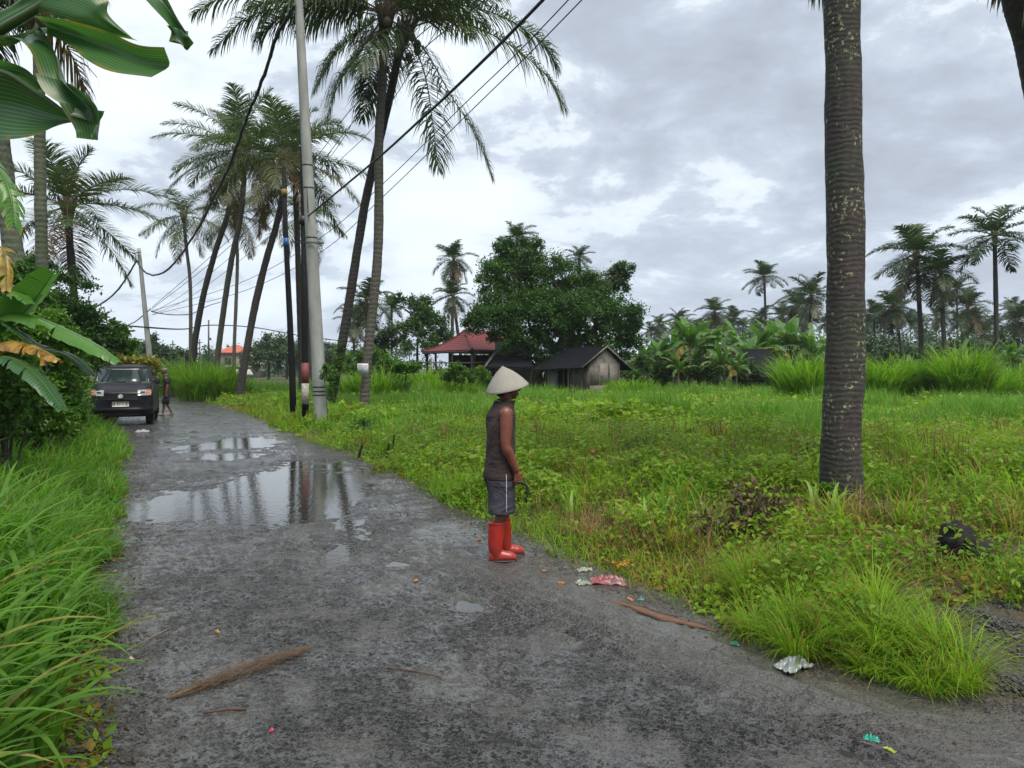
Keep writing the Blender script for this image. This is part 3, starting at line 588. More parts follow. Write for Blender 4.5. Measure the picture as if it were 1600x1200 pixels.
# ------------------------------------------------------------------ broadleaf trees
def tree(label, name, base, clumps, nleaf, lsize, limbs, mat=TREE, cat='tree', up=.4, group=None, trunkr=.25, bk=WOODY, rndr=(0, 1), dryf=.02, flat=.8, simple=True, sub=None, kk=.42):
    """clumps: (px, py, D, rx, rz) ellipsoid lobes; limbs: paths from the base"""
    base = np.asarray(base, float); e = empty(name, base, label, cat, group=group); q = Q(); cs = []; rs = []
    for i, (px, py, D, rx, rz) in enumerate(clumps):
        c = P(px, py, D); k = sub or 14; a, b = lumpy(c, (rx, rx * .9, rz), k, kk, seed=int(px * 7 + py)); cs += a; rs += b
    crown_leaves(q, cs, rs, nleaf, lsize, rndr, dryf, up, flat=flat, simple=simple); q.build('crown', mat, e, smooth=False, origin=base)
    q = Q()
    for l in limbs: 
        pts = [base] + [np.array(p) for p in l[1:]]; r = l[0]; q.add(*tube(catmull(pts, 16), np.linspace(r, r * .3, 16), 8))
    g = np.random.default_rng(5)
    for c in np.array(cs)[::3]:
        ends = [np.array(v) for l in limbs for v in l[2:]]; s_ = min(ends, key=lambda v: np.linalg.norm(v - c) + .35 * abs(v[2] - c[2])); q.add(*tube(catmull([s_, (s_ + c) / 2 + g.normal(0, .15, 3), c], 8), np.linspace(trunkr * .17, .012, 8), 5))
    q.build('trunk', bk, e, origin=base); return e
b = on(848, 44, -.1)
tree('large dark mango tree with a broad crown between the red roof and the shed', 'mango_tree', b,
     [(810, 415, 45, 1.9, 1.6), (775, 440, 44, 1.5, 1.5), (850, 430, 45, 1.9, 1.6), (905, 445, 45, 1.8, 1.4), (960, 440, 46, 1.2, 1.0), (770, 490, 43, 1.7, 1.6), (830, 490, 43.5, 2.2, 1.8), (900, 490, 43, 2.2, 1.6), (965, 490, 44, 1.6, 1.6), (980, 535, 44.5, 1.1, 1.2), (745, 500, 43, 1.0, 1.2), (925, 528, 43.5, 1.6, 1.0), (800, 530, 43, 1.5, .8), (858, 545, 43.2, 1.4, .8), (865, 515, 43.6, 1.8, 1.2), (890, 545, 43.8, 1.4, .8), (850, 470, 44, 1.8, 1.4), (935, 470, 44.5, 1.6, 1.3), (835, 560, 43.5, .9, .5), (790, 385, 45, .8, .7), (830, 383, 45, .9, .6), (975, 420, 45.5, .7, .7), (990, 500, 45, .8, 1.0)],
     140000, .15, [(.34, P(838, 585, 43.6), P(862, 562, 43.4), P(880, 520, 43.6), P(885, 470, 44)), (.2, P(842, 578, 43.6), P(835, 540, 43.7), P(820, 480, 44)), (.18, P(862, 562, 43.4), P(900, 545, 43.4), P(930, 510, 43.8))], trunkr=.4, rndr=(0, 1.0), dryf=.0, sub=30, kk=.36)
tree('medium leafy tree left of the red roof with bare pale stem', 'leafy_tree', on(655, 62, -.1), [(655, 478, 62, 1.6, 1.4), (640, 500, 62, 1.8, 1.5), (672, 505, 61, 1.5, 1.4), (650, 535, 61, 1.9, 1.3), (622, 470, 62, .8, .8), (690, 530, 61, 1.2, 1)], 12000, .24, [(.16, P(652, 560, 62), P(654, 500, 62))], rndr=(0, .8))
tree('low dark tree behind the notice palm', 'leafy_tree', on(612, 66, -.1), [(608, 530, 66, 1.5, 1.6), (590, 550, 66, 1.6, 1.0), (560, 560, 68, 2, .8)], 6000, .25, [(.12, P(608, 560, 66), P(608, 530, 66))], mat=FARL)
tree('rounded dark tree right of the orange-roofed house', 'leafy_tree', on(420, 105, -.1), [(418, 545, 105, 2.8, 2.6), (400, 556, 104, 2.6, 2), (436, 556, 104, 2.6, 2)], 8000, .36, [(.2, P(420, 560, 105), P(420, 540, 105))], mat=FARL)
tree('tree with a small pointed top behind the black poles', 'leafy_tree', on(448, 112, -.1), [(452, 552, 112, 3.2, 2.4), (470, 556, 112, 2.4, 2), (418, 530, 112, 1, 1.2)], 7000, .36, [(.2, P(448, 560, 112), P(448, 545, 112))], mat=FARL)
tree('broad tree between the concrete pole and the dark leaning palm', 'leafy_tree', on(505, 100, -.1), [(505, 556, 100, 2.8, 2.2), (530, 560, 98, 2.4, 1.6)], 6000, .34, [(.2, P(505, 560, 100), P(505, 550, 100))], mat=FARL)
tree('wide rounded tree above the far bend of the road', 'leafy_tree', on(240, 95, -.1), [(238, 540, 95, 1.6, 1.6), (262, 550, 94, 1.8, 1.4), (290, 556, 92, 2, 1.2), (215, 552, 92, 2, 1.3)], 8000, .34, [(.2, P(240, 565, 95), P(240, 545, 95))], mat=FARL)
tree('pale green tree left of the far utility pole', 'leafy_tree', on(200, 80, -.1), [(195, 548, 80, 1.6, 1.3), (218, 560, 78, 1.6, 1.0), (178, 556, 80, 1.5, 1.2), (235, 566, 74, 1.5, .9)], 7000, .28, [(.15, P(200, 565, 80), P(200, 550, 80))], mat=SHRUB, rndr=(0, .6))
tree('dark tree mass behind the left palm trunks', 'leafy_tree', on(95, 26, -.1), [(40, 440, 26, 1.1, 1.1), (95, 465, 26, 1.2, 1.2), (130, 500, 26, 1.1, .9), (75, 500, 25, 1.2, 1.2), (60, 415, 26, .6, .6), (100, 430, 27, .6, .5), (150, 530, 26, .9, .8), (20, 480, 25, 1.1, 1.2), (110, 545, 25, 1.2, .9)], 26000, .13, [(.14, P(95, 520, 26), P(92, 470, 26)), (.1, P(85, 520, 26), P(50, 450, 26))], trunkr=.15, rndr=(0, .8), dryf=.01)
tree('small bright frangipani-like tree behind the van roof on the left', 'leafy_tree', on(170, 27, -.1), [(165, 525, 27, .75, .6), (185, 520, 27, .5, .4), (150, 545, 26, .8, .5), (190, 545, 27, .6, .5)], 4500, .15, [(.07, P(170, 560, 27), P(172, 530, 27))], trunkr=.1, mat=SHRUB, rndr=(0, .7), simple=False)
# small trees in the middle of the field
tree('small umbrella-shaped papaya tree in the field left of the red-roofed pavilion', 'papaya_tree', on(632, 33, -.05), [(632, 571, 33, .85, .28), (616, 574, 33, .4, .2), (650, 574, 33, .35, .2)], 1300, .16, [(.055, P(634, 590, 33), P(636, 578, 33))], mat=SHRUB, up=.6, sub=8, rndr=(.5, 1), cat='tree')
tree('young bushy tree in front of the red-roofed pavilion', 'leafy_tree', on(712, 37, -.05), [(710, 572, 37, .55, .4), (700, 585, 37, .6, .4), (726, 588, 37, .55, .4)], 2600, .15, [(.05, P(711, 592, 37), P(711, 576, 37))], mat=SHRUB, sub=8, rndr=(.1, .8))

# ------------------------------------------------------------------ banana plants
def banana_leaf(q, C, width, seed=0, tear=.5, dry=0., drop=.55, rnd=.5, rr=.02, ns=16, fold=.28, dryspots=0):
    g = np.random.default_rng(seed); n = 40; C = catmull(C, n); L = np.linalg.norm(np.diff(C, axis=0), axis=1).sum()
    q.add(*tube(C, np.linspace(rr, rr * .2, n), 6), T=(.9, dry * .6, 0)); 
    tg = np.gradient(C, axis=0); tg /= np.linalg.norm(tg, axis=1)[:, None]; S_ = np.cross(tg, [0, 0, 1.]); nn = np.linalg.norm(S_, axis=1)[:, None]
    ref = np.cross(C[-1] - C[0], [0, 0, 1.]); ref /= np.linalg.norm(ref) + 1e-6; S_ = np.where(nn > .2, S_ / (nn + 1e-9), ref); U = np.cross(S_, tg)
    at = lambda A, t: np.stack([np.interp(t * (n - 1), np.arange(n), A[:, i]) for i in range(3)], -1)
    for s in (1, -1):
        cuts = np.sort(np.r_[0.1, .1 + .9 * np.sort(g.random(ns - 1)), 1.0])
        for a, b in zip(cuts[:-1], cuts[1:]):
            torn = g.random() < tear; m = max(2, int((b - a) * 30) + 1); t = np.linspace(a, b, m)[:, None] * np.ones(6); x = np.linspace(0, 1, 6)[None] * np.ones((m, 1))
            if torn: mid = (a + b) / 2; t = mid + (t - mid) * (1 - .35 * x * g.random()) + g.normal(0, .012) * x
            w = width / 2 * np.sin(np.clip(t * .9 + .06, 0, 1) * math.pi) ** .55 * (1 - .04 * g.random()); dk = drop * (1 + (g.normal(0, .5) if torn else g.normal(0, .06)))
            t = np.clip(t + x * .03, 0, 1); c = at(C, t); sv = at(S_, t); uv = at(U, t)
            V = c + sv * s * (w * x * (1 - .12 * max(dk, 0) * x))[..., None] + uv * (w * fold * x)[..., None] - np.array([0, 0, 1.]) * (w * dk * x ** 2 + .01 * np.sin(t * L * 40) * x)[..., None]
            dr = np.clip(dry + (g.random() < dryspots) * .8 + (x > .93) * g.random() * .5 * (tear > .3), 0, 1) * np.ones_like(x)
            q.add(V, gridF(m, 6), np.stack([np.full_like(x, np.clip(rnd + g.normal(0, .05), 0, 1)), dr, t * L * .5], -1).reshape(-1, 3))
STEM = plain('banana_stem', (0.10, 0.12, 0.05), .6, .3, 6, col2=(.10, .06, .03), stretch=(1, 1, .2))
def banana_proto(seed, h=2.6, n=9, L=2.0, w=.55, mat=BANANA_M):
    g = np.random.default_rng(seed); e = bpy.data.objects.new('banana_plant', None); COL.objects.link(e); q = Q()
    q.add(*tube(catmull([[0, 0, -.1], [.03, .02, h * .5], [0, 0, h]], 10), np.linspace(.13, .06, 10), 10)); q.build('pseudostem', STEM, e)
    for i in range(n):
        f = i / (n - 1); yaw = i * 2.4 + g.normal(0, .3); el = math.radians(86 - 62 * f); p = np.array([0, 0, h * (1 - .04 * f)]); pts = [p.copy()]; l = L * (.8 + .3 * g.random())
        for j in range(6):
            a = el - (1.0 + .9 * f) * ((j + .5) / 6) ** 1.4; p = p + np.array([math.cos(a) * math.cos(yaw), math.cos(a) * math.sin(yaw), math.sin(a)]) * l / 6; pts.append(p.copy())
        q = Q(); banana_leaf(q, pts, w * (.8 + .4 * g.random()), seed * 10 + i, .75 if f > .3 else .2, 0 if f < .93 else .45, .5 + .4 * f, float(np.clip(.85 - .6 * f, 0, 1)), .025, 12); q.build('leaf', mat, e)
    return e
BP = [banana_proto(1, 2.3, 12, 2.2, .55), banana_proto(2, 2.0, 11, 2.1, .5), banana_proto(3, 2.6, 13, 2.3, .6)]
first = {0: True, 1: True, 2: True}
def banana(label, px, D, s, k, rz, group='banana plants behind the field'):
    o = BP[k] if first[k] else copy_tree(BP[k]); first[k] = False
    o.location = tuple(float(v) for v in on(px, D, -.05)); o.scale = (s, s, s); o.rotation_euler = (0, 0, rz); return tag(o, label, 'banana plant', group)
for a in (('banana plant at the left end of the left clump, beside the mango tree', 1032, 46, .80, 0, .3), ('banana plant with two upright pale new leaves, tallest of the left clump', 1078, 45, .95, 2, 1.3), ('banana plant with a bright upright leaf right of the tallest in the left clump', 1108, 46, .88, 2, 3.1),
          ('banana plant with hanging leaves low in the middle of the left clump', 1060, 43.5, .62, 1, 2.0), ('banana plant with leaves hanging over the dark hollow of the left clump', 1125, 43.5, .62, 0, 4.0), ('banana plant with a bright yellow-green leaf left of the dark hut roof', 1172, 48, .86, 1, .8),
          ('short banana plant with yellowed lower leaf beside the hut wall', 1150, 43, .58, 1, 5.0), ('banana plant behind the dark hut roof', 1205, 52, .98, 0, 2.3), ('banana plant right of the dark hut behind the elephant grass', 1235, 52, 1.02, 2, .2), ('banana plant touching the left side of the near trunk', 1268, 50, .92, 0, 1.2),
          ('banana plant at the back of the right clump', 1250, 57, 1.05, 1, 3.4), ('banana plant half behind the near trunk', 1300, 54, .88, 2, 4.4), ('banana plant far right under the tall right palm', 1500, 46, .66, 0, .4), ('banana plant in front of the lone tall palm, with drooping torn leaves', 1188, 50, .9, 2, 2.9), ('banana plant filling the gap between the two upright-leaved ones', 1092, 49, .92, 0, 5.1), ('banana plant deep behind the tallest of the left clump', 1055, 52, 1.0, 1, 4.4), ('banana plant behind the one with the bright yellow-green leaf', 1150, 53, 1.0, 0, 1.9), ('banana plant in the right clump just behind the hut roof ridge', 1222, 56, 1.1, 2, 5.6), ('leftmost banana plant, its leaves over the shed shrub', 1012, 49, .8, 1, 3.3), ('banana plant at the right edge behind the grass', 1580, 44, .66, 2, 2.1), ('banana plant in the shade under the rust-coloured palms right of the near trunk', 1420, 52, .6, 1, 1.1),
          ('banana plant in the thicket left of the red roof', 612, 54, .62, 0, 2.2), ('banana plant with bent pale leaf behind the notice palm', 598, 50, .55, 1, .5), ('banana plant left of the ringed palm trunk', 545, 56, .6, 2, 1.7)):
    banana(a[0], a[1], a[2], a[3] * 1.15, *a[4:])
# near banana plants whose leaves hang into the frame on the left
def custom_banana(label, base, stem_top, leaves_, mat=BANANA, sr=.12):
    base = np.array(base, float); e = empty('banana_plant', base, label, 'banana plant'); q = Q()
    q.add(*tube(catmull([base, (base + np.array(stem_top)) / 2 + np.array([.04, 0, 0]), stem_top], 14), np.linspace(sr, sr * .5, 14), 12)); q.build('pseudostem', STEM, e, origin=base)
    for i, (pts, w, kw) in enumerate(leaves_):
        m = kw.pop('m', mat); lab = kw.pop('lab', None); q = Q(); banana_leaf(q, [np.array(stem_top)] + [P(*p) for p in pts], w, seed=i + 77, **kw); o = q.build('leaf', m, e, origin=base); 
        if lab: o['label'] = lab
    return e
custom_banana('banana plant with a broad upright leaf and a long arching leaf above the hedge', [-6.7, 9.3, .1], P(-60, 560, 9.3),
    [([(0, 520, 9.2), (45, 480, 9.1), (85, 425, 9.0)], .62, dict(tear=.1, drop=.1, fold=.55, rnd=.7)), ([(-10, 500, 9.2), (40, 492, 9), (100, 515, 8.8), (150, 540, 8.6), (187, 566, 8.5)], .36, dict(tear=.15, drop=.75, rnd=.8, dryspots=.06)),
     ([(-20, 470, 9.3), (0, 462, 9.2), (30, 455, 9.2), (60, 458, 9.1)], .3, dict(tear=.3, drop=.6, rnd=.5)), ([(-20, 545, 9), (20, 534, 8.8), (60, 545, 8.6), (93, 562, 8.5)], .3, dict(tear=.5, dry=.85, drop=.9, rnd=.5, lab='withered orange-brown leaf')),
     ([(-20, 560, 8.8), (20, 560, 8.6), (60, 590, 8.4), (98, 640, 8.3)], .36, dict(tear=.2, drop=.6, rnd=.1, m=BANANA_D)), ([(-10, 500, 9), (60, 540, 9), (110, 555, 8.9), (145, 585, 8.8)], .26, dict(tear=.4, drop=.5, rnd=.2, m=BANANA_D)),
     ([(-30, 400, 9.1), (-5, 385, 9), (8, 400, 8.9), (10, 455, 8.8)], .22, dict(tear=.6, dry=.7, drop=.8, rnd=.8, lab='yellow dead leaf hanging down')), ([(-40, 470, 9.1), (-5, 440, 9), (25, 455, 8.9), (48, 475, 8.8)], .28, dict(tear=.3, drop=.5, rnd=.6))])
custom_banana('banana plant at the left edge with ragged blades hanging over the frame', [-4.6, 5.2, .1], P(-90, 300, 5.2), [([(-40, 240, 5.1), (-5, 262, 5), (15, 300, 4.9), (22, 352, 4.85)], .2, dict(tear=.8, drop=.9, rnd=.7))])
def ruled(q, Lp, Rp, D, nu=26, nv=9, sag=.0, rnd=.4, dry=0., seed=0, curl=.03):
    g = np.random.default_rng(seed); a = catmull([P(*p, d) for p, d in zip(Lp, D)], nu); b = catmull([P(*p, d) for p, d in zip(Rp, D)], nu); v = np.linspace(0, 1, nv)[None, :, None]
    V = a[:, None] * (1 - v) + b[:, None] * v; u = np.linspace(0, 1, nu)[:, None]; w = np.linspace(0, 1, nv)[None]
    off = sag * np.sin(w * math.pi) + curl * np.sin(u * 5 + seed) * (w - .5) + .004 * np.sin(w * 40)
    dry = dry + .3 * ((w > .965) | (w < .02)) * (vnoise(u * 9 + seed, w * 0, 5) > .45); V = V + off[..., None] * np.array([.2, 1, .15]); L = np.linalg.norm(a[-1] - a[0])
    T = np.stack([np.full((nu, nv), rnd) + .1 * (w - .5), np.clip(dry + 0 * u, 0, 1) * np.ones((nu, nv)), (w + 0 * u) * .32], -1); q.add(V, gridF(nu, nv), T.reshape(-1, 3))
bb = np.array([-2.55, 2.6, .15]); e = empty('banana_plant', bb, 'banana plant overhead with big torn leaves filling the top left corner', 'banana plant')
q = Q(); q.add(*tube(catmull([bb, bb + [.05, 0, 1.3], bb + [.1, .02, 2.35]], 12), np.linspace(.14, .08, 12), 14)); q.build('pseudostem', STEM, e, origin=bb); st = bb + np.array([.1, .02, 2.35])
def near_leaf(rib, rr, strips, rnd=.35):
    q = Q(); q.add(*tube(catmull([st] + [P(*r) for r in rib], 24), np.linspace(rr, rr * .5, 24), 8), T=(1, .08, 0))
    for i, (l, r, d, k) in enumerate(strips): kw = dict(rnd=rnd, seed=i + int(rr * 1e4)); kw.update(k); ruled(q, l, r, d, **kw)
    q.build('leaf', BANANA_D, e, origin=bb)
near_leaf([(-60, 90, 2.5), (0, 48, 2.45), (60, 12, 2.4), (100, -20, 2.4)], .022,
    [([(60, 20), (100, 30), (130, 40), (165, 52), (212, 62)], [(100, -25), (140, -20), (165, -2), (172, 24), (212, 62)], [2.4, 2.4, 2.4, 2.42, 2.45], dict(sag=-.02)),
     ([(62, 28), (110, 34), (160, 46), (205, 66), (255, 73)], [(40, 40), (95, 64), (135, 92), (180, 114), (237, 121)], [2.4, 2.36, 2.33, 2.3, 2.3], dict(sag=.05, curl=.05)),
     ([(-40, 20), (-10, 16), (20, 2), (60, -20)], [(-40, 62), (-5, 46), (30, 26), (70, 4)], [2.5, 2.46, 2.44, 2.4], dict()),
     ([(56, 34), (66, 60), (82, 95), (105, 130), (158, 172)], [(-5, 58), (30, 62), (52, 78), (62, 130), (92, 160)], [2.42, 2.38, 2.34, 2.3, 2.3], dict(sag=.05, curl=.06, rnd=.3)),
     ([(105, 130), (135, 150), (158, 172), (157, 195)], [(60, 115), (72, 145), (95, 165), (108, 180)], [2.32, 2.3, 2.28, 2.28], dict(sag=.03, rnd=.2)),
     ([(158, 172), (158, 190), (150, 208), (140, 214)], [(96, 160), (104, 185), (112, 205), (122, 216)], [2.285, 2.28, 2.28, 2.28], dict(sag=.05, rnd=.6)),
     ([(-30, 60), (0, 58), (25, 54), (56, 38)], [(-30, 75), (0, 70), (28, 66), (60, 50)], [2.48, 2.45, 2.43, 2.4], dict(rnd=.8))], .55)
near_leaf([(-60, 130, 2.45), (0, 112, 2.4), (60, 146, 2.35), (112, 184, 2.32)], .012,
    [([(-20, 92), (10, 96), (35, 106), (56, 128)], [(-20, 112), (5, 114), (30, 126), (56, 142)], [2.42, 2.4, 2.38, 2.36], dict(rnd=.9, sag=.03)),
     ([(-30, 108), (10, 118), (60, 148), (118, 184)], [(-30, 212), (10, 218), (60, 212), (100, 188)], [2.42, 2.38, 2.34, 2.32], dict(sag=.05, rnd=.3))], .4)
near_leaf([(100, -80, 2.6), (180, -60, 2.6), (235, -25, 2.6)], .014,
    [([(215, -18), (240, 14), (262, 42), (266, 66)], [(250, -14), (270, 14), (290, 46), (300, 66)], [2.6, 2.58, 2.56, 2.56], dict(sag=.045, rnd=.25)), ([(262, 40), (266, 52), (268, 62), (284, 68)], [(292, 48), (298, 58), (300, 66), (287, 77)], [2.565, 2.56, 2.56, 2.56], dict(rnd=.2))], .3)
# ------------------------------------------------------------------ poles and cables
BLK = plain('black_painted_steel', (0.009, 0.011, 0.012), .7, .3, 6, spec=.2); STEEL = plain('dark_bracket_steel', (.03, .03, .032), .5, .3, 10)
RED = plain('faded_red_paint', (0.24, 0.055, 0.055), .6, .3, 8); WHT = plain('worn_white_paint', (0.45, 0.44, 0.40), .7, .4, 12, col2=(.2, .18, .15)); BLU = plain('blue_band', (0.02, 0.10, 0.34), .5, .2, 6); YEL = plain('yellow_cap', (0.33, 0.22, 0.02), .6, .4, 9)
WIRE = plain('cable_sheath', (0.018, 0.018, 0.02), .6, .2, 10); POR = plain('insulator_brown', (.08, .05, .04), .3, .2, 10)
def bring(C, r, z0, z1, grow): return None
b = on(503, 20.6, -.3); top = P(460, -120, 20.6)
e = empty('utility_pole', b, 'thick pale concrete utility pole leaning slightly left at the road edge', 'utility pole')
PA = lambda t: b + (top - b) * t
q = Q(); ks = np.linspace(0, 1, 30); q.add(*tube([PA(t) for t in ks], 0.190 - .095 * ks, 24)); q.build('post', CONC, e, origin=b)
pz = lambda py: float(np.interp(-py, [-672, 120], [.035, 1]))
for py, nm in ((385, 1), (377, 1), (298, 1), (262, 1), (615, 1), (622, 1), (628, 1)):
    t = pz(py); c = PA(t); r = 0.190 - .095 * t + .006; q = Q(); q.add(*tube([c - [0, 0, .018], c + [0, 0, .018]], [r, r], 24)); q.build('steel_band', STEEL, e, origin=b)
q = Q(); c = PA(pz(386)); q.add(*beam(c + [-.45, -.2, 0], c + [.38, -.2, -.02], .03, .03)); q.build('bracket', STEEL, e, origin=b)
q = Q(); c1 = PA(pz(300)); c2 = PA(pz(340)); q.add(*tube([c1 + [0, -.19, 0], c2 + [0, -.2, 0]], [.012, .012], 6)); q.build('conduit', STEEL, e, origin=b)
def thin_pole(label, pts, radii, bands, name='steel_pole'):
    base = np.array(P(*pts[0])); base[2] = float(H(base[0], base[1])) - .2; C = [base] + [P(*p) for p in pts[1:]]; C = np.array(C)
    e = empty(name, base, label, 'pole'); q = Q(); q.add(*tube(C, radii, 14)); q.build('post', BLK, e, origin=base)
    for nm, y0, y1, m, k in bands:
        f = lambda py: np.array([np.interp(-py, [-p[1] for p in pts], C[:, i]) for i in range(3)]); r = lambda py: np.interp(-py, [-p[1] for p in pts], radii) * k
        q = Q(); q.add(*tube([f(y0), f(y1)], [r(y0), r(y1)], 14)); q.build(nm, m, e, origin=base)
    return e
thin_pole('thin black steel pole with a yellow cap and a blue band, left of the pair', [(459, 668, 22.6), (457, 600, 22.6), (453, 500, 22.6), (447, 380, 22.6), (443, 262, 22.6)], [.10, .095, .088, .075, .06], [('painted_band', 385, 372, BLU, 1.06), ('cap', 306, 296, YEL, 1.35)])
thin_pole('thin black steel pole with red and white bands near its foot', [(477, 672, 21.8), (477, 600, 21.8), (476, 500, 21.8), (475, 422, 21.8), (474, 418, 21.8), (473, 250, 21.8), (470, 60, 21.8)], [.10, .10, .096, .092, .066, .062, .055], [('red_band', 599, 567, RED, 1.04), ('white_band', 629, 599, WHT, 1.04), ('collar', 350, 338, STEEL, 1.8)])
fb = on(240, 47, -.2); ft = P(217, 388, 47); e = empty('utility_pole', fb, 'far concrete utility pole with a cable hanger near its top, behind the van', 'utility pole')
q = Q(); ks = np.linspace(0, 1, 20); q.add(*tube([fb + (ft - fb) * t for t in ks], .20 - .1 * ks, 14)); q.build('post', CONC, e, origin=fb)
q = Q(); q.add(*beam(P(208, 396, 46.8), P(219, 394, 46.8), .05, .05)); q.build('bracket', STEEL, e, origin=fb)
q = Q(); q.add(*tube([P(211, 396, 46.8), P(213, 408, 46.8)], [.02, .02], 6)); q.build('hanger', POR, e, origin=fb)
b2 = on(232, 47.5, -.2); e = empty('steel_pole', b2, 'dark steel pole strapped beside the far concrete pole', 'pole'); q = Q(); q.add(*tube([b2, P(227, 486, 47.5)], [.1, .07], 10)); q.build('post', BLK, e, origin=b2)
for i, (px, y0, y1, lab) in enumerate(((326, 500, 560, 'slim bare pole standing left of the orange-roofed house'), (270, 532, 560, 'tiny pole with crossarm above the far trees'), (312, 530, 560, 'tiny pole with a round top beyond the leaning palms'))):
    D = 100 + i * 20; bb = on(px, D); tp = P(px, y0, D); e = empty('utility_pole', bb, lab, 'utility pole', group='distant poles'); q = Q(); q.add(*tube([bb, tp], [.14, .1], 8)); q.build('post', STEEL, e, origin=bb)
    if i: q = Q(); q.add(*beam(tp + [-.5, 0, -.6], tp + [.5, 0, -.6], .12, .12)); q.build('crossarm', STEEL, e, origin=bb)
def cable(label, pts, r, n=60, wob=0.):
    C = catmull([P(*p) for p in pts], n); 
    if wob: C = C + np.stack([(vnoise(np.arange(n) * .6, np.zeros(n), 3) - .5) * wob, np.zeros(n), (vnoise(np.arange(n) * .6, np.ones(n) * 5, 4) - .5) * wob], -1)
    q = Q(); rr = r * (1 + .25 * (vnoise(np.arange(n) * .9, np.zeros(n) + 2, 9) - .5)) if wob else r
    q.add(*tube(C, rr, 8)); return tag(q.build('cable', WIRE), label, 'cable')
cable('heavy sagging cable bundle running from the concrete pole to the far pole', [(461, 8, 20.4), (447, 30, 21), (431, 60, 21.8), (416, 109, 23), (400, 150, 24), (385, 186, 25), (366, 240, 27), (350, 277, 29), (335, 307, 31), (312, 352, 34), (285, 396, 38), (262, 421, 41), (243, 430, 43.5), (227, 425, 45.5), (213, 408, 46.8)], .05, 110, .05)
cable('thick cable continuing from the far pole down to the left', [(213, 408, 46.8), (200, 430, 48), (185, 452, 50), (168, 468, 52), (150, 479, 55), (120, 492, 58)], .055, 40, .02)
cable('thick straight service cable crossing from the concrete pole to the top of the frame', [(481, 338, 20.5), (545, 285, 17.5), (600, 239, 15.3), (656, 188, 13.4), (703, 145, 12.2), (775, 75, 10.8), (852, -4, 9.6), (960, -120, 8.2)], .022, 50)
wires = [('upper thin wire of the pair passing in front of the notice palm', [(915, -32, 16), (886, 2, 17), (803, 88, 20), (722, 166, 24), (603, 283, 30), (500, 372, 37), (380, 440, 42), (238, 486, 47)]), ('lower thin wire of the pair passing in front of the notice palm', [(930, -22, 16), (905, 4, 17), (813, 98, 20), (731, 178, 24), (604, 302, 30), (500, 395, 37), (380, 455, 42), (238, 492, 47)]),
         ('thin wire crossing behind the twin palm trunks, upper one', [(760, -20, 20), (650, 60, 23), (560, 158, 27), (533, 190, 30), (480, 260, 34), (330, 400, 42), (238, 480, 47)]), ('thin wire crossing behind the twin palm trunks, second one', [(770, -10, 20), (660, 78, 23), (570, 170, 27), (540, 205, 30), (480, 275, 34), (330, 410, 42), (238, 482, 47)]),
         ('faint wire sloping between the leaning palms and concrete pole', [(700, -10, 22), (590, 120, 26), (520, 240, 30), (420, 350, 38), (300, 450, 44), (238, 489, 47)]), ('faint wire above the heavy cable near the far pole', [(700, 20, 22), (590, 190, 26), (520, 262, 30), (420, 370, 38), (300, 462, 44), (238, 492, 47)])]
for l, p in wires: cable(l, p, .011 if 'faint' in l else .014, 60)
cable('low slack wire looping right from the far pole behind the leaning palms', [(236, 486, 47), (252, 490, 52), (275, 492, 58), (300, 490, 62), (325, 478, 68), (345, 472, 74)], .035, 30)
cable('long low wire running right across the far tree line', [(122, 490, 58), (170, 505, 52), (237, 512, 47), (290, 514, 60), (330, 508, 70), (400, 512, 80), (480, 526, 90), (560, 534, 100), (640, 532, 110)], .05, 50)
cable('short wire dropping left from the far pole toward the hedge', [(236, 482, 47), (215, 500, 47), (200, 508, 48), (150, 530, 50)], .03, 20)
# ------------------------------------------------------------------ the notice on the palm
NOT = plain('notice_plastic', (0.50, 0.52, 0.56), .5, .1, 6); INK = plain('faded_ink', (.20, .21, .28), .6, .1, 5)
c = P(567, 576, 24.55); e = empty('notice_board', c, 'small white printed notice nailed to the ringed palm trunk', 'sign'); q = Q(); q.add(*box((0, 0, 0), (.35, .012, .33))); q.build('panel', NOT, e)
for i, (z, w, h) in enumerate(((.095, .29, .018), (.045, .24, .010), (-.0, .12, .008), (-.035, .10, .008), (-.07, .13, .012))):
    q = Q(); q.add(*box((0, -.0085, z), (w, .003, h))); q.build('faded_line', INK, e)

# ------------------------------------------------------------------ buildings
def roof_mat(name, c1, c2, sc=6, rough=.55):
    m, nt, bs, out = new_mat(name); at = node(nt, 'Attribute', attribute_name='tint'); sp = node(nt, 'SeparateColor'); nt.links.new(at.outputs['Color'], sp.inputs[0])
    w = fmath(nt, 'SINE', fmath(nt, 'MULTIPLY', sp.outputs[0], 75.)); n = noise_n(nt, 1.2, 5); col = mixc(nt, remap(nt, n, .35, .65), c1, c2); col = mixc(nt, remap(nt, w, .5, 1, 0, .55), col, tuple(c * .45 for c in c1))
    nt.links.new(col, bs.inputs['Base Color']); bs.inputs['Roughness'].default_value = rough; bump(nt, bs, w, .6, .03); return m
RTILE = roof_mat('red_roof_tile', (0.15, 0.016, 0.018), (0.09, 0.015, 0.017), rough=.8); OTILE = roof_mat('orange_roof_tile', (0.42, 0.10, 0.045), (0.34, 0.075, 0.035)); TARP = plain('black_roof_sheet', (0.010, 0.011, 0.015), .95, .3, 3, bmp=.5, bd=.05, spec=.12)
CEM = plain('stained_cement', (0.20, 0.19, 0.165), .9, .4, 1.5, col2=(.11, .105, .09)); CEM2 = plain('raw_cement_wall', (0.30, 0.29, 0.26), .9, .3, 1.2); OLDW = plain('weathered_wood', (0.17, 0.15, 0.13), .85, .5, 6, stretch=(1, 1, .15), bmp=.4)
DARKW = plain('dark_wood', (0.035, 0.03, 0.027), .85, .4, 7); 
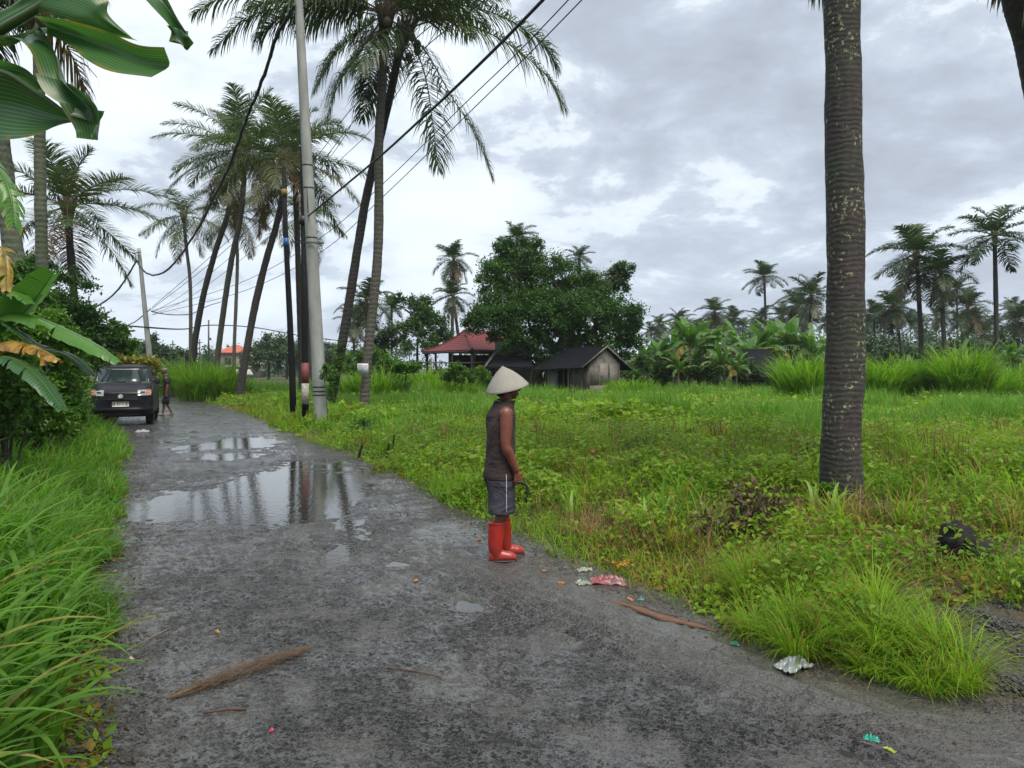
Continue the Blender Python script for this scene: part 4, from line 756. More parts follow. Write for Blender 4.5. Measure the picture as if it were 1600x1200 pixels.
def bamboo_mat():
    m, nt, bs, out = new_mat('woven_bamboo'); pos = node(nt, 'NewGeometry').outputs['Position']; sp = node(nt, 'SeparateXYZ'); nt.links.new(pos, sp.inputs[0])
    w1 = fmath(nt, 'SINE', fmath(nt, 'MULTIPLY', sp.outputs[0], 75.)); w2 = fmath(nt, 'SINE', fmath(nt, 'MULTIPLY', sp.outputs[2], 28.)); w = fmath(nt, 'MULTIPLY', w1, w2); n = noise_n(nt, 3, 5)
    col = mixc(nt, remap(nt, w, -.4, .6), (.12, .11, .10), (.30, .28, .25)); col = mixc(nt, remap(nt, n, .4, .65, 0, .7), col, (.07, .06, .05)); nt.links.new(col, bs.inputs['Base Color']); bs.inputs['Roughness'].default_value = .9; return m
WOVEN = bamboo_mat(); BRICK = plain('bare_block', (.17, .15, .13), .9, .4, 5, bmp=.5)
def sheet(pts4, nu=14, nv=14, thick=.08, sag=0., kt=1.0):  # a thick slab between four corners, sagging like a roof; tint r runs down the slope
    a, b_, c, d = [np.array(p, float) for p in pts4]; u = np.linspace(0, 1, nu)[:, None, None]; v = np.linspace(0, 1, nv)[None, :, None]
    V = (a * (1 - v) + b_ * v) * (1 - u) + (d * (1 - v) + c * v) * u; V = V - np.array([0, 0, 1.]) * sag * np.sin(u * math.pi) * 1.0
    T = np.stack([np.repeat(np.linspace(0, kt, nu)[:, None], nv, 1), np.zeros((nu, nv)), np.zeros((nu, nv))], -1).reshape(-1, 3)
    top_ = V.reshape(-1, 3); bot = top_ - [0, 0, thick]; F = gridF(nu, nv); N_ = nu * nv; ring = [i for i in range(nv)] + [r * nv + nv - 1 for r in range(1, nu)] + [N_ - 1 - i for i in range(1, nv)] + [r * nv for r in range(nu - 2, 0, -1)]
    S2 = np.array([[ring[i], ring[(i + 1) % len(ring)], ring[(i + 1) % len(ring)] + N_, ring[i] + N_] for i in range(len(ring))])
    return np.vstack([top_, bot]), np.vstack([F, F[:, ::-1] + N_, S2]), np.vstack([T, T])
# red-roofed pavilion, seen over one corner
N_ = P(738, 548, 45.0); Lc = P(658, 549.5, 50.5); Rc = P(838, 531, 51.0); Bc = Lc + Rc - N_; r1 = P(727, 515.5, 50.0); r2 = P(778, 518, 51.5); 
for v in (N_, Lc, Rc, Bc): v[2] = 2.78
r1[2] = r2[2] = 4.15
ctr = (N_ + Bc) / 2; gb = np.array([ctr[0], ctr[1], float(H(ctr[0], ctr[1]))]); e = empty('pavilion', gb, 'open pavilion on posts under a low red tiled roof', 'pavilion')
for p4 in ((r1, r1, N_, Lc), (r1, r2, Rc, N_), (r2, r2, Bc, Rc), (r2, r1, Lc, Bc)): q = Q(); q.add(*sheet(p4, sag=.22, thick=.07)); q.build('roof_face', RTILE, e, origin=gb)
q = Q()
for a, c_ in ((r1, N_), (r1, Lc), (r2, Rc), (r1, r2)):
    t = np.linspace(0, 1, 12)[:, None]; C = a * (1 - t) + c_ * t - np.array([0, 0, 1.]) * .22 * np.sin(t * math.pi) * (np.linalg.norm(a - c_) > 2); q.add(*tube(C + [0, 0, .01], .06, 8))
q.build('ridge_cap', plain('dark_ridge_tile', (.10, .02, .022), .85, .3, 5), e, origin=gb)
for a, c_ in ((N_, Lc), (N_, Rc)): q = Q(); q.add(*beam(a * .97 + c_ * .03 - [0, 0, .13], a * .04 + c_ * .96 - [0, 0, .13], .1, .12)); q.build('eave_beam', DARKW, e, origin=gb)
ins = lambda p, k=.1: p * (1 - k) + ctr * k
for p, m, w in ((ins(N_), OLDW, .2), (ins(Lc), DARKW, .13), (ins((N_ * .55 + Lc * .45), .06), DARKW, .13), (ins((N_ * .25 + Lc * .75), .06), DARKW, .1), (ins(N_ * .72 + Rc * .28, .08), OLDW, .2), (ins(N_ * .4 + Rc * .6, .1), DARKW, .14), (ins(Rc), DARKW, .14)):
    q = Q(); q.add(*box((p[0], p[1], (2.68 + gb[2] - .2) / 2), (w, w, 2.68 - gb[2] + .2), .6)); q.build('post', m, e, origin=gb)
bk1 = Bc * .62 + Lc * .38; bk2 = Bc * .62 + Rc * .38; cmid = ctr
for a, c_, m in ((ctr * .55 + Lc * .45, ctr * .3 + Rc * .7, DARKW), (ctr * .3 + Rc * .7, Rc * .9 + ctr * .1, CEM)): q = Q(); q.add(*beam([a[0], a[1], 1.5], [c_[0], c_[1], 1.5], .1, 2.3) if 0 else beam([a[0], a[1], 1.45], [c_[0], c_[1], 1.45], 2.2, .12)); q.build('inner_wall', m, e, origin=gb)
rl = [P(655, 566, 48.5), P(700, 567, 46.5), P(738, 567, 44.8), P(768, 566, 46)]; q = Q(); q.add(*tube(catmull(rl, 20), .045, 7)); q.build('bamboo_rail', OLDW, e, origin=gb)
# cement-fronted block behind the conical hat and the low dark shelter
b = on(802, 46.5); e = empty('cement_block_house', b, 'plain cement upper wall between the red roof and the mango tree', 'building')
q = Q(); z0 = P(800, 551, 46)[2]; z1 = P(800, 531, 46)[2]; q.add(*box((b[0] + .05, 46.6, (z0 + z1) / 2), (2.3, 1.2, z1 - z0))); q.build('upper_wall', CEM2, e, origin=b)
q = Q(); q.add(*box((b[0] + .05, 46.8, z0 / 2), (2.2, .9, z0))); q.build('wall', CEM, e, origin=b)
q = Q(); q.add(*box((b[0] + .05, 46.6, z1 + .035), (2.45, 1.35, .07))); q.build('roof_slab', CEM, e, origin=b)
b = on(800, 42.5); e = empty('low_shelter', b, 'low open shelter with a dark sagging roof just behind the conical hat', 'shelter')
A1, A2, A3, A4 = P(775, 555, 43.5), P(825, 556, 43.5), P(836, 573, 41.6), P(760, 573, 41.6); q = Q(); q.add(*sheet((A1, A2, A3, A4), sag=.1, thick=.08)); q.build('roof', TARP, e, origin=b)
q = Q(); q.add(*sheet((A2, A1, P(760, 573, 45.2), P(845, 573, 45.2)), sag=.1, thick=.08)); q.build('rear_roof', TARP, e, origin=b)
for a, c_ in ((P(774, 551, 43.5), P(757, 574, 41.55)),): q = Q(); q.add(*beam(a, c_, .1, .1)); q.build('barge_board', OLDW, e, origin=b)
for px, D in ((772, 42), (829, 42), (772, 45), (829, 45)): p = on(px, D); zt = 1.65 + .12; q = Q(); q.add(*box((p[0], D, (p[2] + zt) / 2), (.12, .12, zt - p[2]))); q.build('post', DARKW, e, origin=b)
q = Q(); p = on(775, 42.3); q.add(*box((p[0] + .1, 42.3, 1.0), (.5, .06, 1.5))); q.build('side_panel', CEM2, e, origin=b)
# wooden shed with gable of woven bamboo
A_, B_, C_ = on(921, 39.5), on(967, 39.9), on(853, 42.6); D_ = B_ + C_ - A_; gz = float(min(A_[2], C_[2])) - .1; wz = 1.93; az = 2.82; b = (A_ + D_) / 2; b[2] = gz
e = empty('wooden_shed', b, 'old wooden shed with black sheet roof and woven bamboo gable end', 'shed')
V2 = lambda p, z: np.array([p[0], p[1], z])
def wall(p, r, z0, z1, m, nm, t=.06): q = Q(); c_ = (V2(p, (z0 + z1) / 2), V2(r, (z0 + z1) / 2)); q.add(*beam(c_[0], c_[1], z1 - z0, t)); return q.build(nm, m, e, origin=b)
lp = lambda p, r, t: p * (1 - t) + r * t
wall(A_, B_, gz, .78, BRICK, 'block_footing', .16); wall(A_, B_, .78, wz, WOVEN, 'woven_panel', .05); wall(lp(A_, C_, .0), lp(A_, C_, .13), gz, wz - .05, OLDW, 'plank_wall'); wall(lp(A_, C_, .13), lp(A_, C_, .42), gz, 1.78, OLDW, 'plank_door', .05)
wall(lp(A_, C_, .72), C_, gz, 1.62, CEM2, 'cement_panel', .1); wall(B_, D_, gz, wz, DARKW, 'rear_side_wall'); wall(C_, D_, gz, 1.62, DARKW, 'back_wall')
am = lp(A_, B_, .5); cm = lp(C_, D_, .5)
q = Q(); tri = [V2(A_, wz), V2(B_, wz), V2(am, az - .06)]; nn = np.array([-.0, -1, 0]) * .03; q.add([tri[0] - nn, tri[1] - nn, tri[2] - nn, tri[2] - nn + [.001, 0, 0], tri[0] + nn, tri[1] + nn, tri[2] + nn, tri[2] + nn + [.001, 0, 0]], [[0, 1, 2, 3], [4, 7, 6, 5]]); q.build('gable', WOVEN, e, smooth=False, origin=b)
ov = .22; A1 = am + (am - cm) * ov / 4.0; C1 = cm + (cm - am) * ov / 4.0; lA = A_ + (A_ - B_) * .35 + (A_ - C_) * .06; lC = C_ + (A_ - B_) * .55 + (C_ - A_) * .04; rB = B_ + (B_ - A_) * .38 + (A_ - C_) * .06; rD = D_ + (B_ - A_) * .38
q = Q(); q.add(*sheet((V2(A1, az), V2(C1, az), V2(lC, 1.58), V2(lA, 1.72)), sag=.12, thick=.05)); q.build('roof_sheet', TARP, e, origin=b)
q = Q(); q.add(*sheet((V2(C1, az), V2(A1, az), V2(rB, 1.6), V2(rD, 1.6)), sag=.08, thick=.05)); q.build('roof_sheet', TARP, e, origin=b)
for a, c_ in ((V2(A1, az), V2(lA, 1.72)), (V2(A1, az), V2(rB, 1.6))): q = Q(); q.add(*beam(a - [0, .02, .03], c_ - [0, .02, .03], .07, .04)); q.build('barge_board', OLDW, e, origin=b)
for t in (.001, .34, .67, 1.): p = lp(A_, B_, t); q = Q(); q.add(*box((p[0], p[1] - .05, (gz + wz) / 2), (.06, .06, wz - gz))); q.build('batten', OLDW, e, origin=b)
for t in (.15, .45, .56, .70, .98): p = lp(A_, C_, t); q = Q(); q.add(*box((p[0] - .04, p[1] - .05, (gz + 1.7) / 2), (.08, .08, 1.7 - gz))); q.build('post', OLDW if t != .45 else CEM2, e, origin=b)
q = Q(); p = V2(B_, .75); q.add(*box((p[0] + .1, p[1] - .2, .80), (1.5, .5, .05))); q.build('bench_plank', OLDW, e, origin=b)
# half-hidden dark hut among the bananas
b = on(1205, 44); e = empty('small_hut', b, 'dark-roofed hut half hidden by banana leaves', 'hut'); R1, R2, R3, R4 = P(1188, 549, 46), P(1150, 549, 46), P(1195, 588, 43), P(1238, 582, 44)
q = Q(); q.add(*sheet((P(1160, 545, 47), P(1200, 545, 47), P(1237, 583, 44), P(1190, 590, 43)), thick=.07, sag=.05)); q.build('roof', TARP, e, origin=b)
q = Q(); q.add(*box((b[0] + .75, 45, .75), (1.2, 1.6, 1.4))); q.build('wall', CEM2, e, origin=b); q = Q(); q.add(*box((b[0] - .7, 45.4, .7), (1.6, 1.2, 1.3))); q.build('dark_wall', DARKW, e, origin=b)
# far two-storey house
b = on(364, 128); e = empty('house', b, 'distant two-storey house with an orange tiled hip roof', 'house'); w = 4.4
q = Q(); zt = P(0, 551, 128)[2]; q.add(*box((b[0], 129.5, zt / 2), (w, 4, zt - .05))); q.build('wall', CEM2, e, origin=b)
za = P(0, 538.5, 128)[2]; c0 = [b[0] - w / 2 - .4, 127, zt]; c1 = [b[0] + w / 2 + .4, 127, zt]; c2 = [b[0] + w / 2 + .4, 132, zt]; c3 = [b[0] - w / 2 - .4, 132, zt]; a1 = [b[0] - .4, 129.5, za]; a2 = [b[0] + .4, 129.5, za]
for p4 in ((a1, a2, c1, c0), (a2, a2, c2, c1), (a2, a1, c3, c2), (a1, a1, c0, c3)): q = Q(); q.add(*sheet([np.array(p) for p in p4], thick=.1)); q.build('roof_face', OTILE, e, origin=b)
q = Q(); q.add(*box((b[0] + 3.2, 129.5, 2.0), (2.2, 3, 3.9))); q.build('side_wing', CEM2, e, origin=b)
q = Q(); q.add(*box((b[0] + 1.8, 127.2, P(0, 573, 127)[2]), (5.6, 1.0, .25))); q.build('balcony_slab', CEM2, e, origin=b)
q = Q(); q.add(*box((b[0] - .6, 127.46, 2.9), (1.1, .1, 1.1))); q.build('window', DARKW, e, origin=b); q = Q(); q.add(*box((b[0] + 1.5, 127.46, 3.0), (.35, .1, 1.4))); q.build('window', DARKW, e, origin=b)
b = on(380, 110); e = empty('market_canopy', b, 'small white sheet roof below the distant house', 'shelter'); q = Q(); q.add(*sheet((P(366, 577, 112), P(391, 577, 112), P(396, 585, 108), P(364, 585, 108)), thick=.1)); q.build('roof', WHT, e, origin=b)
for px in (367, 393): p = on(px, 109); q = Q(); q.add(*box((p[0], 109, (p[2] + .9) / 2), (.1, .1, max(.4, .9 - p[2])))); q.build('post', OLDW, e, origin=b)
# ------------------------------------------------------------------ people
def skin_mat(name, c): 
    m, nt, bs, out = new_mat(name); n = noise_n(nt, 30, 4, objco(nt)); nt.links.new(mixc(nt, remap(nt, n, .3, .7), c, tuple(k * .75 for k in c)), bs.inputs['Base Color']); bs.inputs['Roughness'].default_value = .45
    bs.inputs['Subsurface Weight'].default_value = .08; bs.inputs['Subsurface Radius'].default_value = (.01, .004, .002); return m
SKIN = skin_mat('tanned_skin', (0.165, 0.05, 0.032)); SKIN2 = skin_mat('brown_skin', (0.17, 0.075, 0.045))
def cloth(name, c, var=.3, sc=25, rough=.9):
    m, nt, bs, out = new_mat(name); co = objco(nt); n = noise_n(nt, 6, 4, co); f = noise_n(nt, sc * 8, 3, co)
    nt.links.new(mixc(nt, remap(nt, n, .3, .7), c, tuple(k * (1 - var) for k in c)), bs.inputs['Base Color']); bs.inputs['Roughness'].default_value = rough; fo = noise_n(nt, 3.2, 3, co, dist=1.2, stretch=(1, 1, 2.2)); bump(nt, bs, fmath(nt, 'ADD', fmath(nt, 'MULTIPLY', fo, 9), fmath(nt, 'ADD', fmath(nt, 'MULTIPLY', n, 3), fmath(nt, 'MULTIPLY', f, .6))), .6, .008); return m
VEST = cloth('faded_brown_vest', (0.036, 0.024, 0.022)); SHORT = cloth('slate_shorts', (0.036, 0.034, 0.05), .25); STRIPE = cloth('pale_piping', (.5, .5, .55), .1)
m_, nt_, bs_, _o = new_mat('red_rubber'); BOOT = m_; n_ = noise_n(nt_, 14, 5, objco(nt_)); nt_.links.new(mixc(nt_, remap(nt_, n_, .45, .7, 0, .7), (0.37, 0.022, 0.016), (0.20, 0.02, 0.015)), bs_.inputs['Base Color']); sz_ = node(nt_, 'SeparateXYZ'); nt_.links.new(objco(nt_), sz_.inputs[0]); mf_ = fmath(nt_, 'MULTIPLY', remap(nt_, sz_.outputs[2], .02, .2, 1, 0), remap(nt_, noise_n(nt_, 45, 5, objco(nt_), rough=.7), .42, .62)); nt_.links.new(mixc(nt_, fmath(nt_, 'MULTIPLY', mf_, .8), bs_.inputs['Base Color'].links[0].from_socket, (.07, .055, .045)), bs_.inputs['Base Color']); bump(nt_, bs_, noise_n(nt_, 11, 3, objco(nt_), dist=.8), .5, .01); bs_.inputs['Roughness'].default_value = .33
SOLE = plain('dark_sole', (.02, .014, .012), .6, .3, 12); HAIR = plain('dark_hair', (.012, .01, .009), .7, .3, 60, bmp=.5)
m_, nt_, bs_, _o = new_mat('woven_hat'); HAT = m_; at_ = node(nt_, 'Attribute', attribute_name='tint'); sp_ = node(nt_, 'SeparateColor'); nt_.links.new(at_.outputs['Color'], sp_.inputs[0])
w1 = fmath(nt_, 'SINE', fmath(nt_, 'MULTIPLY', sp_.outputs[0], 260.)); w2 = fmath(nt_, 'SINE', fmath(nt_, 'MULTIPLY', sp_.outputs[1], 700.)); ww = fmath(nt_, 'MULTIPLY', w1, w2); n_ = noise_n(nt_, 9, 5, objco(nt_))
c_ = mixc(nt_, remap(nt_, ww, -.6, .6, .0, .45), (0.29, 0.28, 0.25), (0.20, 0.19, 0.165)); c_ = mixc(nt_, remap(nt_, n_, .42, .68, 0, .5), c_, (0.19, 0.185, 0.16)); nt_.links.new(c_, bs_.inputs['Base Color']); bs_.inputs['Roughness'].default_value = .8; bump(nt_, bs_, ww, .4, .004)
def remesh(o, vox, sm=4, fac=.5):
    m = o.modifiers.new('remesh', 'REMESH'); m.mode = 'VOXEL'; m.voxel_size = vox; m.use_smooth_shade = True
    s_ = o.modifiers.new('smooth', 'SMOOTH'); s_.iterations = sm; s_.factor = fac; return o
def ring(c, rx, ry, n=28, wr=0., seed=0, ex=2.2, tilt=0.):
    th = np.arange(n) * 2 * math.pi / n; cs, sn = np.cos(th), np.sin(th); x = np.sign(cs) * np.abs(cs) ** (2 / ex); y = np.sign(sn) * np.abs(sn) ** (2 / ex)
    w = 1 + wr * (vnoise(cs * 2.5 + 5, sn * 2.5 + c[2] * 11, seed) - .5); return np.stack([c[0] + x * rx * w, c[1] + y * ry * w, c[2] + tilt * x * rx + 0 * x], -1)
TORSO = [(.66, -.03, .10, .15), (.74, -.03, .112, .158), (.82, -.025, .10, .15), (.93, -.02, .09, .138), (1.05, -.02, .095, .148), (1.17, -.022, .104, .162), (1.26, -.018, .10, .165), (1.32, -.005, .078, .135), (1.365, .012, .056, .078), (1.40, .025, .05, .052)]
def hand(q, w, d, palm_n, s=1.0, grip=True, side=1):
    """wrist point, forearm direction, palm normal; four unequal curled fingers and a thumb from the side of the palm"""
    w = np.array(w, float); d = np.array(d, float); d /= np.linalg.norm(d); p = np.array(palm_n, float); p -= d * p.dot(d); p /= np.linalg.norm(p); t = np.cross(d, p) * side
    for k in (-1.5, -.5, .5, 1.5): q.add(*tube([w - d * .01, w + d * .045 * s + t * k * .011, w + d * .085 * s + t * k * .019 * s], [.016, .014, .0125], 8))
    for k, l in ((-1.5, .8), (-.5, .95), (.5, 1.0), (1.5, .9)):
        a = w + d * .083 * s + t * k * .019 * s; c1 = a + (d * .030 + p * .010) * l; c2 = c1 + (d * (.004 if grip else .022) + p * .026) * l; c3 = c2 + (-d * (.018 if grip else -.008) + p * .012) * l
        q.add(*tube([a, c1, c2, c3], [.0105, .0095, .009, .0075], 8))
    b = w + d * .025 + t * .026; q.add(*tube([b, b + t * .018 + d * .022 + p * .012, b + t * .008 + d * .045 + p * .028, b - t * .006 + d * .062 + p * .034], [.013, .012, .0105, .008], 8))
def leg(q, hip, knee, ank, toe_dir, bare=True):
    hip, knee, ank = map(lambda v: np.array(v, float), (hip, knee, ank)); C = np.array([hip, hip * .5 + knee * .5, knee, knee * .65 + ank * .35 - np.array([.012, 0, 0]), ank]); q.add(*tube(catmull(C, 18), np.interp(np.linspace(0, 4, 18), [0, 1, 2, 2.9, 4], [.078, .066, .048, .047, .031]), 14))
    if bare:
        f = np.array(toe_dir, float); a = ank - [0, 0, .045]; q.add(*ellipsoid(a - f * .035, (.034, .034, .036), 10, 8)); q.add(*tube([a - f * .03, a + f * .05 + [0, 0, .0], a + f * .12 - [0, 0, .012], a + f * .16 - [0, 0, .015]], [.033, .032, .026, .014], 10, True, [.03, .038, .042, .03]))
def arm(q, sh, el, wr): 
    C = np.array([sh, np.array(sh) * .5 + np.array(el) * .5, el, np.array(el) * .6 + np.array(wr) * .4, wr]); q.add(*tube(catmull(C, 18), np.interp(np.linspace(0, 4, 18), [0, .7, 1.9, 2.5, 4], [.056, .055, .043, .046, .029]), 14)); q.add(*ellipsoid(sh, (.06, .055, .064), 12, 9))
def head(q, c, yaw=0.):
    c = np.array(c, float); R = lambda v: np.array([v[0] * math.cos(yaw) - v[1] * math.sin(yaw), v[0] * math.sin(yaw) + v[1] * math.cos(yaw), v[2]]) + c
    q.add(*ellipsoid(c + [0, 0, .02], (.094, .076, .10), 18, 14)); q.add(*ellipsoid(R((.028, 0, -.045)), (.06, .052, .065), 14, 10)); q.add(*ellipsoid(R((.05, 0, -.088)), (.028, .026, .022), 10, 8))
    q.add(*tube([R((.082, 0, .03)), R((.098, 0, .0)), R((.112, 0, -.022)), R((.095, 0, -.032))], [.010, .011, .015, .013], 8)); q.add(*ellipsoid(R((.088, 0, -.056)), (.012, .024, .008), 10, 6)); q.add(*ellipsoid(R((.085, 0, -.068)), (.012, .02, .007), 10, 6)); q.add(*ellipsoid(R((.078, 0, .045)), (.018, .055, .012), 10, 6))
    for s in (1, -1): q.add(*ellipsoid(R((-.005, s * .079, -.005)), (.018, .009, .032), 10, 8)); q.add(*ellipsoid(R((.06, s * .032, -.02)), (.025, .022, .022), 10, 8))
    return R
fx = (786 - 800) / 1200 * 6.6
man = empty('person', (fx, 6.62, 0), 'man in conical hat, brown sleeveless shirt and red boots at the road edge', 'person', math.radians(13))
q = Q(); q.add(*loft([ring((c, 0, z), a, b) for z, c, a, b in TORSO])); q.add(*ellipsoid((-.03, 0, .68), (.10, .15, .08))); q.add(*tube([(.005, 0, 1.34), (.022, 0, 1.40), (.04, 0, 1.47)], [.06, .052, .055], 14))
hr_ = head(q, (.05, 0, 1.495), .25)
shN, elN, wrN = (-.012, -.178, 1.268), (-.02, -.205, 1.0), (.075, -.185, .785)
arm(q, shN, elN, wrN); hd = np.array(wrN) - elN; hand(q, wrN, hd * .5 + np.array([.0, 0.01, -.15]), (-.15, 1, .1), 1, True, 1)
arm(q, (-.012, .178, 1.268), (0, .21, 1.0), (.10, .17, .80)); hand(q, (.10, .17, .80), (.25, -.1, -1), (-.2, -1, 0), 1, True, -1)
leg(q, (-.04, -.08, .70), (-.035, -.085, .40), (-.075, -.08, .10), (1, 0, 0), False); leg(q, (-.02, .08, .70), (.03, .085, .40), (.035, .10, .10), (1, 0, 0), False)
for s in (-1, 1): pass
remesh(q.build('body', SKIN, man), .0055, 3)
q = Q(); rings = []
for i, z in enumerate(np.linspace(.70, 1.372, 30)):
    zt = [t[0] for t in TORSO]; c = np.interp(z, zt, [t[1] for t in TORSO]); a = np.interp(z, zt, [t[2] for t in TORSO]) + .015 + .012 * sstep(.95, .72, z); a = max(a, .122 - .03 * float(sstep(1.24, 1.32, z))); b = np.interp(z, zt, [t[3] for t in TORSO]) + .014 + .012 * sstep(.95, .72, z); b = max(b, .166 - .05 * float(sstep(1.24, 1.32, z)))
    rings.append(ring((c, 0, z), a, b, 48, .13, 4))
rings = [r_ * np.array([1, 1, 1.]) for r_ in rings]; q.add(*loft([rings[0] * [.97, .97, 1] + [0, 0, .01]] + rings)); o = q.build('vest', VEST, man); md = o.modifiers.new('sub', 'SUBSURF'); md.levels = md.render_levels = 1
for s in (-1, 1):                        # arm-hole hems
    th = np.linspace(0, 2 * math.pi, 26); C = np.stack([-.014 + .052 * np.cos(th), s * (.168 + .012 * np.sin(th)), 1.262 + .068 * np.sin(th)], -1); q = Q(); q.add(*tube(C, .006, 6, False)); q.build('armhole_hem', VEST, man)
q = Q(); th = np.linspace(0, 2 * math.pi, 26); q.add(*tube(np.stack([.014 + .064 * np.cos(th), .084 * np.sin(th), 1.368 - .02 * np.cos(th)], -1), .006, 6, False)); q.build('neck_hem', VEST, man)
q = Q(); q.add(*loft([ring((c, 0, z), a + .024, b + .022, 32, .05, 8) for z, c, a, b in ((.64, -.02, .10, .16), (.66, -.025, .112, .165), (.72, -.028, .112, .158), (.79, -.025, .103, .15), (.82, -.025, .02, .03))] ))
for s, kx, ax in ((-1, -.033, -.02), (1, .02, .01)):
    rr = []
    for z in np.linspace(.70, .412, 9): t = (.70 - z) / .288; rr.append(ring((-.03 * (1 - t) + kx * t, s * (.078 + .012 * t), z), (.105 + .010 * t), .093 + .012 * t, 28, .2, 9 + s))
    rr = [rr[0] * [1, 1, 1] * 1.0] + rr + [rr[-1] * [1, 1, 1] + [0, 0, .012]]; cc = rr[0].mean(0); rr[0] = (rr[0] - cc) * .01 + cc; ce = rr[-1].mean(0); rr[-1] = (rr[-1] - ce) * .82 + ce; rr.append((rr[-1] - ce) * .01 + ce + [0, 0, .02]); q.add(*loft(rr))
remesh(q.build('shorts', SHORT, man), .007, 3)
q = Q(); q.add(*loft([np.array([[x0 - .0025, y0, z], [x0 + .0025, y0, z], [x0 + .0025, y0 + .01, z], [x0 - .0025, y0 + .01, z]]) for x0, y0, z in ((-.012, -.186, .76), (-.012, -.190, .68), (-.013, -.1905, .60), (-.012, -.190, .52), (-.01, -.1885, .43))])); q.build('side_piping', STRIPE, man)
def boot(x, y, ang, knee_x):
    q = Q(); q.add(*tube(catmull([(knee_x, y, .34), (x * .6 + knee_x * .4, y, .24), (x, y, .12), (x + .005, y, .06)], 16), np.interp(np.linspace(0, 1, 16), [0, .5, .8, 1], [.074, .066, .056, .05]), 22))
    f = np.array([math.cos(ang), math.sin(ang), 0]); a = np.array([x, y, 0]); q.add(*tube([a - f * .055 + [0, 0, .05], a + [0, 0, .052], a + f * .07 + [0, 0, .05], a + f * .13 + [0, 0, .042], a + f * .175 + [0, 0, .034]], [.046, .055, .05, .043, .026], 18, True, [.038, .043, .047, .047, .032]))
    o = remesh(q.build('boot', BOOT, man), .006, 4)
    q = Q(); rr = []
    for z in (.0, .018): rr.append(np.array([[*(a + f * (.062 + .125 * math.cos(t)) + np.array([-f[1], f[0], 0]) * (.047 + .006 * math.cos(t)) * math.sin(t))[:2], z] for t in np.linspace(0, 2 * math.pi, 28, endpoint=False)]))
    c0 = rr[0].mean(0); c1 = rr[1].mean(0); q.add(*loft([(rr[0] - c0) * .01 + c0, rr[0], rr[1], (rr[1] - c1) * .01 + c1])); q.build('sole', SOLE, o)
    q = Q(); th = np.linspace(0, 2 * math.pi, 26); q.add(*tube(np.stack([knee_x + .075 * np.cos(th), y + .075 * np.sin(th), .338 + 0 * th], -1), .005, 6, False)); q.build('boot_rim', BOOT, o)
boot(-.085, -.08, -.12, -.07); boot(.035, .10, .1, .012)
# hat
ax = np.array([-.235, -.10, .96]); ax /= np.linalg.norm(ax); rc = np.array([.035, .0, 1.482]); e1 = np.cross([0, 1., 0], ax); e1 /= np.linalg.norm(e1); e2 = np.cross(ax, e1); rings = []; Ts = []
for i, (k, h) in enumerate(((.975, -.006), (1.0, -.004), (1.005, .002), (.97, .016), (.8, .062), (.6, .105), (.4, .142), (.22, .168), (.1, .184), (.04, .193), (.005, .197))):
    th = np.arange(56) * 2 * math.pi / 56; r = .186 * k * (1 + .012 * np.cos(3 * th + 1)); rings.append(rc + ax * h + (np.cos(th) * r)[:, None] * e1 + (np.sin(th) * r)[:, None] * e2); Ts.append(np.stack([np.full(56, k), th / (2 * math.pi), 0 * th], -1))
inner = [r_ - ax * .008 for r_ in rings[3:]][::-1]; iT = Ts[3:][::-1]; V, F = loft(inner + rings); q = Q(); q.add(V, F, np.concatenate(iT + Ts)); q.build('conical_hat', HAT, man)
q = Q(); q.add(*ellipsoid((.035, 0, 1.505), (.096, .083, .085), 16, 12)); q.add(*ellipsoid((-.02, 0, 1.46), (.05, .06, .055), 12, 10)); q.build('hair', HAIR, man)
SCHK = plain('sickle_steel', (.022, .022, .024), .45, .4, 20); sk = empty('sickle', (fx, 6.62, 0), 'short dark curved sickle held down in the hatted man\'s hand', 'sickle', math.radians(13))
q = Q(); th = np.linspace(-1.9, 1.25, 20); cx, cz, r = .105, .615, .075; o_ = np.stack([cx + (r + .004) * np.cos(-th + .1), np.full(20, -.19), cz + (r + .012) * np.sin(-th + .1)], -1); wv = np.interp(np.linspace(0, 1, 20), [0, .15, .6, 1], [.002, .018, .022, .012])[:, None]
ctr_ = np.array([cx, -.19, cz]); dirv = (o_ - ctr_) / np.linalg.norm(o_ - ctr_, axis=1)[:, None]; i_ = o_ - dirv * wv; q.add(*loft([np.array([a, a * .5 + b * .5 + [0, -.002, 0], b, a * .5 + b * .5 + [0, .002, 0]]) for a, b in zip(o_, i_)])); q.build('blade', SCHK, sk)
q = Q(); q.add(*tube([o_[0] * .5 + i_[0] * .5 + [0, 0, -.0], (.10, -.178, .70), (.07, -.165, .735)] if 0 else [(.135, -.178, .672), (.115, -.172, .705), (.085, -.165, .735)], [.012, .014, .013], 10)); q.build('handle', OLDW, sk)

# second man beside the van
GSH = cloth('dark_green_shirt', (.016, .032, .018)); BSH = cloth('black_shorts', (.012, .013, .018)); CAPM = cloth('grey_cap', (.22, .22, .22))
p2 = G(260, 649); m2 = empty('person', (p2[0], p2[1], -.01), 'man in a grey cap, dark green shirt and dark shorts walking beside the van', 'person', math.radians(200)); m2.scale = (1.04, 1.04, 1.04)
q = Q(); q.add(*loft([ring((c, 0, z), a, b) for z, c, a, b in TORSO])); q.add(*tube([(.005, 0, 1.34), (.022, 0, 1.40), (.04, 0, 1.47)], [.06, .052, .055], 12)); head(q, (.05, 0, 1.495))
arm(q, (-.012, -.178, 1.268), (.02, -.22, 1.02), (.2, -.16, 1.0)); hand(q, (.2, -.16, 1.0), (1, .2, .05), (0, .2, 1)); arm(q, (-.012, .178, 1.268), (-.05, .22, 1.0), (-.02, .22, .76)); hand(q, (-.02, .22, .76), (.1, 0, -1), (0, -1, 0), 1, False)
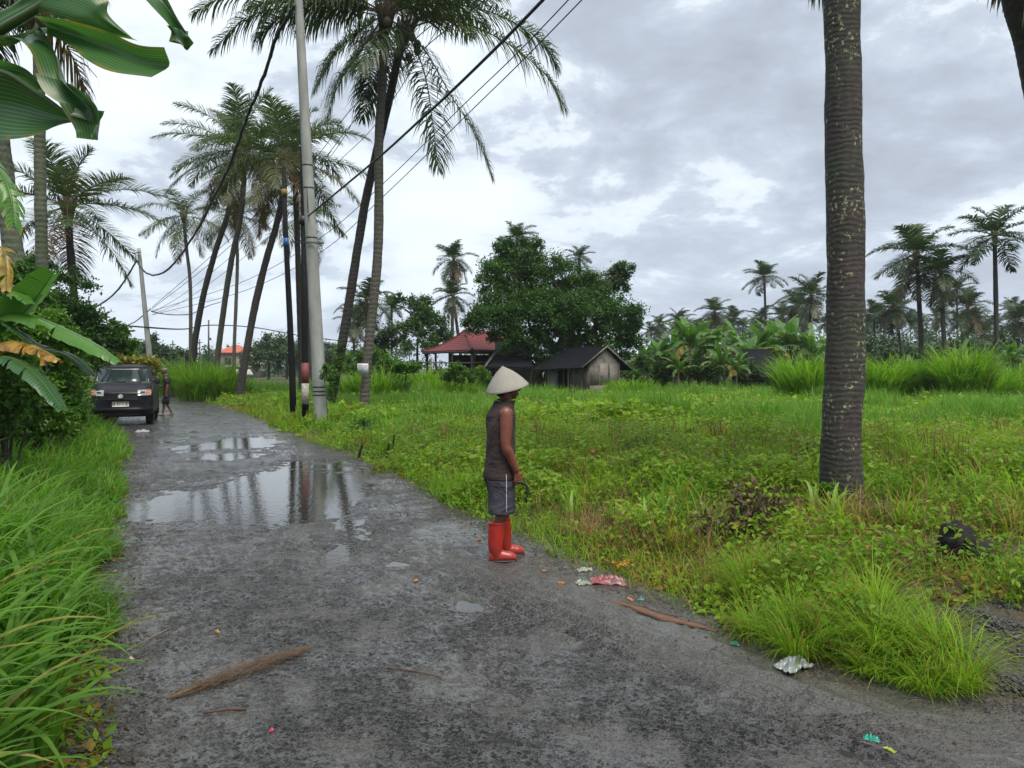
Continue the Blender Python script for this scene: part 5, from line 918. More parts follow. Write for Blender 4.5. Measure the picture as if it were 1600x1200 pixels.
leg(q, (-.03, -.08, .70), (.08, -.07, .40), (.12, -.04, .07), (1, 0, 0)); leg(q, (-.03, .08, .70), (-.03, .07, .40), (-.16, .04, .09), (.95, 0, -.3)); remesh(q.build('body', SKIN2, m2), .008, 3)
q = Q(); q.add(*loft([ring((np.interp(z, [t[0] for t in TORSO], [t[1] for t in TORSO]), 0, z), np.interp(z, [t[0] for t in TORSO], [t[2] for t in TORSO]) + .02, np.interp(z, [t[0] for t in TORSO], [t[3] for t in TORSO]) + .02, 28, .08, 3) for z in np.linspace(.68, 1.37, 18)]))
for el, sh in (((.01, -.21, 1.07), (-.012, -.175, 1.27)), ((-.04, .21, 1.07), (-.012, .175, 1.27))): q.add(*tube([sh, np.array(sh) * .5 + np.array(el) * .5, el], [.066, .06, .056], 12))
q.build('shirt', GSH, m2)
q = Q(); q.add(*loft([ring((-.03, 0, z), .115, .165, 20) for z in (.62, .72, .8)]))
for s, kx in ((-1, .07), (1, -.03)): q.add(*tube([(-.03, s * .08, .72), (kx * .6, s * .078, .52), (kx, s * .075, .40)], [.095, .09, .088], 14, True))
q.build('shorts', BSH, m2); q = Q(); q.add(*ellipsoid((.045, 0, 1.55), (.103, .09, .075), 14, 8)); q.add(*tube([(.09, 0, 1.545), (.19, 0, 1.535)], [.06, .05], 10, True, [.008, .006])); q.build('cap', CAPM, m2)
bq = Q(); g = np.array([p2[0] - .28, p2[1] - .12, 0]); crown_leaves(bq, [g + [0, 0, 1.25], g + [-.08, 0, 1.02], g + [.02, 0, .8]], [.12, .12, .1], 160, .11, (.3, 1), .25, .3); tag(bq.build('leafy_bundle', SHRUB, smooth=False), 'bundle of green and yellow leaves held by the man beside the van', 'leaf bundle')

# ------------------------------------------------------------------ van
m_, nt_, bs_, _o = new_mat('black_car_paint'); PAINT = m_; bs_.inputs['Base Color'].default_value = (.006, .006, .009, 1); bs_.inputs['Roughness'].default_value = .33; bs_.inputs['Specular IOR Level'].default_value = .22
n_ = noise_n(nt_, 5, 5, objco(nt_)); nt_.links.new(mixc(nt_, remap(nt_, n_, .5, .75, 0, .5), (.006, .006, .010), (.03, .028, .026)), bs_.inputs['Base Color'])
m_, nt_, bs_, _o = new_mat('van_glass'); GLASS = m_; bs_.inputs['Base Color'].default_value = (.018, .03, .032, 1); bs_.inputs['Roughness'].default_value = .05; bs_.inputs['Specular IOR Level'].default_value = .9
m_, nt_, bs_, _o = new_mat('lamp_lens'); LENS = m_; bs_.inputs['Base Color'].default_value = (.42, .43, .40, 1); bs_.inputs['Roughness'].default_value = .12; bs_.inputs['Metallic'].default_value = .5
AMB = plain('amber_lens', (.55, .19, .07), .2, .1, 5); CHR = plain('bright_metal', (.75, .76, .8), .3, .05, 5); PLASTIC = plain('black_plastic', (.012, .012, .013), .55, .2, 10); TYRE = plain('tyre_rubber', (.014, .014, .014), .85, .3, 15, bmp=.3); RIM = plain('wheel_steel', (.25, .25, .26), .4, .3, 8, metal=.6)
PLATE = plain('number_plate', (.55, .58, .53), .5, .08, 8); INK2 = plain('plate_ink', (.03, .05, .045), .5, .1, 8)
vp = G(194, 667); vx = (188 - 800) / 1200 * 21.9
van = empty('parked_van', (vx, 21.9, -.01), 'black van parked on the left verge facing the camera', 'van', math.radians(22))
LV = np.array([(.27, .72, .16), (.32, .785, .07), (.40, .81, .025), (.46, .822, .0), (.50, .825, -.012), (.54, .822, .01), (.62, .822, .022), (.72, .822, .028), (.80, .82, .03), (.90, .82, .035), (.99, .815, .06), (1.05, .81, .16), (1.12, .80, .34), (1.185, .79, .50), (1.24, .785, .59), (1.40, .762, .73), (1.55, .735, .87), (1.68, .705, .99), (1.735, .675, 1.10), (1.775, .60, 1.3), (1.795, .40, 1.6), (1.80, .01, 2.4)]); EX = 6.
lw = lambda z: np.interp(z, LV[:, 0], LV[:, 1]); lf = lambda z: np.interp(z, LV[:, 0], LV[:, 2]); BK = 4.05
def yfront(x, z, ex=4.2): w = lw(z); return lf(z) + .30 * (np.clip(np.abs(x) / w, 0, 1)) ** 5 + .03 * (x / w) ** 2
def vring(z):
    w, f = float(lw(z)), float(lf(z)); x = np.linspace(-1, 1, 31); x = np.sign(x) * (1 - (1 - np.abs(x)) ** 1.6); fr_ = np.stack([x * w, yfront(x * w, z), np.full(31, z)], -1)
    ys = np.linspace(fr_[-1, 1] + .1, BK - .25, 14); bkz = BK - max(0, z - 1.5) * .5; R_ = np.stack([np.full(14, w), ys, np.full(14, z)], -1); xb = np.linspace(1, -1, 9); B_ = np.stack([xb * w * .97, bkz - .18 * np.abs(xb) ** 5, np.full(9, z)], -1); return np.vstack([fr_, R_, B_, R_[::-1] * [-1, 1, 1]])
zs = np.unique(np.r_[LV[:, 0], np.linspace(.3, 1.78, 22)]); rr = [vring(z) for z in zs]; c0 = rr[0].mean(0); q = Q(); q.add(*loft([(rr[0] - c0) * .02 + c0] + rr)); bo = q.build('body', PAINT, van)
def fpatch(name, m, xa, xb, za, zb, off=.006, nx=14, nz=8, parent=van, sl=0, taper=0., thick=.012):
    x = np.linspace(xa, xb, nx); z = np.linspace(za, zb, nz); Z_, X_ = np.meshgrid(z, x, indexing='ij'); 
    if callable(taper): X_ = X_ * taper(Z_)
    Z_ = Z_ + sl * X_; Y_ = yfront(X_, Z_) - off; V = np.stack([X_, Y_, Z_], -1); V2_ = V + [0, thick, 0]; n1 = nx * nz; F = gridF(nz, nx); rg = list(range(nx)) + [r * nx + nx - 1 for r in range(1, nz)] + [n1 - 1 - i for i in range(1, nx)] + [r * nx for r in range(nz - 2, 0, -1)]
    S2 = [[rg[i], rg[(i + 1) % len(rg)], rg[(i + 1) % len(rg)] + n1, rg[i] + n1] for i in range(len(rg))]; q = Q(); q.add(np.vstack([V.reshape(-1, 3), V2_.reshape(-1, 3)]), np.vstack([F[:, ::-1] * 0 + F, np.array(S2)])); return q.build(name, m, parent)
tp = lambda z: (lw(z) - .055) / .76
fpatch('windscreen_seal', PLASTIC, -.745, .745, 1.215, 1.705, .004, 20, 10, taper=lambda z: (lw(z) - .03) / .755); ws = fpatch('windscreen', GLASS, -.735, .735, 1.245, 1.685, .012, 20, 10, taper=lambda z: (lw(z) - .045) / .755)
fpatch('grille', PLASTIC, -.50, .50, .775, .905, .006); fpatch('grille_bar', PAINT, -.50, .50, .852, .868, .016, nz=3); fpatch('grille_bar', PAINT, -.48, .48, .80, .815, .016, nz=3); fpatch('lower_grille', PLASTIC, -.55, .55, .33, .41, .008); fpatch('bumper_edge', CHR if 0 else PLASTIC, -.80, .80, .475, .487, .012, 30, 3)
for s in (-1, 1):
    a, b = (.43, .775) if s > 0 else (-.775, -.43); h = fpatch('headlight', LENS, a, b, .865, 1.035, .009, 12, 6, sl=.04 * s); a2, b2 = (.655, .77) if s > 0 else (-.77, -.655); fpatch('turn_lens', AMB, a2, b2, .89, 1.01, .014, 6, 5, h, sl=.04 * s); fpatch('lens_gap', PLASTIC, *((.50, .62) if s > 0 else (-.62, -.50)), .93, .975, .0135, 6, 4, h, sl=.04 * s)
    q = Q(); q.add(*tube([(s * .80, .78, 1.26), (s * .88, .74, 1.28)], [.02, .02], 8)); q.add(*ellipsoid((s * .93, .74, 1.31), (.075, .05, .115), 14, 10)); q.build('mirror', PLASTIC, van)
    V, F = [], None; ys = np.linspace(1.05, 3.85, 12); z2 = np.linspace(1.24, 1.62, 6); Yg, Zg = np.meshgrid(ys, z2); Yg = Yg + (Zg - 1.24) * .55 * (Yg < 2); X_ = s * (lw(Zg) + .006); q = Q(); q.add(np.stack([X_, Yg, Zg], -1), gridF(6, 12)); q.build('side_window', GLASS, van)
    for y_ in (.82, 3.25):
        q = Q(); th = np.arange(36) * 2 * math.pi / 36; prof = [(.17, -.09), (.27, -.095), (.30, -.075), (.308, -.03), (.308, .03), (.30, .075), (.27, .095), (.17, .09)]
        q.add(*loft([np.stack([np.full(36, s * .70 + s * b), y_ + a * np.cos(th), .308 + a * np.sin(th)], -1) for a, b in prof])); w_ = q.build('wheel', TYRE, van)
        q = Q(); q.add(*loft([np.stack([np.full(36, s * .70 + s * b), y_ + a * np.cos(th), .308 + a * np.sin(th)], -1) for a, b in ((.18, .085), (.175, .05), (.1, .045), (.06, .07), (.003, .07))])); q.build('rim', RIM, w_)
        q = Q(); q.add(*loft([np.stack([np.full(30, s * (.824 - k)), y_ + r_ * np.cos(np.linspace(-.35, math.pi + .35, 30)), .308 + r_ * np.sin(np.linspace(-.35, math.pi + .35, 30))], -1) for r_, k in ((.38, .0), (.33, -.004), (.30, .06))])); q.build('wheel_arch', PLASTIC, van)
pl = fpatch('number_plate', PLATE, -.215, .215, .575, .715, .03, 3, 3, thick=.02)
GL = {'D': [(0, 0, 0, 1), (0, 1, .6, .85), (.6, .85, .6, .15), (.6, .15, 0, 0)], 'K': [(0, 0, 0, 1), (0, .45, .6, 1), (.15, .55, .6, 0)], '8': [(0, 0, 0, 1), (.6, 0, .6, 1), (0, 0, .6, 0), (0, .5, .6, .5), (0, 1, .6, 1)], '3': [(.6, 0, .6, 1), (0, 0, .6, 0), (.1, .5, .6, .5), (0, 1, .6, 1)], '7': [(0, 1, .6, 1), (.6, 1, .25, 0)], 'I': [(.3, 0, .3, 1)], 'C': [(0, 0, 0, 1), (0, 0, .6, 0), (0, 1, .6, 1)]}
x0 = -.195
for ch in 'DK 8373 IC':
    if ch != ' ':
        q = Q()
        for a, b, c, d in GL[ch]: q.add(*beam((x0 + a * .034, -.012, .612 + b * .075), (x0 + c * .034 + 1e-5, -.012, .612 + d * .075), .010, .008))
        o = q.build('plate_letter', INK2, pl); x0 += .0435
    else: x0 += .022
q = Q()                                   # stylised S emblem
for sg in (1, -1):
    pts = [(-.062, .018), (.005, .062), (.062, .03), (.03, .012), (.005, .028), (-.018, .014), (.05, -.03), (.028, -.045), (-.062, .018)]; p = [(sg * a, sg * b) for a, b in pts]
    for a, b in zip(p[:-1], p[1:]): q.add(*beam((a[0], -.018, .865 + a[1] * .9), (b[0] + 1e-5, -.018, .865 + b[1] * .9), .016, .01))
q.build('emblem', CHR, van)
for a in ((-.45, .1, 0), (.12, .5, 0)): q = Q(); p0 = (a[0], float(yfront(a[0], 1.24)) - .02, 1.245); p1 = (a[1], float(yfront(a[1], 1.275)) - .02, 1.275); q.add(*beam(p0, p1, .012, .012)); q.build('wiper', PLASTIC, van)
for s in (-.6, .6): q = Q(); q.add(*tube([(s, 1.7, 1.80), (s, 3.8, 1.80)], [.02, .02], 8)); q.build('roof_rail', PLASTIC, van)
for a, b in ((.28, 0), (-.3, .0)): q = Q(); q.add(*ellipsoid((a, 1.05, 1.28), (.16, .02, .05), 12, 8)); 
c, s = math.cos(math.radians(22)), math.sin(math.radians(22)); vw = lambda x, y, z: np.array([vx + x * c - y * s, 21.9 + x * s + y * c, z])
q = Q(); cs = [vw(x, y, 1.86 + .05 * (i % 2)) for i, (x, y) in enumerate([(x, y) for x in (-.5, -.2, .1, .4, .68) for y in (2.1, 2.7, 3.3)])] + [vw(.82, 2.6, 1.7)]; crown_leaves(q, cs, [.2] * len(cs), 3200, .12, (.1, 1), .4, .5)
tag(q.build('leaf_load', foliage('yellowing_leaf', (.07, .12, .02), (.25, .26, .03), (.30, .14, .03)), smooth=False), 'load of cut green and yellow leaves tied on the van roof', 'leaf load')
# ------------------------------------------------------------------ vegetation near the ground
def dryf(x, y): return sstep(.54, .68, fbm(x * .45 + 3, y * .45, 4, 81))
def field_pts(n, d0, d1, pw=1.6, edge=.0, lo=-.85, hi=.88):
    x, y = wedge(n, d0, d1, lo, hi, pw); k = x > xR(y) + edge + (fbm(x * 2.2, y * 2.2, 3, 5) - .5) * -.3; return x[k], y[k]
def left_pts(n, d0, d1, pw=1.6, edge=.0, reach=9):
    y = wedge(n, d0, d1, pw=pw)[1]; x = xL(y) - edge + np.minimum((fbm(y * 1.6, y * 0, 3, 19) - .62) * .8, .02) - rng.random(n) ** 1.3 * (2 + reach * y / 20); k = x > -.95 * y - 2; return x[k], y[k]
avoid = [(fx, 6.62, .16), (P(1316, 780, 8.9)[0], 8.05, .36), (P(1316, 780, 8.3)[0] - .05, 7.65, .3), (vx, 22.2, .95), (vw(0, 1.2, 0)[0], vw(0, 1.2, 0)[1], .95), (vw(0, 2.4, 0)[0], vw(0, 2.4, 0)[1], .95), (vw(0, 3.4, 0)[0], vw(0, 3.4, 0)[1], .95), (vw(.8, .5, 0)[0], vw(.8, .5, 0)[1], .5), (p2[0], p2[1], .5)]
def keep(x, y):
    k = np.ones(len(x), bool)
    for a, b, r in avoid: k &= (x - a) ** 2 + (y - b) ** 2 > r * r
    k &= ~((y > 3.3) & (y < 4.9) & (x > 2.35 + (fbm(x * 3, y * 3, 3, 7) - .5) * .5))     # gravel patch at the right
    return k
def at3(x, y, dz=0): return np.stack([x, y, H(x, y) + dz], -1)
# low leafy weeds over the whole field
q = Q()
for n, d0, d1, sz, hh, simple in ((95000, 3.6, 11, (.035, .075), .30, False), (170000, 9, 22, (.05, .10), .34, True), (90000, 20, 48, (.12, .24), .36, True)):
    x, y = field_pts(n, d0, d1, 1.5 if d0 < 9 else 1.3); k = keep(x, y); x, y = x[k], y[k]; clump = sstep(.36, .62, fbm(x * 1.6, y * 1.6, 3, 91)); k = rng.random(len(x)) < .35 + .65 * clump; x, y, clump = x[k], y[k], clump[k]
    ed = sstep(0, .8, x - xR(y)); z = (rng.random(len(x)) ** .8) * hh * (.25 + clump) * (.3 + .7 * ed); d = dryf(x, y); kind = fbm(x * .9, y * .9, 3, 95)
    r = np.clip(.15 + kind * .9 + rng.normal(0, .16, len(x)), 0, 1); dr = np.where(rng.random(len(x)) < .05 + .6 * d * (z < hh * .45), .5 + .5 * rng.random(len(x)), .04)
    q.add(*leaves(at3(x, y, z), sz[0] + (sz[1] - sz[0]) * rng.random(len(x)) * (.6 + .8 * kind), r, dr, .62, .62, simple=simple))
tag(q.build('weed_leaves', WEED, smooth=False), kind='stuff')
# fine grass through the field
q = Q()
for n, d0, d1, L0, L1, W0, seg in ((42000, 3.6, 11, .14, .36, .007, 3), (60000, 9, 24, .2, .50, .016, 2), (60000, 20, 60, .3, .6, .035, 2)):
    x, y = field_pts(n, d0, d1, 1.5); k = keep(x, y); x, y = x[k], y[k]; m = len(x); c = fbm(x * .8, y * .8, 3, 101); k = rng.random(m) < .3 + .9 * sstep(.4, .6, c); x, y, c = x[k], y[k], c[k]; m = len(x); d = dryf(x, y)
    q.add(*blades(at3(x, y, -.02), rng.random(m) * 6.28, (L0 + (L1 - L0) * rng.random(m)) * (.6 + .8 * c), np.full(m, W0) * (.7 + .6 * rng.random(m)), .1 + .5 * rng.random(m), .4 + 1.3 * rng.random(m), seg, rnd=np.clip(c + rng.normal(0, .2, m), 0, 1), dry=np.where(rng.random(m) < .12 + .55 * d, .6 + .4 * rng.random(m), 0.)))
tag(q.build('field_grass', GRASS), kind='stuff')
# taller bright grass in the back half of the field
q = Q(); n = 230000; x, y = field_pts(n, 15, 62, 1.25); band = sstep(.3, .5, fbm(x * .16 + 5, y * .16, 3, 111) + sstep(17, 26, y) * .35 - .1) * sstep(14.5, 21, y + (fbm(x * .3, y * .3, 2, 113) - .5) * 8); k = (rng.random(len(x)) < band) & keep(x, y); k &= (x - xR(y) > .8); x, y = x[k], y[k]; m = len(x)
cl = fbm(x * .5, y * .5, 3, 117); hh = (.20 + .62 * sstep(.35, .68, cl)) * (.55 + .45 * sstep(1, 6, x - xR(y)))
q.add(*blades(at3(x, y, -.03), rng.random(m) * 6.28, hh * (.7 + .6 * rng.random(m)), .014 + y * .0006, .05 + .3 * rng.random(m), .3 + 1.0 * rng.random(m), 3, rnd=np.clip(.25 + cl * .8 + rng.normal(0, .18, m), 0, 1), dry=np.where(rng.random(m) < .04, .7, 0.)))
tag(q.build('tall_field_grass', TALLG), kind='stuff')
# taller tufts standing out of the weeds
q = Q(); T_ = 620; tx, ty = field_pts(T_, 6.5, 30, 1.3, .5); tx, ty = tx[keep(tx, ty)], ty[keep(tx, ty)]; m_per = 26; hT = (.28 + .34 * rng.random(len(tx)))
x = np.repeat(tx, m_per) + rng.normal(0, .06, len(tx) * m_per) * (1 + .03 * np.repeat(ty, m_per)); y = np.repeat(ty, m_per) + rng.normal(0, .06, len(tx) * m_per); m = len(x)
q.add(*blades(at3(x, y, -.02), rng.random(m) * 6.28, np.repeat(hT, m_per) * (.7 + .6 * rng.random(m)), .008 + y * .0011, .03 + .4 * rng.random(m), .6 + 1.6 * rng.random(m), 5, rnd=np.clip(np.repeat(rng.random(len(tx)), m_per) + rng.normal(0, .12, m), 0, 1), dry=np.where(rng.random(m) < .1, .8, 0) + np.repeat(rng.random(len(tx)) < .22, m_per) * .55))
tag(q.build('grass_tufts', GRASS), kind='stuff')
# the soft overhanging grass at the near road edge
q = Q(); cx_, cy_, cyaw, ctone = [], [], [], []
for c in range(105):
    t = rng.random(); py = 905 + 180 * rng.random(); px = 1150 + 380 * t + (py - 1000) * .2; g_ = G(px, min(py, 1085), 0)
    if g_[0] < xR(g_[1]) - .02 or g_[0] > 2.25 + .1 * rng.random(): continue
    m = 170; a_ = rng.random(m) * 6.28; r_ = .07 * rng.random(m) ** .7; cx_ += list(g_[0] + np.cos(a_) * r_); cy_ += list(g_[1] + np.sin(a_) * r_); cyaw += list(a_ + rng.normal(0, .5, m)); ctone += [rng.random()] * m
x, y = np.array(cx_), np.array(cy_); m = len(x); c = np.array(ctone); yaw = np.array(cyaw); hs = .55 + .8 * vnoise(c * 37, c * 11, 3)
q.add(*blades(at3(x, y, .0), yaw, (.22 + .30 * rng.random(m)) * hs, .004 + .0045 * rng.random(m), .05 + .4 * rng.random(m), 1.0 + 1.3 * rng.random(m), 5, rnd=np.clip(.2 + c * .8 + rng.normal(0, .15, m), 0, 1), dry=np.where(rng.random(m) < .12 + .25 * (c < .3), .5 + .5 * rng.random(m), .05)))
n = 30000; x, y = field_pts(n, 3.6, 24, 1.7, -.02, -.6, .9); k = (x - xR(y) < .55 + .25 * rng.random(len(x))) & keep(x, y); x, y = x[k], y[k]; m = len(x)
q.add(*blades(at3(x, y), rng.random(m) * 6.28, (.07 + .14 * rng.random(m)) * (1 + y * .02), .004 + y * .0007, .2 + .5 * rng.random(m), .5 + 1.4 * rng.random(m), 3, dry=np.where(rng.random(m) < .35, .4 + .5 * rng.random(m), .1)))
tag(q.build('edge_grass', GRASS), kind='stuff')
# dry stalks and dead vines
q = Q(); cx_, cy_ = [], []
for px, py in ((1240, 722), (1255, 740), (1375, 715), (1385, 730), (1450, 722), (1460, 745), (1478, 770), (1512, 755), (1515, 780), (1535, 790), (1495, 700), (1560, 690), (1120, 700), (1020, 720), (960, 700), (900, 720), (1150, 730), (1180, 770), (840, 700), (700, 700), (1590, 730), (1400, 770), (1100, 760), (930, 760), (1065, 740), (650, 690), (760, 660), (1300, 690)):
    g_ = G(px, py, .1); m = 40; cx_ += list(g_[0] + rng.normal(0, .11, m)); cy_ += list(g_[1] + rng.normal(0, .11, m))
x, y = np.array(cx_), np.array(cy_); m = len(x); q.add(*blades(at3(x, y), rng.random(m) * 6.28, .32 + .28 * rng.random(m), .009 + .009 * rng.random(m), .02 + .2 * rng.random(m), .1 + .5 * rng.random(m), 3, dry=np.full(m, 1.), rnd=rng.random(m)))
n = 16000; x = rng.normal(1.9, 1.6, n); y = rng.normal(7.6, 1.1, n); k = (x > xR(y) + .5) & keep(x, y); x, y = x[k], y[k]; k = rng.random(len(x)) < sstep(.42, .6, fbm(x * 1.5, y * 1.5, 3, 131)); x, y = x[k], y[k]; m = len(x)
q.add(*blades(at3(x, y, .1 * rng.random(m)), rng.random(m) * 6.28, .15 + .3 * rng.random(m), .005 + .006 * rng.random(m), .5 + .9 * rng.random(m), .4 + 1.2 * rng.random(m), 4, dry=.75 + .25 * rng.random(m), rnd=rng.random(m)))
n = 9000; x, y = field_pts(n, 6.5, 22, 1.3, .6); k = (rng.random(len(x)) < sstep(.46, .62, fbm(x * .7 + 9, y * .7, 3, 145))) & keep(x, y); x, y = x[k], y[k]; m = len(x); q.add(*blades(at3(x, y), rng.random(m) * 6.28, .16 + .34 * rng.random(m), .005 + .0009 * y, .02 + .3 * rng.random(m), .1 + .6 * rng.random(m), 3, dry=.5 + .5 * rng.random(m), rnd=rng.random(m)))
n = 14000; x, y = field_pts(n, 12.5, 19, 1.2, 1.0, -.15, .55); k = rng.random(len(x)) < sstep(.45, .6, fbm(x * .5, y * 1.1, 3, 141)); x, y = x[k], y[k]; m = len(x); q.add(*blades(at3(x, y), rng.random(m) * 6.28, .15 + .2 * rng.random(m), .014, .2 + .7 * rng.random(m), .3 + 1.2 * rng.random(m), 2, dry=.6 + .4 * rng.random(m), rnd=rng.random(m)))
tag(q.build('dry_grass', foliage('dead_grass', (.16, .09, .04), (.28, .18, .08), (.20, .10, .045), trans=.15, rough=.8)), kind='stuff')
# left verge: long arching grass near, dense grass further on
q = Q(); n = 1300; x, y = left_pts(n, 2.0, 8.5, 1.5, .18, 7); tuft = fbm(x * 3, y * 3, 2, 151); k = rng.random(len(x)) < sstep(.35, .6, tuft); x, y = x[k], y[k]; m = len(x); yaw = rng.normal(-.25, 1.7, m)
q.add(*blades(at3(x, y), yaw, (.45 + .55 * rng.random(m)) * np.interp(xL(y) - x, [.1, .9], [.55, 1]), .010 + .011 * rng.random(m), .05 + .35 * rng.random(m), 1.0 + 1.1 * rng.random(m), 9, fold=.45, rnd=np.clip(.3 + rng.random(m) * .7, 0, 1), dry=np.where(rng.random(m) < .05, .7, .0)))
n = 1250; x, y = left_pts(n, 1.9, 6.5, 1.5, .25, 6); m = len(x); yaw = rng.normal(-.2, 1.5, m)
q.add(*blades(at3(x, y), yaw, (.75 + .55 * rng.random(m)) * np.interp(xL(y) - x, [.2, 1.0], [.62, 1]), .040 + .026 * rng.random(m), .05 + .3 * rng.random(m), 1.1 + .9 * rng.random(m), 12, fold=.4, rnd=np.clip(.25 + rng.random(m) * .6, 0, 1), dry=np.where(rng.random(m) < .05, .7, .0)))
n = 26000; x, y = left_pts(n, 4.5, 23, 1.6, .0, 8); k = keep(x, y); x, y = x[k], y[k]; m = len(x); c = fbm(x * 1.0, y * 1.0, 3, 161); yaw = rng.normal(-.3, 1.6, m)
q.add(*blades(at3(x, y), yaw, (.25 + .5 * rng.random(m)) * (.55 + .8 * c) * np.interp(xL(y) - x, [0, .8], [.45, 1]), .012 + y * .0013, .05 + .35 * rng.random(m), .7 + 1.2 * rng.random(m), 5, rnd=np.clip(.2 + c * .9 + rng.normal(0, .15, m), 0, 1), dry=np.where(rng.random(m) < .04, .7, 0)))
tag(q.build('verge_grass', TALLG), kind='stuff')
q = Q(); n = 80000; x, y = left_pts(n, 2.2, 30, 1.5, -.02, 10); k = keep(x, y); x, y = x[k], y[k]; m = len(x); c = fbm(x * 1.2, y * 1.2, 3, 171); near = xL(y) - x
q.add(*leaves(at3(x, y, rng.random(m) * (.06 + .3 * sstep(.3, 1.5, near)) * (.4 + c)), (.035 + y * .005) * (.6 + .9 * rng.random(m)), np.clip(c + rng.normal(0, .2, m), 0, 1), np.where((near < .3) & (rng.random(m) < .4), .8, .03), .55, .55, simple=True)); tag(q.build('verge_weed_leaves', WEED, smooth=False), kind='stuff')
# grass beyond the bend
q = Q(); n = 30000; y = 24 + 40 * rng.random(n); x = xL(y) - .2 - rng.random(n) * 14; k = keep(x, y); x, y = x[k], y[k]; m = len(x); q.add(*blades(at3(x, y), rng.random(m) * 6.28, .3 + .5 * rng.random(m), .035 + .0 * y, .1 + .3 * rng.random(m), .5 + .9 * rng.random(m), 3)); tag(q.build('bend_grass', TALLG), kind='stuff')

# elephant grass clumps, each a plant of its own
def clump(label, px, D, h, r, n, group, seed, mat=TALLG, w=.06):
    b = on(px, D, -.05); n = int(n * .62); g = np.random.default_rng(seed); q = Q(); a = g.random(n) * 6.28; rr_ = r * g.random(n) ** .6; x = b[0] + np.cos(a) * rr_; y = b[1] + np.sin(a) * rr_
    yaw = a + g.normal(0, .7, n); q.add(*blades(np.stack([x, y, H(x, y) + h * .35 * g.random(n) ** 2], -1), yaw, 1.2 * h * (.5 + .6 * g.random(n)), np.full(n, w) * (.6 + .6 * g.random(n)), .02 + .30 * g.random(n), .6 + 1.3 * g.random(n), 6, rnd=np.clip(.4 + g.normal(0, .25, n), 0, 1), dry=np.where(g.random(n) < .03, .6, 0)))
    return tag(q.build('grass_clump', mat, origin=b), label, 'grass clump', group)
ge = 'elephant grass clumps'
for i, a in enumerate((('bright elephant grass clump touching the left side of the near trunk', 1258, 32, 1.75, 1.1, 1900), ('elephant grass clump rising just behind the near trunk', 1305, 33, 1.75, 1.2, 1700), ('elephant grass clump just right of the near trunk', 1365, 33, 1.7, 1.2, 1700), ('elephant grass clump left of the tallest one on the right', 1420, 34, 1.7, 1.2, 1700),
        ('elephant grass clump in front of the brown-skirted palm', 1460, 35, 1.4, 1.2, 1500), ('tallest elephant grass clump, fountain shaped, near the tall right palm', 1505, 32, 2.05, .9, 1900), ('low elephant grass clump right of the fountain-shaped one', 1550, 34, 1.2, 1.1, 1200), ('elephant grass clump at the right edge of the frame', 1595, 36, 1.5, 1.2, 1200),
        ('tall grass clump at the bend behind the walking man', 292, 46, 1.9, 1.5, 1700), ('dense grass clump below the leaning palms at the bend', 325, 40, 1.7, 1.5, 1800), ('low grass clump under the palm leaning from the bend', 352, 40, 1.1, 1.3, 1200), ('grass clump left of the twin trunks beyond the poles', 548, 36, 1.1, 1.2, 1000), ('tall grass clump under the notice palm', 595, 34, 1.2, 1.3, 1200), ('grass clump beneath the young tree of the pavilion', 700, 38, 1.0, 1.4, 1000), ('yellow-green shrubby clump before the pavilion posts', 675, 42, 1.3, 1.3, 1100), ('grass clump at the foot of the shed bench', 985, 38, .9, 1.2, 900))):
    clump(*a, ge, 200 + i, mat=GRASS)
# hedge shrubs and field bushes
def shrub(label, px, D, lobes, n, ls, mat=SHRUB, rndr=(0, 1), dry=.03, name='shrub', group=None):
    b = on(px, D, -.05); e = empty(name, b, label, 'shrub', group=group); q = Q(); cs, rs = [], []
    for i, (lx, ly, lD, r, rz) in enumerate(lobes): a, c = lumpy(P(lx, ly, lD), (r, r, rz), 9, .5, seed=int(lx * 3 + ly)); cs += a; rs += c
    crown_leaves(q, cs, rs, n, ls, rndr, dry, .5, .55, simple=ls < .05); q.build('foliage', mat, e, smooth=False, origin=b)
    q = Q()
    for c in cs[::3]: q.add(*tube(catmull([b + rng.normal(0, .05, 3) * [1, 1, 0], (b + c) / 2 + rng.normal(0, .06, 3), c], 8), np.linspace(.022, .006, 8), 5))
    q.build('stem', WOODY, e, origin=b); return e
gh = 'shrubs of the left hedge'
shrub('shrub nearest the left frame edge, under the banana leaves', 5, 9.6, [(-10, 560, 9.6, .5, .45), (20, 600, 9.6, .4, .35), (-20, 640, 9.5, .5, .4), (30, 520, 10, .45, .3)], 7000, .075, group=gh, rndr=(.1, .9))
shrub('tall leafy shrub with small glossy leaves left of the van', 95, 14, [(70, 590, 14, .6, .5), (95, 600, 14, .5, .6), (80, 640, 14, .5, .4), (100, 650, 14, .35, .3), (95, 560, 14.4, .5, .35)], 13000, .07, group=gh, rndr=(.0, .6))
shrub('light green shrub mound above the withered banana leaf', 55, 12.5, [(30, 500, 12.5, .5, .35), (75, 520, 12.5, .5, .35), (110, 530, 13, .45, .3), (20, 540, 12.5, .5, .4), (60, 550, 12.4, .5, .35)], 11000, .075, group=gh, rndr=(.35, 1))
shrub('bright shrub touching the left side of the van', 130, 19, [(100, 600, 19, .5, .6), (104, 640, 19, .4, .5), (118, 565, 20, .5, .4), (98, 560, 20, .6, .5)], 8000, .085, group=gh, rndr=(.3, 1))
shrub('shrub behind the banana stem at lower left', 20, 11.5, [(10, 620, 11.5, .6, .5), (50, 640, 11.5, .5, .45), (20, 660, 11, .5, .3)], 7000, .07, group=gh, rndr=(0, .45))
shrub('deep green shrub rising behind the light green mound', 60, 17, [(40, 500, 17, .8, .6), (90, 520, 17, .8, .6), (120, 545, 18, .7, .5), (0, 520, 17, .8, .8), (150, 560, 20, .6, .4)], 9000, .10, group=gh, rndr=(0, .55))
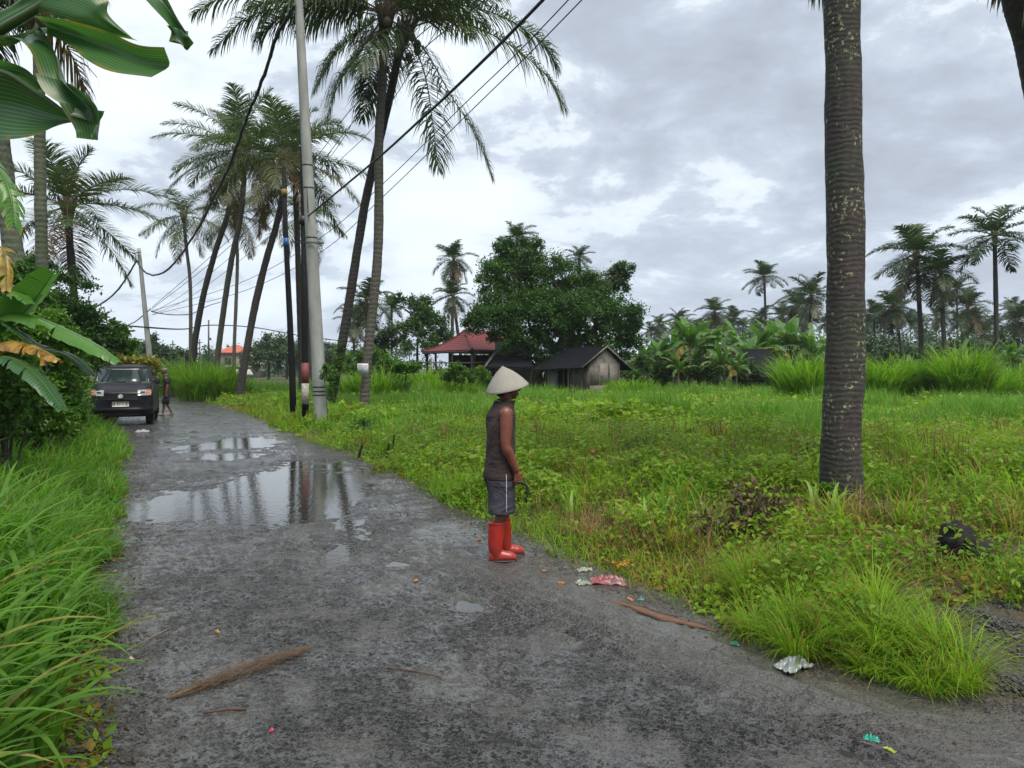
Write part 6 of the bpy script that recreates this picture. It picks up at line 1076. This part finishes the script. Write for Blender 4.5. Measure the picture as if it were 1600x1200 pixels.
shrub('dense dark shrub filling the hedge between the palm trunks', 15, 13.5, [(0, 480, 13.5, .8, .6), (40, 450, 14, .6, .5), (60, 560, 13.5, .8, .7), (10, 570, 13.5, .8, .7), (100, 585, 15, .6, .6)], 13000, .085, group=gh, rndr=(0, .6))
shrub('leafy shrub low in the hedge above the verge grass', 75, 12, [(60, 630, 12, .6, .5), (85, 640, 12.3, .45, .45), (20, 645, 11.6, .6, .4), (100, 665, 13, .3, .25)], 9000, .07, group=gh, rndr=(.2, .9))
shrub('shrub with upright sprays left of the van at its bumper', 120, 17, [(88, 620, 17, .6, .8), (95, 580, 17.5, .5, .6), (70, 570, 17, .7, .7)], 8000, .085, group=gh, rndr=(.1, .8))
shrub('round dark weed bush beside the foot of the notice palm', 572, 17.9, [(568, 674, 17.7, .36, .30), (585, 682, 17.4, .26, .2)], 3400, .06, mat=TREE, rndr=(.3, 1), name='weed_bush')
shrub('small dark weed mound in the field right of the near trunk', 1412, 17, [(1412, 680, 17, .40, .2)], 1500, .07, mat=TREE, rndr=(.4, 1), name='weed_bush')
shrub('flat dark green weed mound left of the near trunk', 1050, 16, [(1030, 684, 16, .7, .18), (1085, 684, 16, .5, .18)], 2600, .07, mat=SHRUB, rndr=(0, .5), name='weed_bush')
shrub('broad-leaved weeds at the foot of the near trunk', 1300, 8.0, [(1292, 768, 7.95, .12, .10), (1325, 796, 7.9, .12, .06)], 380, .07, mat=SHRUB, rndr=(0, .6), name='weed_bush')
shrub('yellow-green shrub row in front of the pavilion', 690, 43, [(650, 590, 43, .7, .4), (690, 588, 43, .8, .4), (730, 588, 42, .7, .45), (755, 583, 41, .5, .4), (770, 590, 41, .6, .4), (620, 590, 44, .7, .4)], 7000, .13, rndr=(.6, 1), name='shrub')
shrub('dark shrub behind the right corner of the shed', 985, 42, [(985, 585, 42, .8, .7), (1000, 570, 43, .8, .8), (1010, 600, 42, .6, .4)], 6000, .13, mat=TREE, name='shrub')
shrub('dark undergrowth below the banana clump', 1090, 45, [(1060, 580, 45, 1.4, .9), (1110, 582, 45, 1.4, .9), (1150, 582, 44.5, 1.2, .8), (1030, 580, 45, .9, .9), (1090, 575, 48, 1.5, 1.2)], 15000, .15, mat=TREE, rndr=(0, .5), name='shrub')
shrub('green thicket left of the red-roofed pavilion', 600, 47, [(590, 560, 48, 1.2, .8), (615, 575, 47, 1.1, .7), (560, 575, 50, 1.1, .6), (640, 570, 50, .9, .5)], 9000, .15, rndr=(0, .7), name='shrub')
# climbing vine on the concrete pole
q = Q(); c = P(505, 580, 20.3); crown_leaves(q, [c + [.12, -.1, .0], c + [.2, 0, -.2], c + [.05, -.2, -.12], c + [.25, 0, .1], c + [.2, -.1, -.5], c + [.1, -.2, .15]], [.17, .15, .13, .12, .14, .1], 900, .07, (0, .7)); C = catmull([on(512, 20.4), c + [.1, -.1, -.6], c], 12); q.add(*tube(C, .012, 5)); tag(q.build('vine', SHRUB, smooth=False), 'leafy vine climbing the concrete pole', 'vine')
q = Q(); cs = [P(px, py, 25.8) for px, py in ((528, 560), (526, 585), (522, 605), (520, 625), (533, 540), (527, 570), (517, 640))]; crown_leaves(q, cs, [.24, .26, .2, .2, .18, .2, .2], 1500, .075, (.1, .8)); tag(q.build('vine', SHRUB, smooth=False), 'creeper covering the lower half of the dark leaning trunk', 'vine')
# young sprouts with broad blades
def sprout(label, px, py, h, n=5, w=.055, seed=0, dry=0.):
    g_ = G(px, py, .12); b = np.array([g_[0], g_[1], float(H(g_[0], g_[1]))]); g = np.random.default_rng(seed); q = Q()
    q.add(*blades(np.tile(b, (n, 1)) + g.normal(0, .012, (n, 3)) * [1, 1, 0], g.random(n) * 6.28, h * (.7 + .5 * g.random(n)), np.full(n, w) * (.7 + .5 * g.random(n)), .03 + .12 * g.random(n), .6 + 1.6 * g.random(n), 9, fold=.5, rnd=.75 + .25 * g.random(n), dry=np.full(n, dry), pw=2.2)); q.add(*tube([b - [0, 0, .03], b + [0, 0, h * .35]], [.012, .006], 6)); return tag(q.build('young_corn_plant', CORN, origin=b), label, 'corn plant', 'young corn plants')
for i, a in enumerate((('young corn plant with a tall blade right beside the man\'s hand', 842, 782, .42), ('young corn plant with pale bent tips behind the man\'s sickle', 866, 772, .48), ('thin young corn plant right of the man at knee height', 890, 806, .42), ('lone small young corn plant between the man and the tall pair', 950, 812, .36), ('upright young corn plant with one broad pale blade above the red plastic', 1008, 838, .50), ('bright slim young corn plant touching the one above the red plastic', 1034, 822, .46), ('young corn plant left of the withered brown shrub', 1104, 838, .42), ('young corn plant with a folded pale blade before the withered shrub', 1118, 842, .42), ('young corn plant with a drooping tip at the left foot of the near trunk', 1272, 822, .5), ('tall yellow-green young corn plant left of the near trunk', 1272, 765, .62), ('small young corn plant at the right foot of the near trunk', 1350, 786, .34), ('young corn plant with arching blade below the near trunk', 1300, 830, .45), ('young corn plant far left of the withered shrub', 1058, 800, .3))):
    sprout(*a, seed=300 + i, n=4 + i % 3)
# dead shrub
def twigs(q, b, n, L, r, seed, up=.6):
    g = np.random.default_rng(seed); tips = []
    for i in range(n):
        a = g.random() * 6.28; p = np.array(b, float); d = np.array([math.cos(a) * (1 - up), math.sin(a) * (1 - up), up]); pts = [p.copy()]
        for j in range(5): d = d + g.normal(0, .28, 3); d /= np.linalg.norm(d); p = p + d * L / 5; pts.append(p.copy())
        q.add(*tube(catmull(pts, 9), np.linspace(r, r * .25, 9), 5)); tips.append(pts)
    return np.array(tips)
DEADW = plain('dead_wood', (.045, .034, .028), .9, .4, 14, bmp=.5); g_ = G(1162, 852, .1); b = np.array([g_[0], g_[1], float(H(g_[0], g_[1]))]); e = empty('withered_shrub', b, 'withered dark brown shrub tangled in vines left of the near trunk', 'shrub')
q = Q(); tp_ = twigs(q, b, 26, .52, .011, 5, .7); q.build('branch', DEADW, e, origin=b); pos = tp_[:, 1:].reshape(-1, 3); pos = np.repeat(pos, 9, 0) + rng.normal(0, .05, (len(pos) * 9, 3)); pos[:, 2] = np.maximum(pos[:, 2], b[2] + .02)
DEADL = foliage('withered_leaf', (.05, .035, .022), (.12, .08, .04), (.15, .08, .03), trans=.15, rough=.8); q = Q(); q.add(*leaves(pos, .06, None, None, .1, .5, droop=.7)); q.build('withered_foliage', DEADL, e, smooth=False, origin=b)
q = Q(); q.add(*leaves(pos[::7] + [0, 0, .04], .05, None, None, .5, .7)); q.build('foliage', WEED, e, smooth=False, origin=b)
# charred stump and broken sticks
CHAR = plain('charred_wood', (.008, .008, .008), .9, .4, 9, bmp=.9, bd=.03); g_ = G(1495, 884, .1); b = np.array([g_[0], g_[1], float(H(g_[0], g_[1])) - .03]); e = empty('charred_stump', b, 'black charred stump with a rounded lump in the weeds at the right', 'stump'); q = Q()
V, F = ellipsoid((0, 0, .17), (.105, .1, .13), 36, 26); V = V * (1 + .38 * (fbm(V[:, 0] * 18 + V[:, 2] * 9, V[:, 1] * 18 + V[:, 2] * 14, 4, 5) - .5)[:, None]); q.add(V, F); V, F = ellipsoid((.13, .03, .06), (.14, .1, .11), 30, 20); V = V * (1 + .4 * (fbm(V[:, 0] * 14, V[:, 1] * 14 + V[:, 2] * 10, 3, 6) - .5)[:, None]); q.add(V, F); q.V = [v * 1.25 for v in q.V]; q.build('trunk_lump', CHAR, e); q = Q(); twigs(q, (.1, 0, .1), 7, .3, .009, 8, .2); q.build('burnt_branch', CHAR, e)
for px, py, h, lab in ((612, 712, .42, 'short black broken stake right of the round weed bush'), (560, 712, .34, 'thin black stake at the left side of the round weed bush'), (604, 714, .3, 'leaning black stake beside the short broken one')):
    g_ = G(px, py, .05); b = np.array([g_[0], g_[1], float(H(g_[0], g_[1])) - .03]); q = Q(); q.add(*tube(catmull([(0, 0, 0), (.02, 0, h * .5), (.05 if px != 560 else .08, 0, h)], 8), np.linspace(.035, .018, 8), 8)); tag(q.build('wooden_stake', CHAR), lab, 'stake').location = tuple(b)
for px, y0, D, lab in ((659, 583, 34, 'thin vertical stake left of the young tree in the field'), (712, 640, 22, 'x')):
    if lab == 'x': continue
    b = on(px, D); q = Q(); q.add(*tube([(0, 0, 0), (.01, 0, .9)], [.03, .025], 7)); tag(q.build('wooden_stake', OLDW), lab, 'stake').location = tuple(b)
# ------------------------------------------------------------------ far woodland as one mass
q = Q(); cs, rs = [], []
for i in range(420):
    px = -700 + 3000 * rng.random(); D = 135 + 70 * rng.random(); c = on(px, D); hgt = 4.5 + 4.5 * vnoise(px / 90., 0, 201) + (3.0 if px > 1000 else 0); 
    for k in range(2): cs.append(c + [rng.normal(0, 2), rng.normal(0, 2), hgt * (.3 + .6 * k) * rng.random() + .8]); rs.append(2.2 + 1.4 * rng.random())
crown_leaves(q, cs, rs, 110000, .75, (0, 1), .02, .4, flat=.75); tag(q.build('far_woodland', FARL, smooth=False), kind='stuff')
q = Q(); cs, rs = [], []
for i in range(190):
    px = 990 + 700 * rng.random(); D = 62 + 30 * rng.random(); c = on(px, D); cs.append(c + [0, 0, .9 + 2.4 * (.4 + rng.random()) * (.35 + vnoise(px / 40., 3, 203))]); rs.append(1.1 + .7 * rng.random())
crown_leaves(q, cs, rs, 80000, .30, (0, .8), .02, .4, flat=.7); tag(q.build('field_end_undergrowth', FARL, smooth=False), kind='stuff')

# ------------------------------------------------------------------ litter on the road and verge
def crumple(label, name, mat, px, py, w, l, rz, h=.03, seed=0, cat='litter', hz=0., n=26, col=None, lift=.0):
    g_ = G(px, py, 0.0); u, v = np.meshgrid(np.linspace(-1, 1, n), np.linspace(-1, 1, n)); ang = np.arctan2(v, u); rad = np.maximum(np.abs(u), np.abs(v)); kx = .75 + .5 * vnoise(np.cos(ang) * 2 + 5, np.sin(ang) * 2 + seed, seed); x = u * w / 2 * kx; y = v * l / 2 * kx
    z = h * (.15 + np.abs(fbm(u * 2.2 + seed, v * 2.2, 3, seed) - .5) * 3) * (1 - .75 * rad ** 3) + .003; c, s = math.cos(rz), math.sin(rz); X_, Y_ = x * c - y * s, x * s + y * c
    zb = np.maximum(roadz(g_[0] + X_, g_[1] + Y_), np.where(g_[0] + X_ > xR(g_[1] + Y_), H(g_[0] + X_, g_[1] + Y_), -1)); V = np.stack([X_, Y_, z + zb + hz], -1).reshape(-1, 3); q = Q(); F = gridF(n, n); q.add(np.vstack([V, V - [0, 0, .0025]]), np.vstack([F, F[:, ::-1] + n * n]))
    o = tag(q.build(name, mat), label, cat); o.location = (g_[0], g_[1], lift); return o
def plast(name, c1, c2, r=.3, sc=14): return plain(name, c1, r, .2, sc, col2=c2)
crumple('crumpled red and white plastic sheet at the grass edge', 'plastic_sheet', plast('red_plastic', (.20, .02, .03), (.22, .13, .14)), 950, 912, .30, .16, -.3, .05, 3); crumple('small clear plastic scrap left of the red sheet', 'plastic_scrap', plast('clear_plastic', (.22, .25, .22), (.1, .13, .08)), 912, 914, .11, .07, .2, .03, 5)
crumple('crumpled pale silver sheet lying against the overhanging grass', 'foil_sheet', plast('silver_plastic', (.24, .27, .27), (.13, .15, .15)), 1240, 1046, .20, .13, .5, .05, 7, lift=.01); crumple('small teal plastic scrap on the bare road at lower right', 'plastic_scrap', plast('teal_plastic', (.01, .30, .22), (.02, .2, .15)), 1361, 1157, .06, .035, -.4, .03, 9)
crumple('tiny dark green scrap at the foot of the road-edge grass', 'plastic_scrap', plast('green_plastic', (.01, .14, .09), (.01, .08, .05)), 1148, 1012, .05, .05, 0, .03, 11); crumple('tiny teal scrap beside the brown bark strip', 'plastic_scrap', plast('teal_plastic_b', (.05, .25, .2), (.04, .14, .12)), 1002, 940, .04, .03, 0, .02, 12)
crumple('white crushed cup lying in front of the van', 'crushed_cup', plast('white_plastic', (.35, .37, .4), (.25, .27, .3)), 221, 676, .28, .2, 0, .09, 13); crumple('white paper scrap near the man behind the red plastic', 'paper_scrap', plast('white_paper', (.3, .32, .3), (.2, .22, .18)), 914, 893, .12, .06, 0, .03, 14)
for px, py, w, c, lab in ((340, 988, .035, (.42, .24, .05), 'yellow dry leaf alone on the left half of the road'), (650, 909, .035, (.36, .15, .02), 'orange dry leaf standing on the middle of the road'), (876, 911, .06, (.35, .13, .03), 'orange leaf on the road near the man\'s boots and red plastic'), (851, 894, .06, (.33, .15, .05), 'thin brown leaf right of the man\'s boots'), (1391, 1174, .05, (.30, .36, .04), 'yellow-green leaf below the teal scrap'), (985, 939, .05, (.38, .18, .04), 'orange peel-like leaf at the tip of the bark strip'), (748, 846, .06, (.30, .12, .04), 'brown leaf on the road left of the man\'s boots'), (424, 1144, .02, (.5, .05, .1), 'tiny pink petal on the near road'), (180, 893, .04, (.3, .2, .1), 'pale dry leaf at the left road edge'), (205, 1032, .03, (.45, .38, .25), 'cream leaf scrap beside the left road edge')):
    crumple(lab, 'fallen_leaf', plain('leaf_' + str(px), c, .5, .3, 30), px, py, w, w * .55, rng.random() * 3, .02, px, 'leaf', n=10)
q = Q(); g_ = G(970, 884, .1); c = np.array([g_[0], g_[1], .12]); q.add(*ellipsoid(c - [0, 0, .015], (.06, .04, .015), 12, 8)); q.add(*leaves(c + rng.normal(0, .04, (60, 3)) * [1, .6, .2], .028, None, None, .5, .8)); tag(q.build('flower_offering', plain('yellow_petal', (.36, .20, .01), .5, .2, 9), smooth=False), 'small heap of yellow petals in the verge above the red plastic', 'flowers')
# dry palm sheath, bark strip, sticks
HUSKM = plain('dry_fibre', (.16, .105, .062), .9, .5, 30, col2=(.07, .048, .03), bmp=.8, stretch=(1, 6, 1)); a = G(268, 1093); b = G(470, 1020); d = b - a; L = np.linalg.norm(d); d /= L; nrm = np.array([-d[1], d[0], 0]); q = Q(); m = 1500; t = rng.random(m); w = .008 + .07 * np.sin(np.clip(t * 1.05, 0, 1) * math.pi) ** 1.2
base = a + d * (t * L)[:, None] + nrm * (rng.normal(0, .5, m) * w)[:, None] + np.array([0, 0, 1.]) * (.008 + .02 * rng.random(m) * (w > .03))[:, None]; yw = math.atan2(d[1], d[0]) + rng.normal(0, .35, m) + (rng.random(m) < .12) * 1.5
q.add(*blades(base, yw, .05 + .09 * rng.random(m), .002 + .003 * rng.random(m), 1.35 + .2 * rng.random(m), .1 + .3 * rng.random(m), 2)); q.add(*tube(catmull([a - d * .02, a + d * L * .25, a + d * L * .5], 10) + [0, 0, .012], np.array([.004, .01, .014, .014, .012, .01, .009, .007, .005, .002]), 8, True, .006)); tag(q.build('palm_sheath', HUSKM), 'dry fibrous brown palm sheath lying on the near left road', 'palm debris')
a = G(955, 942); b = G(1120, 990); d = b - a; L = np.linalg.norm(d); d /= L; nrm = np.array([-d[1], d[0], 0]); q = Q(); t = np.linspace(0, 1, 30); cc = a + d * (t * L)[:, None] + nrm * (.015 * np.sin(t * 9))[:, None]; wd = (.010 + .045 * np.sin(t * math.pi) ** .7 * (.45 + 1.1 * vnoise(t * 11, 0 * t, 3)))[:, None]
V = np.stack([cc - nrm * wd + [0, 0, .01], cc + [0, 0, .018], cc + nrm * wd + [0, 0, .014], cc + [0, 0, .0]], 1); q.add(*loft(V)); tag(q.build('bark_strip', plain('brown_bark', (.15, .075, .04), .8, .4, 12, col2=(.08, .045, .03), bmp=.7, stretch=(1, 5, 1))), 'long brown bark strip lying at the right road edge', 'bark')
for a, b, r, lab in (((198, 1020), (267, 984), .004, 'thin pale stick at the left edge of the road'), ((605, 1047), (690, 1062), .004, 'thin brown twig lying flat on the middle near road'), ((318, 1118), (385, 1112), .006, 'short reddish bark sliver below the palm sheath'), ((1245, 990), (1290, 1040), .003, 'thin straw beside the silver sheet')):
    a = G(*a); b = G(*b); q = Q(); q.add(*tube(catmull([a + [0, 0, .012], (a + b) / 2 + [0, .01, .016], b + [0, 0, .012]], 9), r, 6)); tag(q.build('stick', plain('stick_' + str(int(r * 1e4)) + lab[:3], (.2, .15, .09) if 'pale' in lab else (.09, .045, .03), .8, .3, 20)), lab, 'stick')
# loose stones
GRV = plain('dark_stone', (.06, .06, .062), .6, .45, 9, col2=(.02, .02, .02)); q = Q()
def stones(x, y, s, zf): 
    V0, F0 = ellipsoid((0, 0, 0), (1, .8, .55), 7, 5); k = len(x); rot = rng.random(k) * 6.28; c, s_ = np.cos(rot), np.sin(rot); V = V0[None] * (s[:, None, None]) * (1 + .25 * rng.normal(0, 1, (k, len(V0), 1)) * .5); X_ = V[..., 0] * c[:, None] - V[..., 1] * s_[:, None]; Y_ = V[..., 0] * s_[:, None] + V[..., 1] * c[:, None]
    P_ = np.stack([X_ + x[:, None], Y_ + y[:, None], V[..., 2] + zf[:, None]], -1); q.add(P_.reshape(-1, 3), (F0[None] + (np.arange(k) * len(V0))[:, None, None]).reshape(-1, 4))
n = 9000; x = 2.3 + 2.2 * rng.random(n); y = 3.2 + 1.8 * rng.random(n); stones(x, y, .006 + .016 * rng.random(n) ** 3, H(x, y) * 1.0 + .002)
n = 3500; y = wedge(n, 2.6, 18, pw=1.6)[1]; x = xL(y) + rng.normal(.02, .16, n); z = np.where(x > xL(y) - .15, roadz(x, y), H(x, y)); stones(x, y, .004 + .011 * rng.random(n) ** 2, z + .001)
n = 2500; y = wedge(n, 3.5, 14, pw=1.6)[1]; x = xR(y) - rng.normal(.02, .12, n); stones(x, y, .004 + .010 * rng.random(n) ** 2, roadz(x, y) + .001)
n = 2600; y = wedge(n, 2.8, 12, pw=1.7)[1]; x = xL(y) + (xR(y) - xL(y)) * rng.random(n); k = roadz(x, y) > WLEV + .003; x, y = x[k], y[k]; stones(x, y, .003 + .006 * rng.random(len(x)) ** 2, roadz(x, y) + .0005)
tag(q.build('gravel', GRV, smooth=False), kind='stuff')
# ------------------------------------------------------------------ humid air
def build_haze(density=.0016):
    q = Q(); q.add(*box((0, 115, 14), (640, 300, 34))); m = bpy.data.materials.new('haze_air'); m.use_nodes = True; nt = m.node_tree; nt.nodes.clear(); o = nt.nodes.new('ShaderNodeOutputMaterial'); v = nt.nodes.new('ShaderNodeVolumePrincipled'); v.inputs['Color'].default_value = (.86, .92, 1, 1); v.inputs['Density'].default_value = density; v.inputs['Anisotropy'].default_value = .2; nt.links.new(v.outputs[0], o.inputs['Volume'])
    return tag(q.build('haze', m, smooth=False), kind='stuff')
build_haze(.0003)
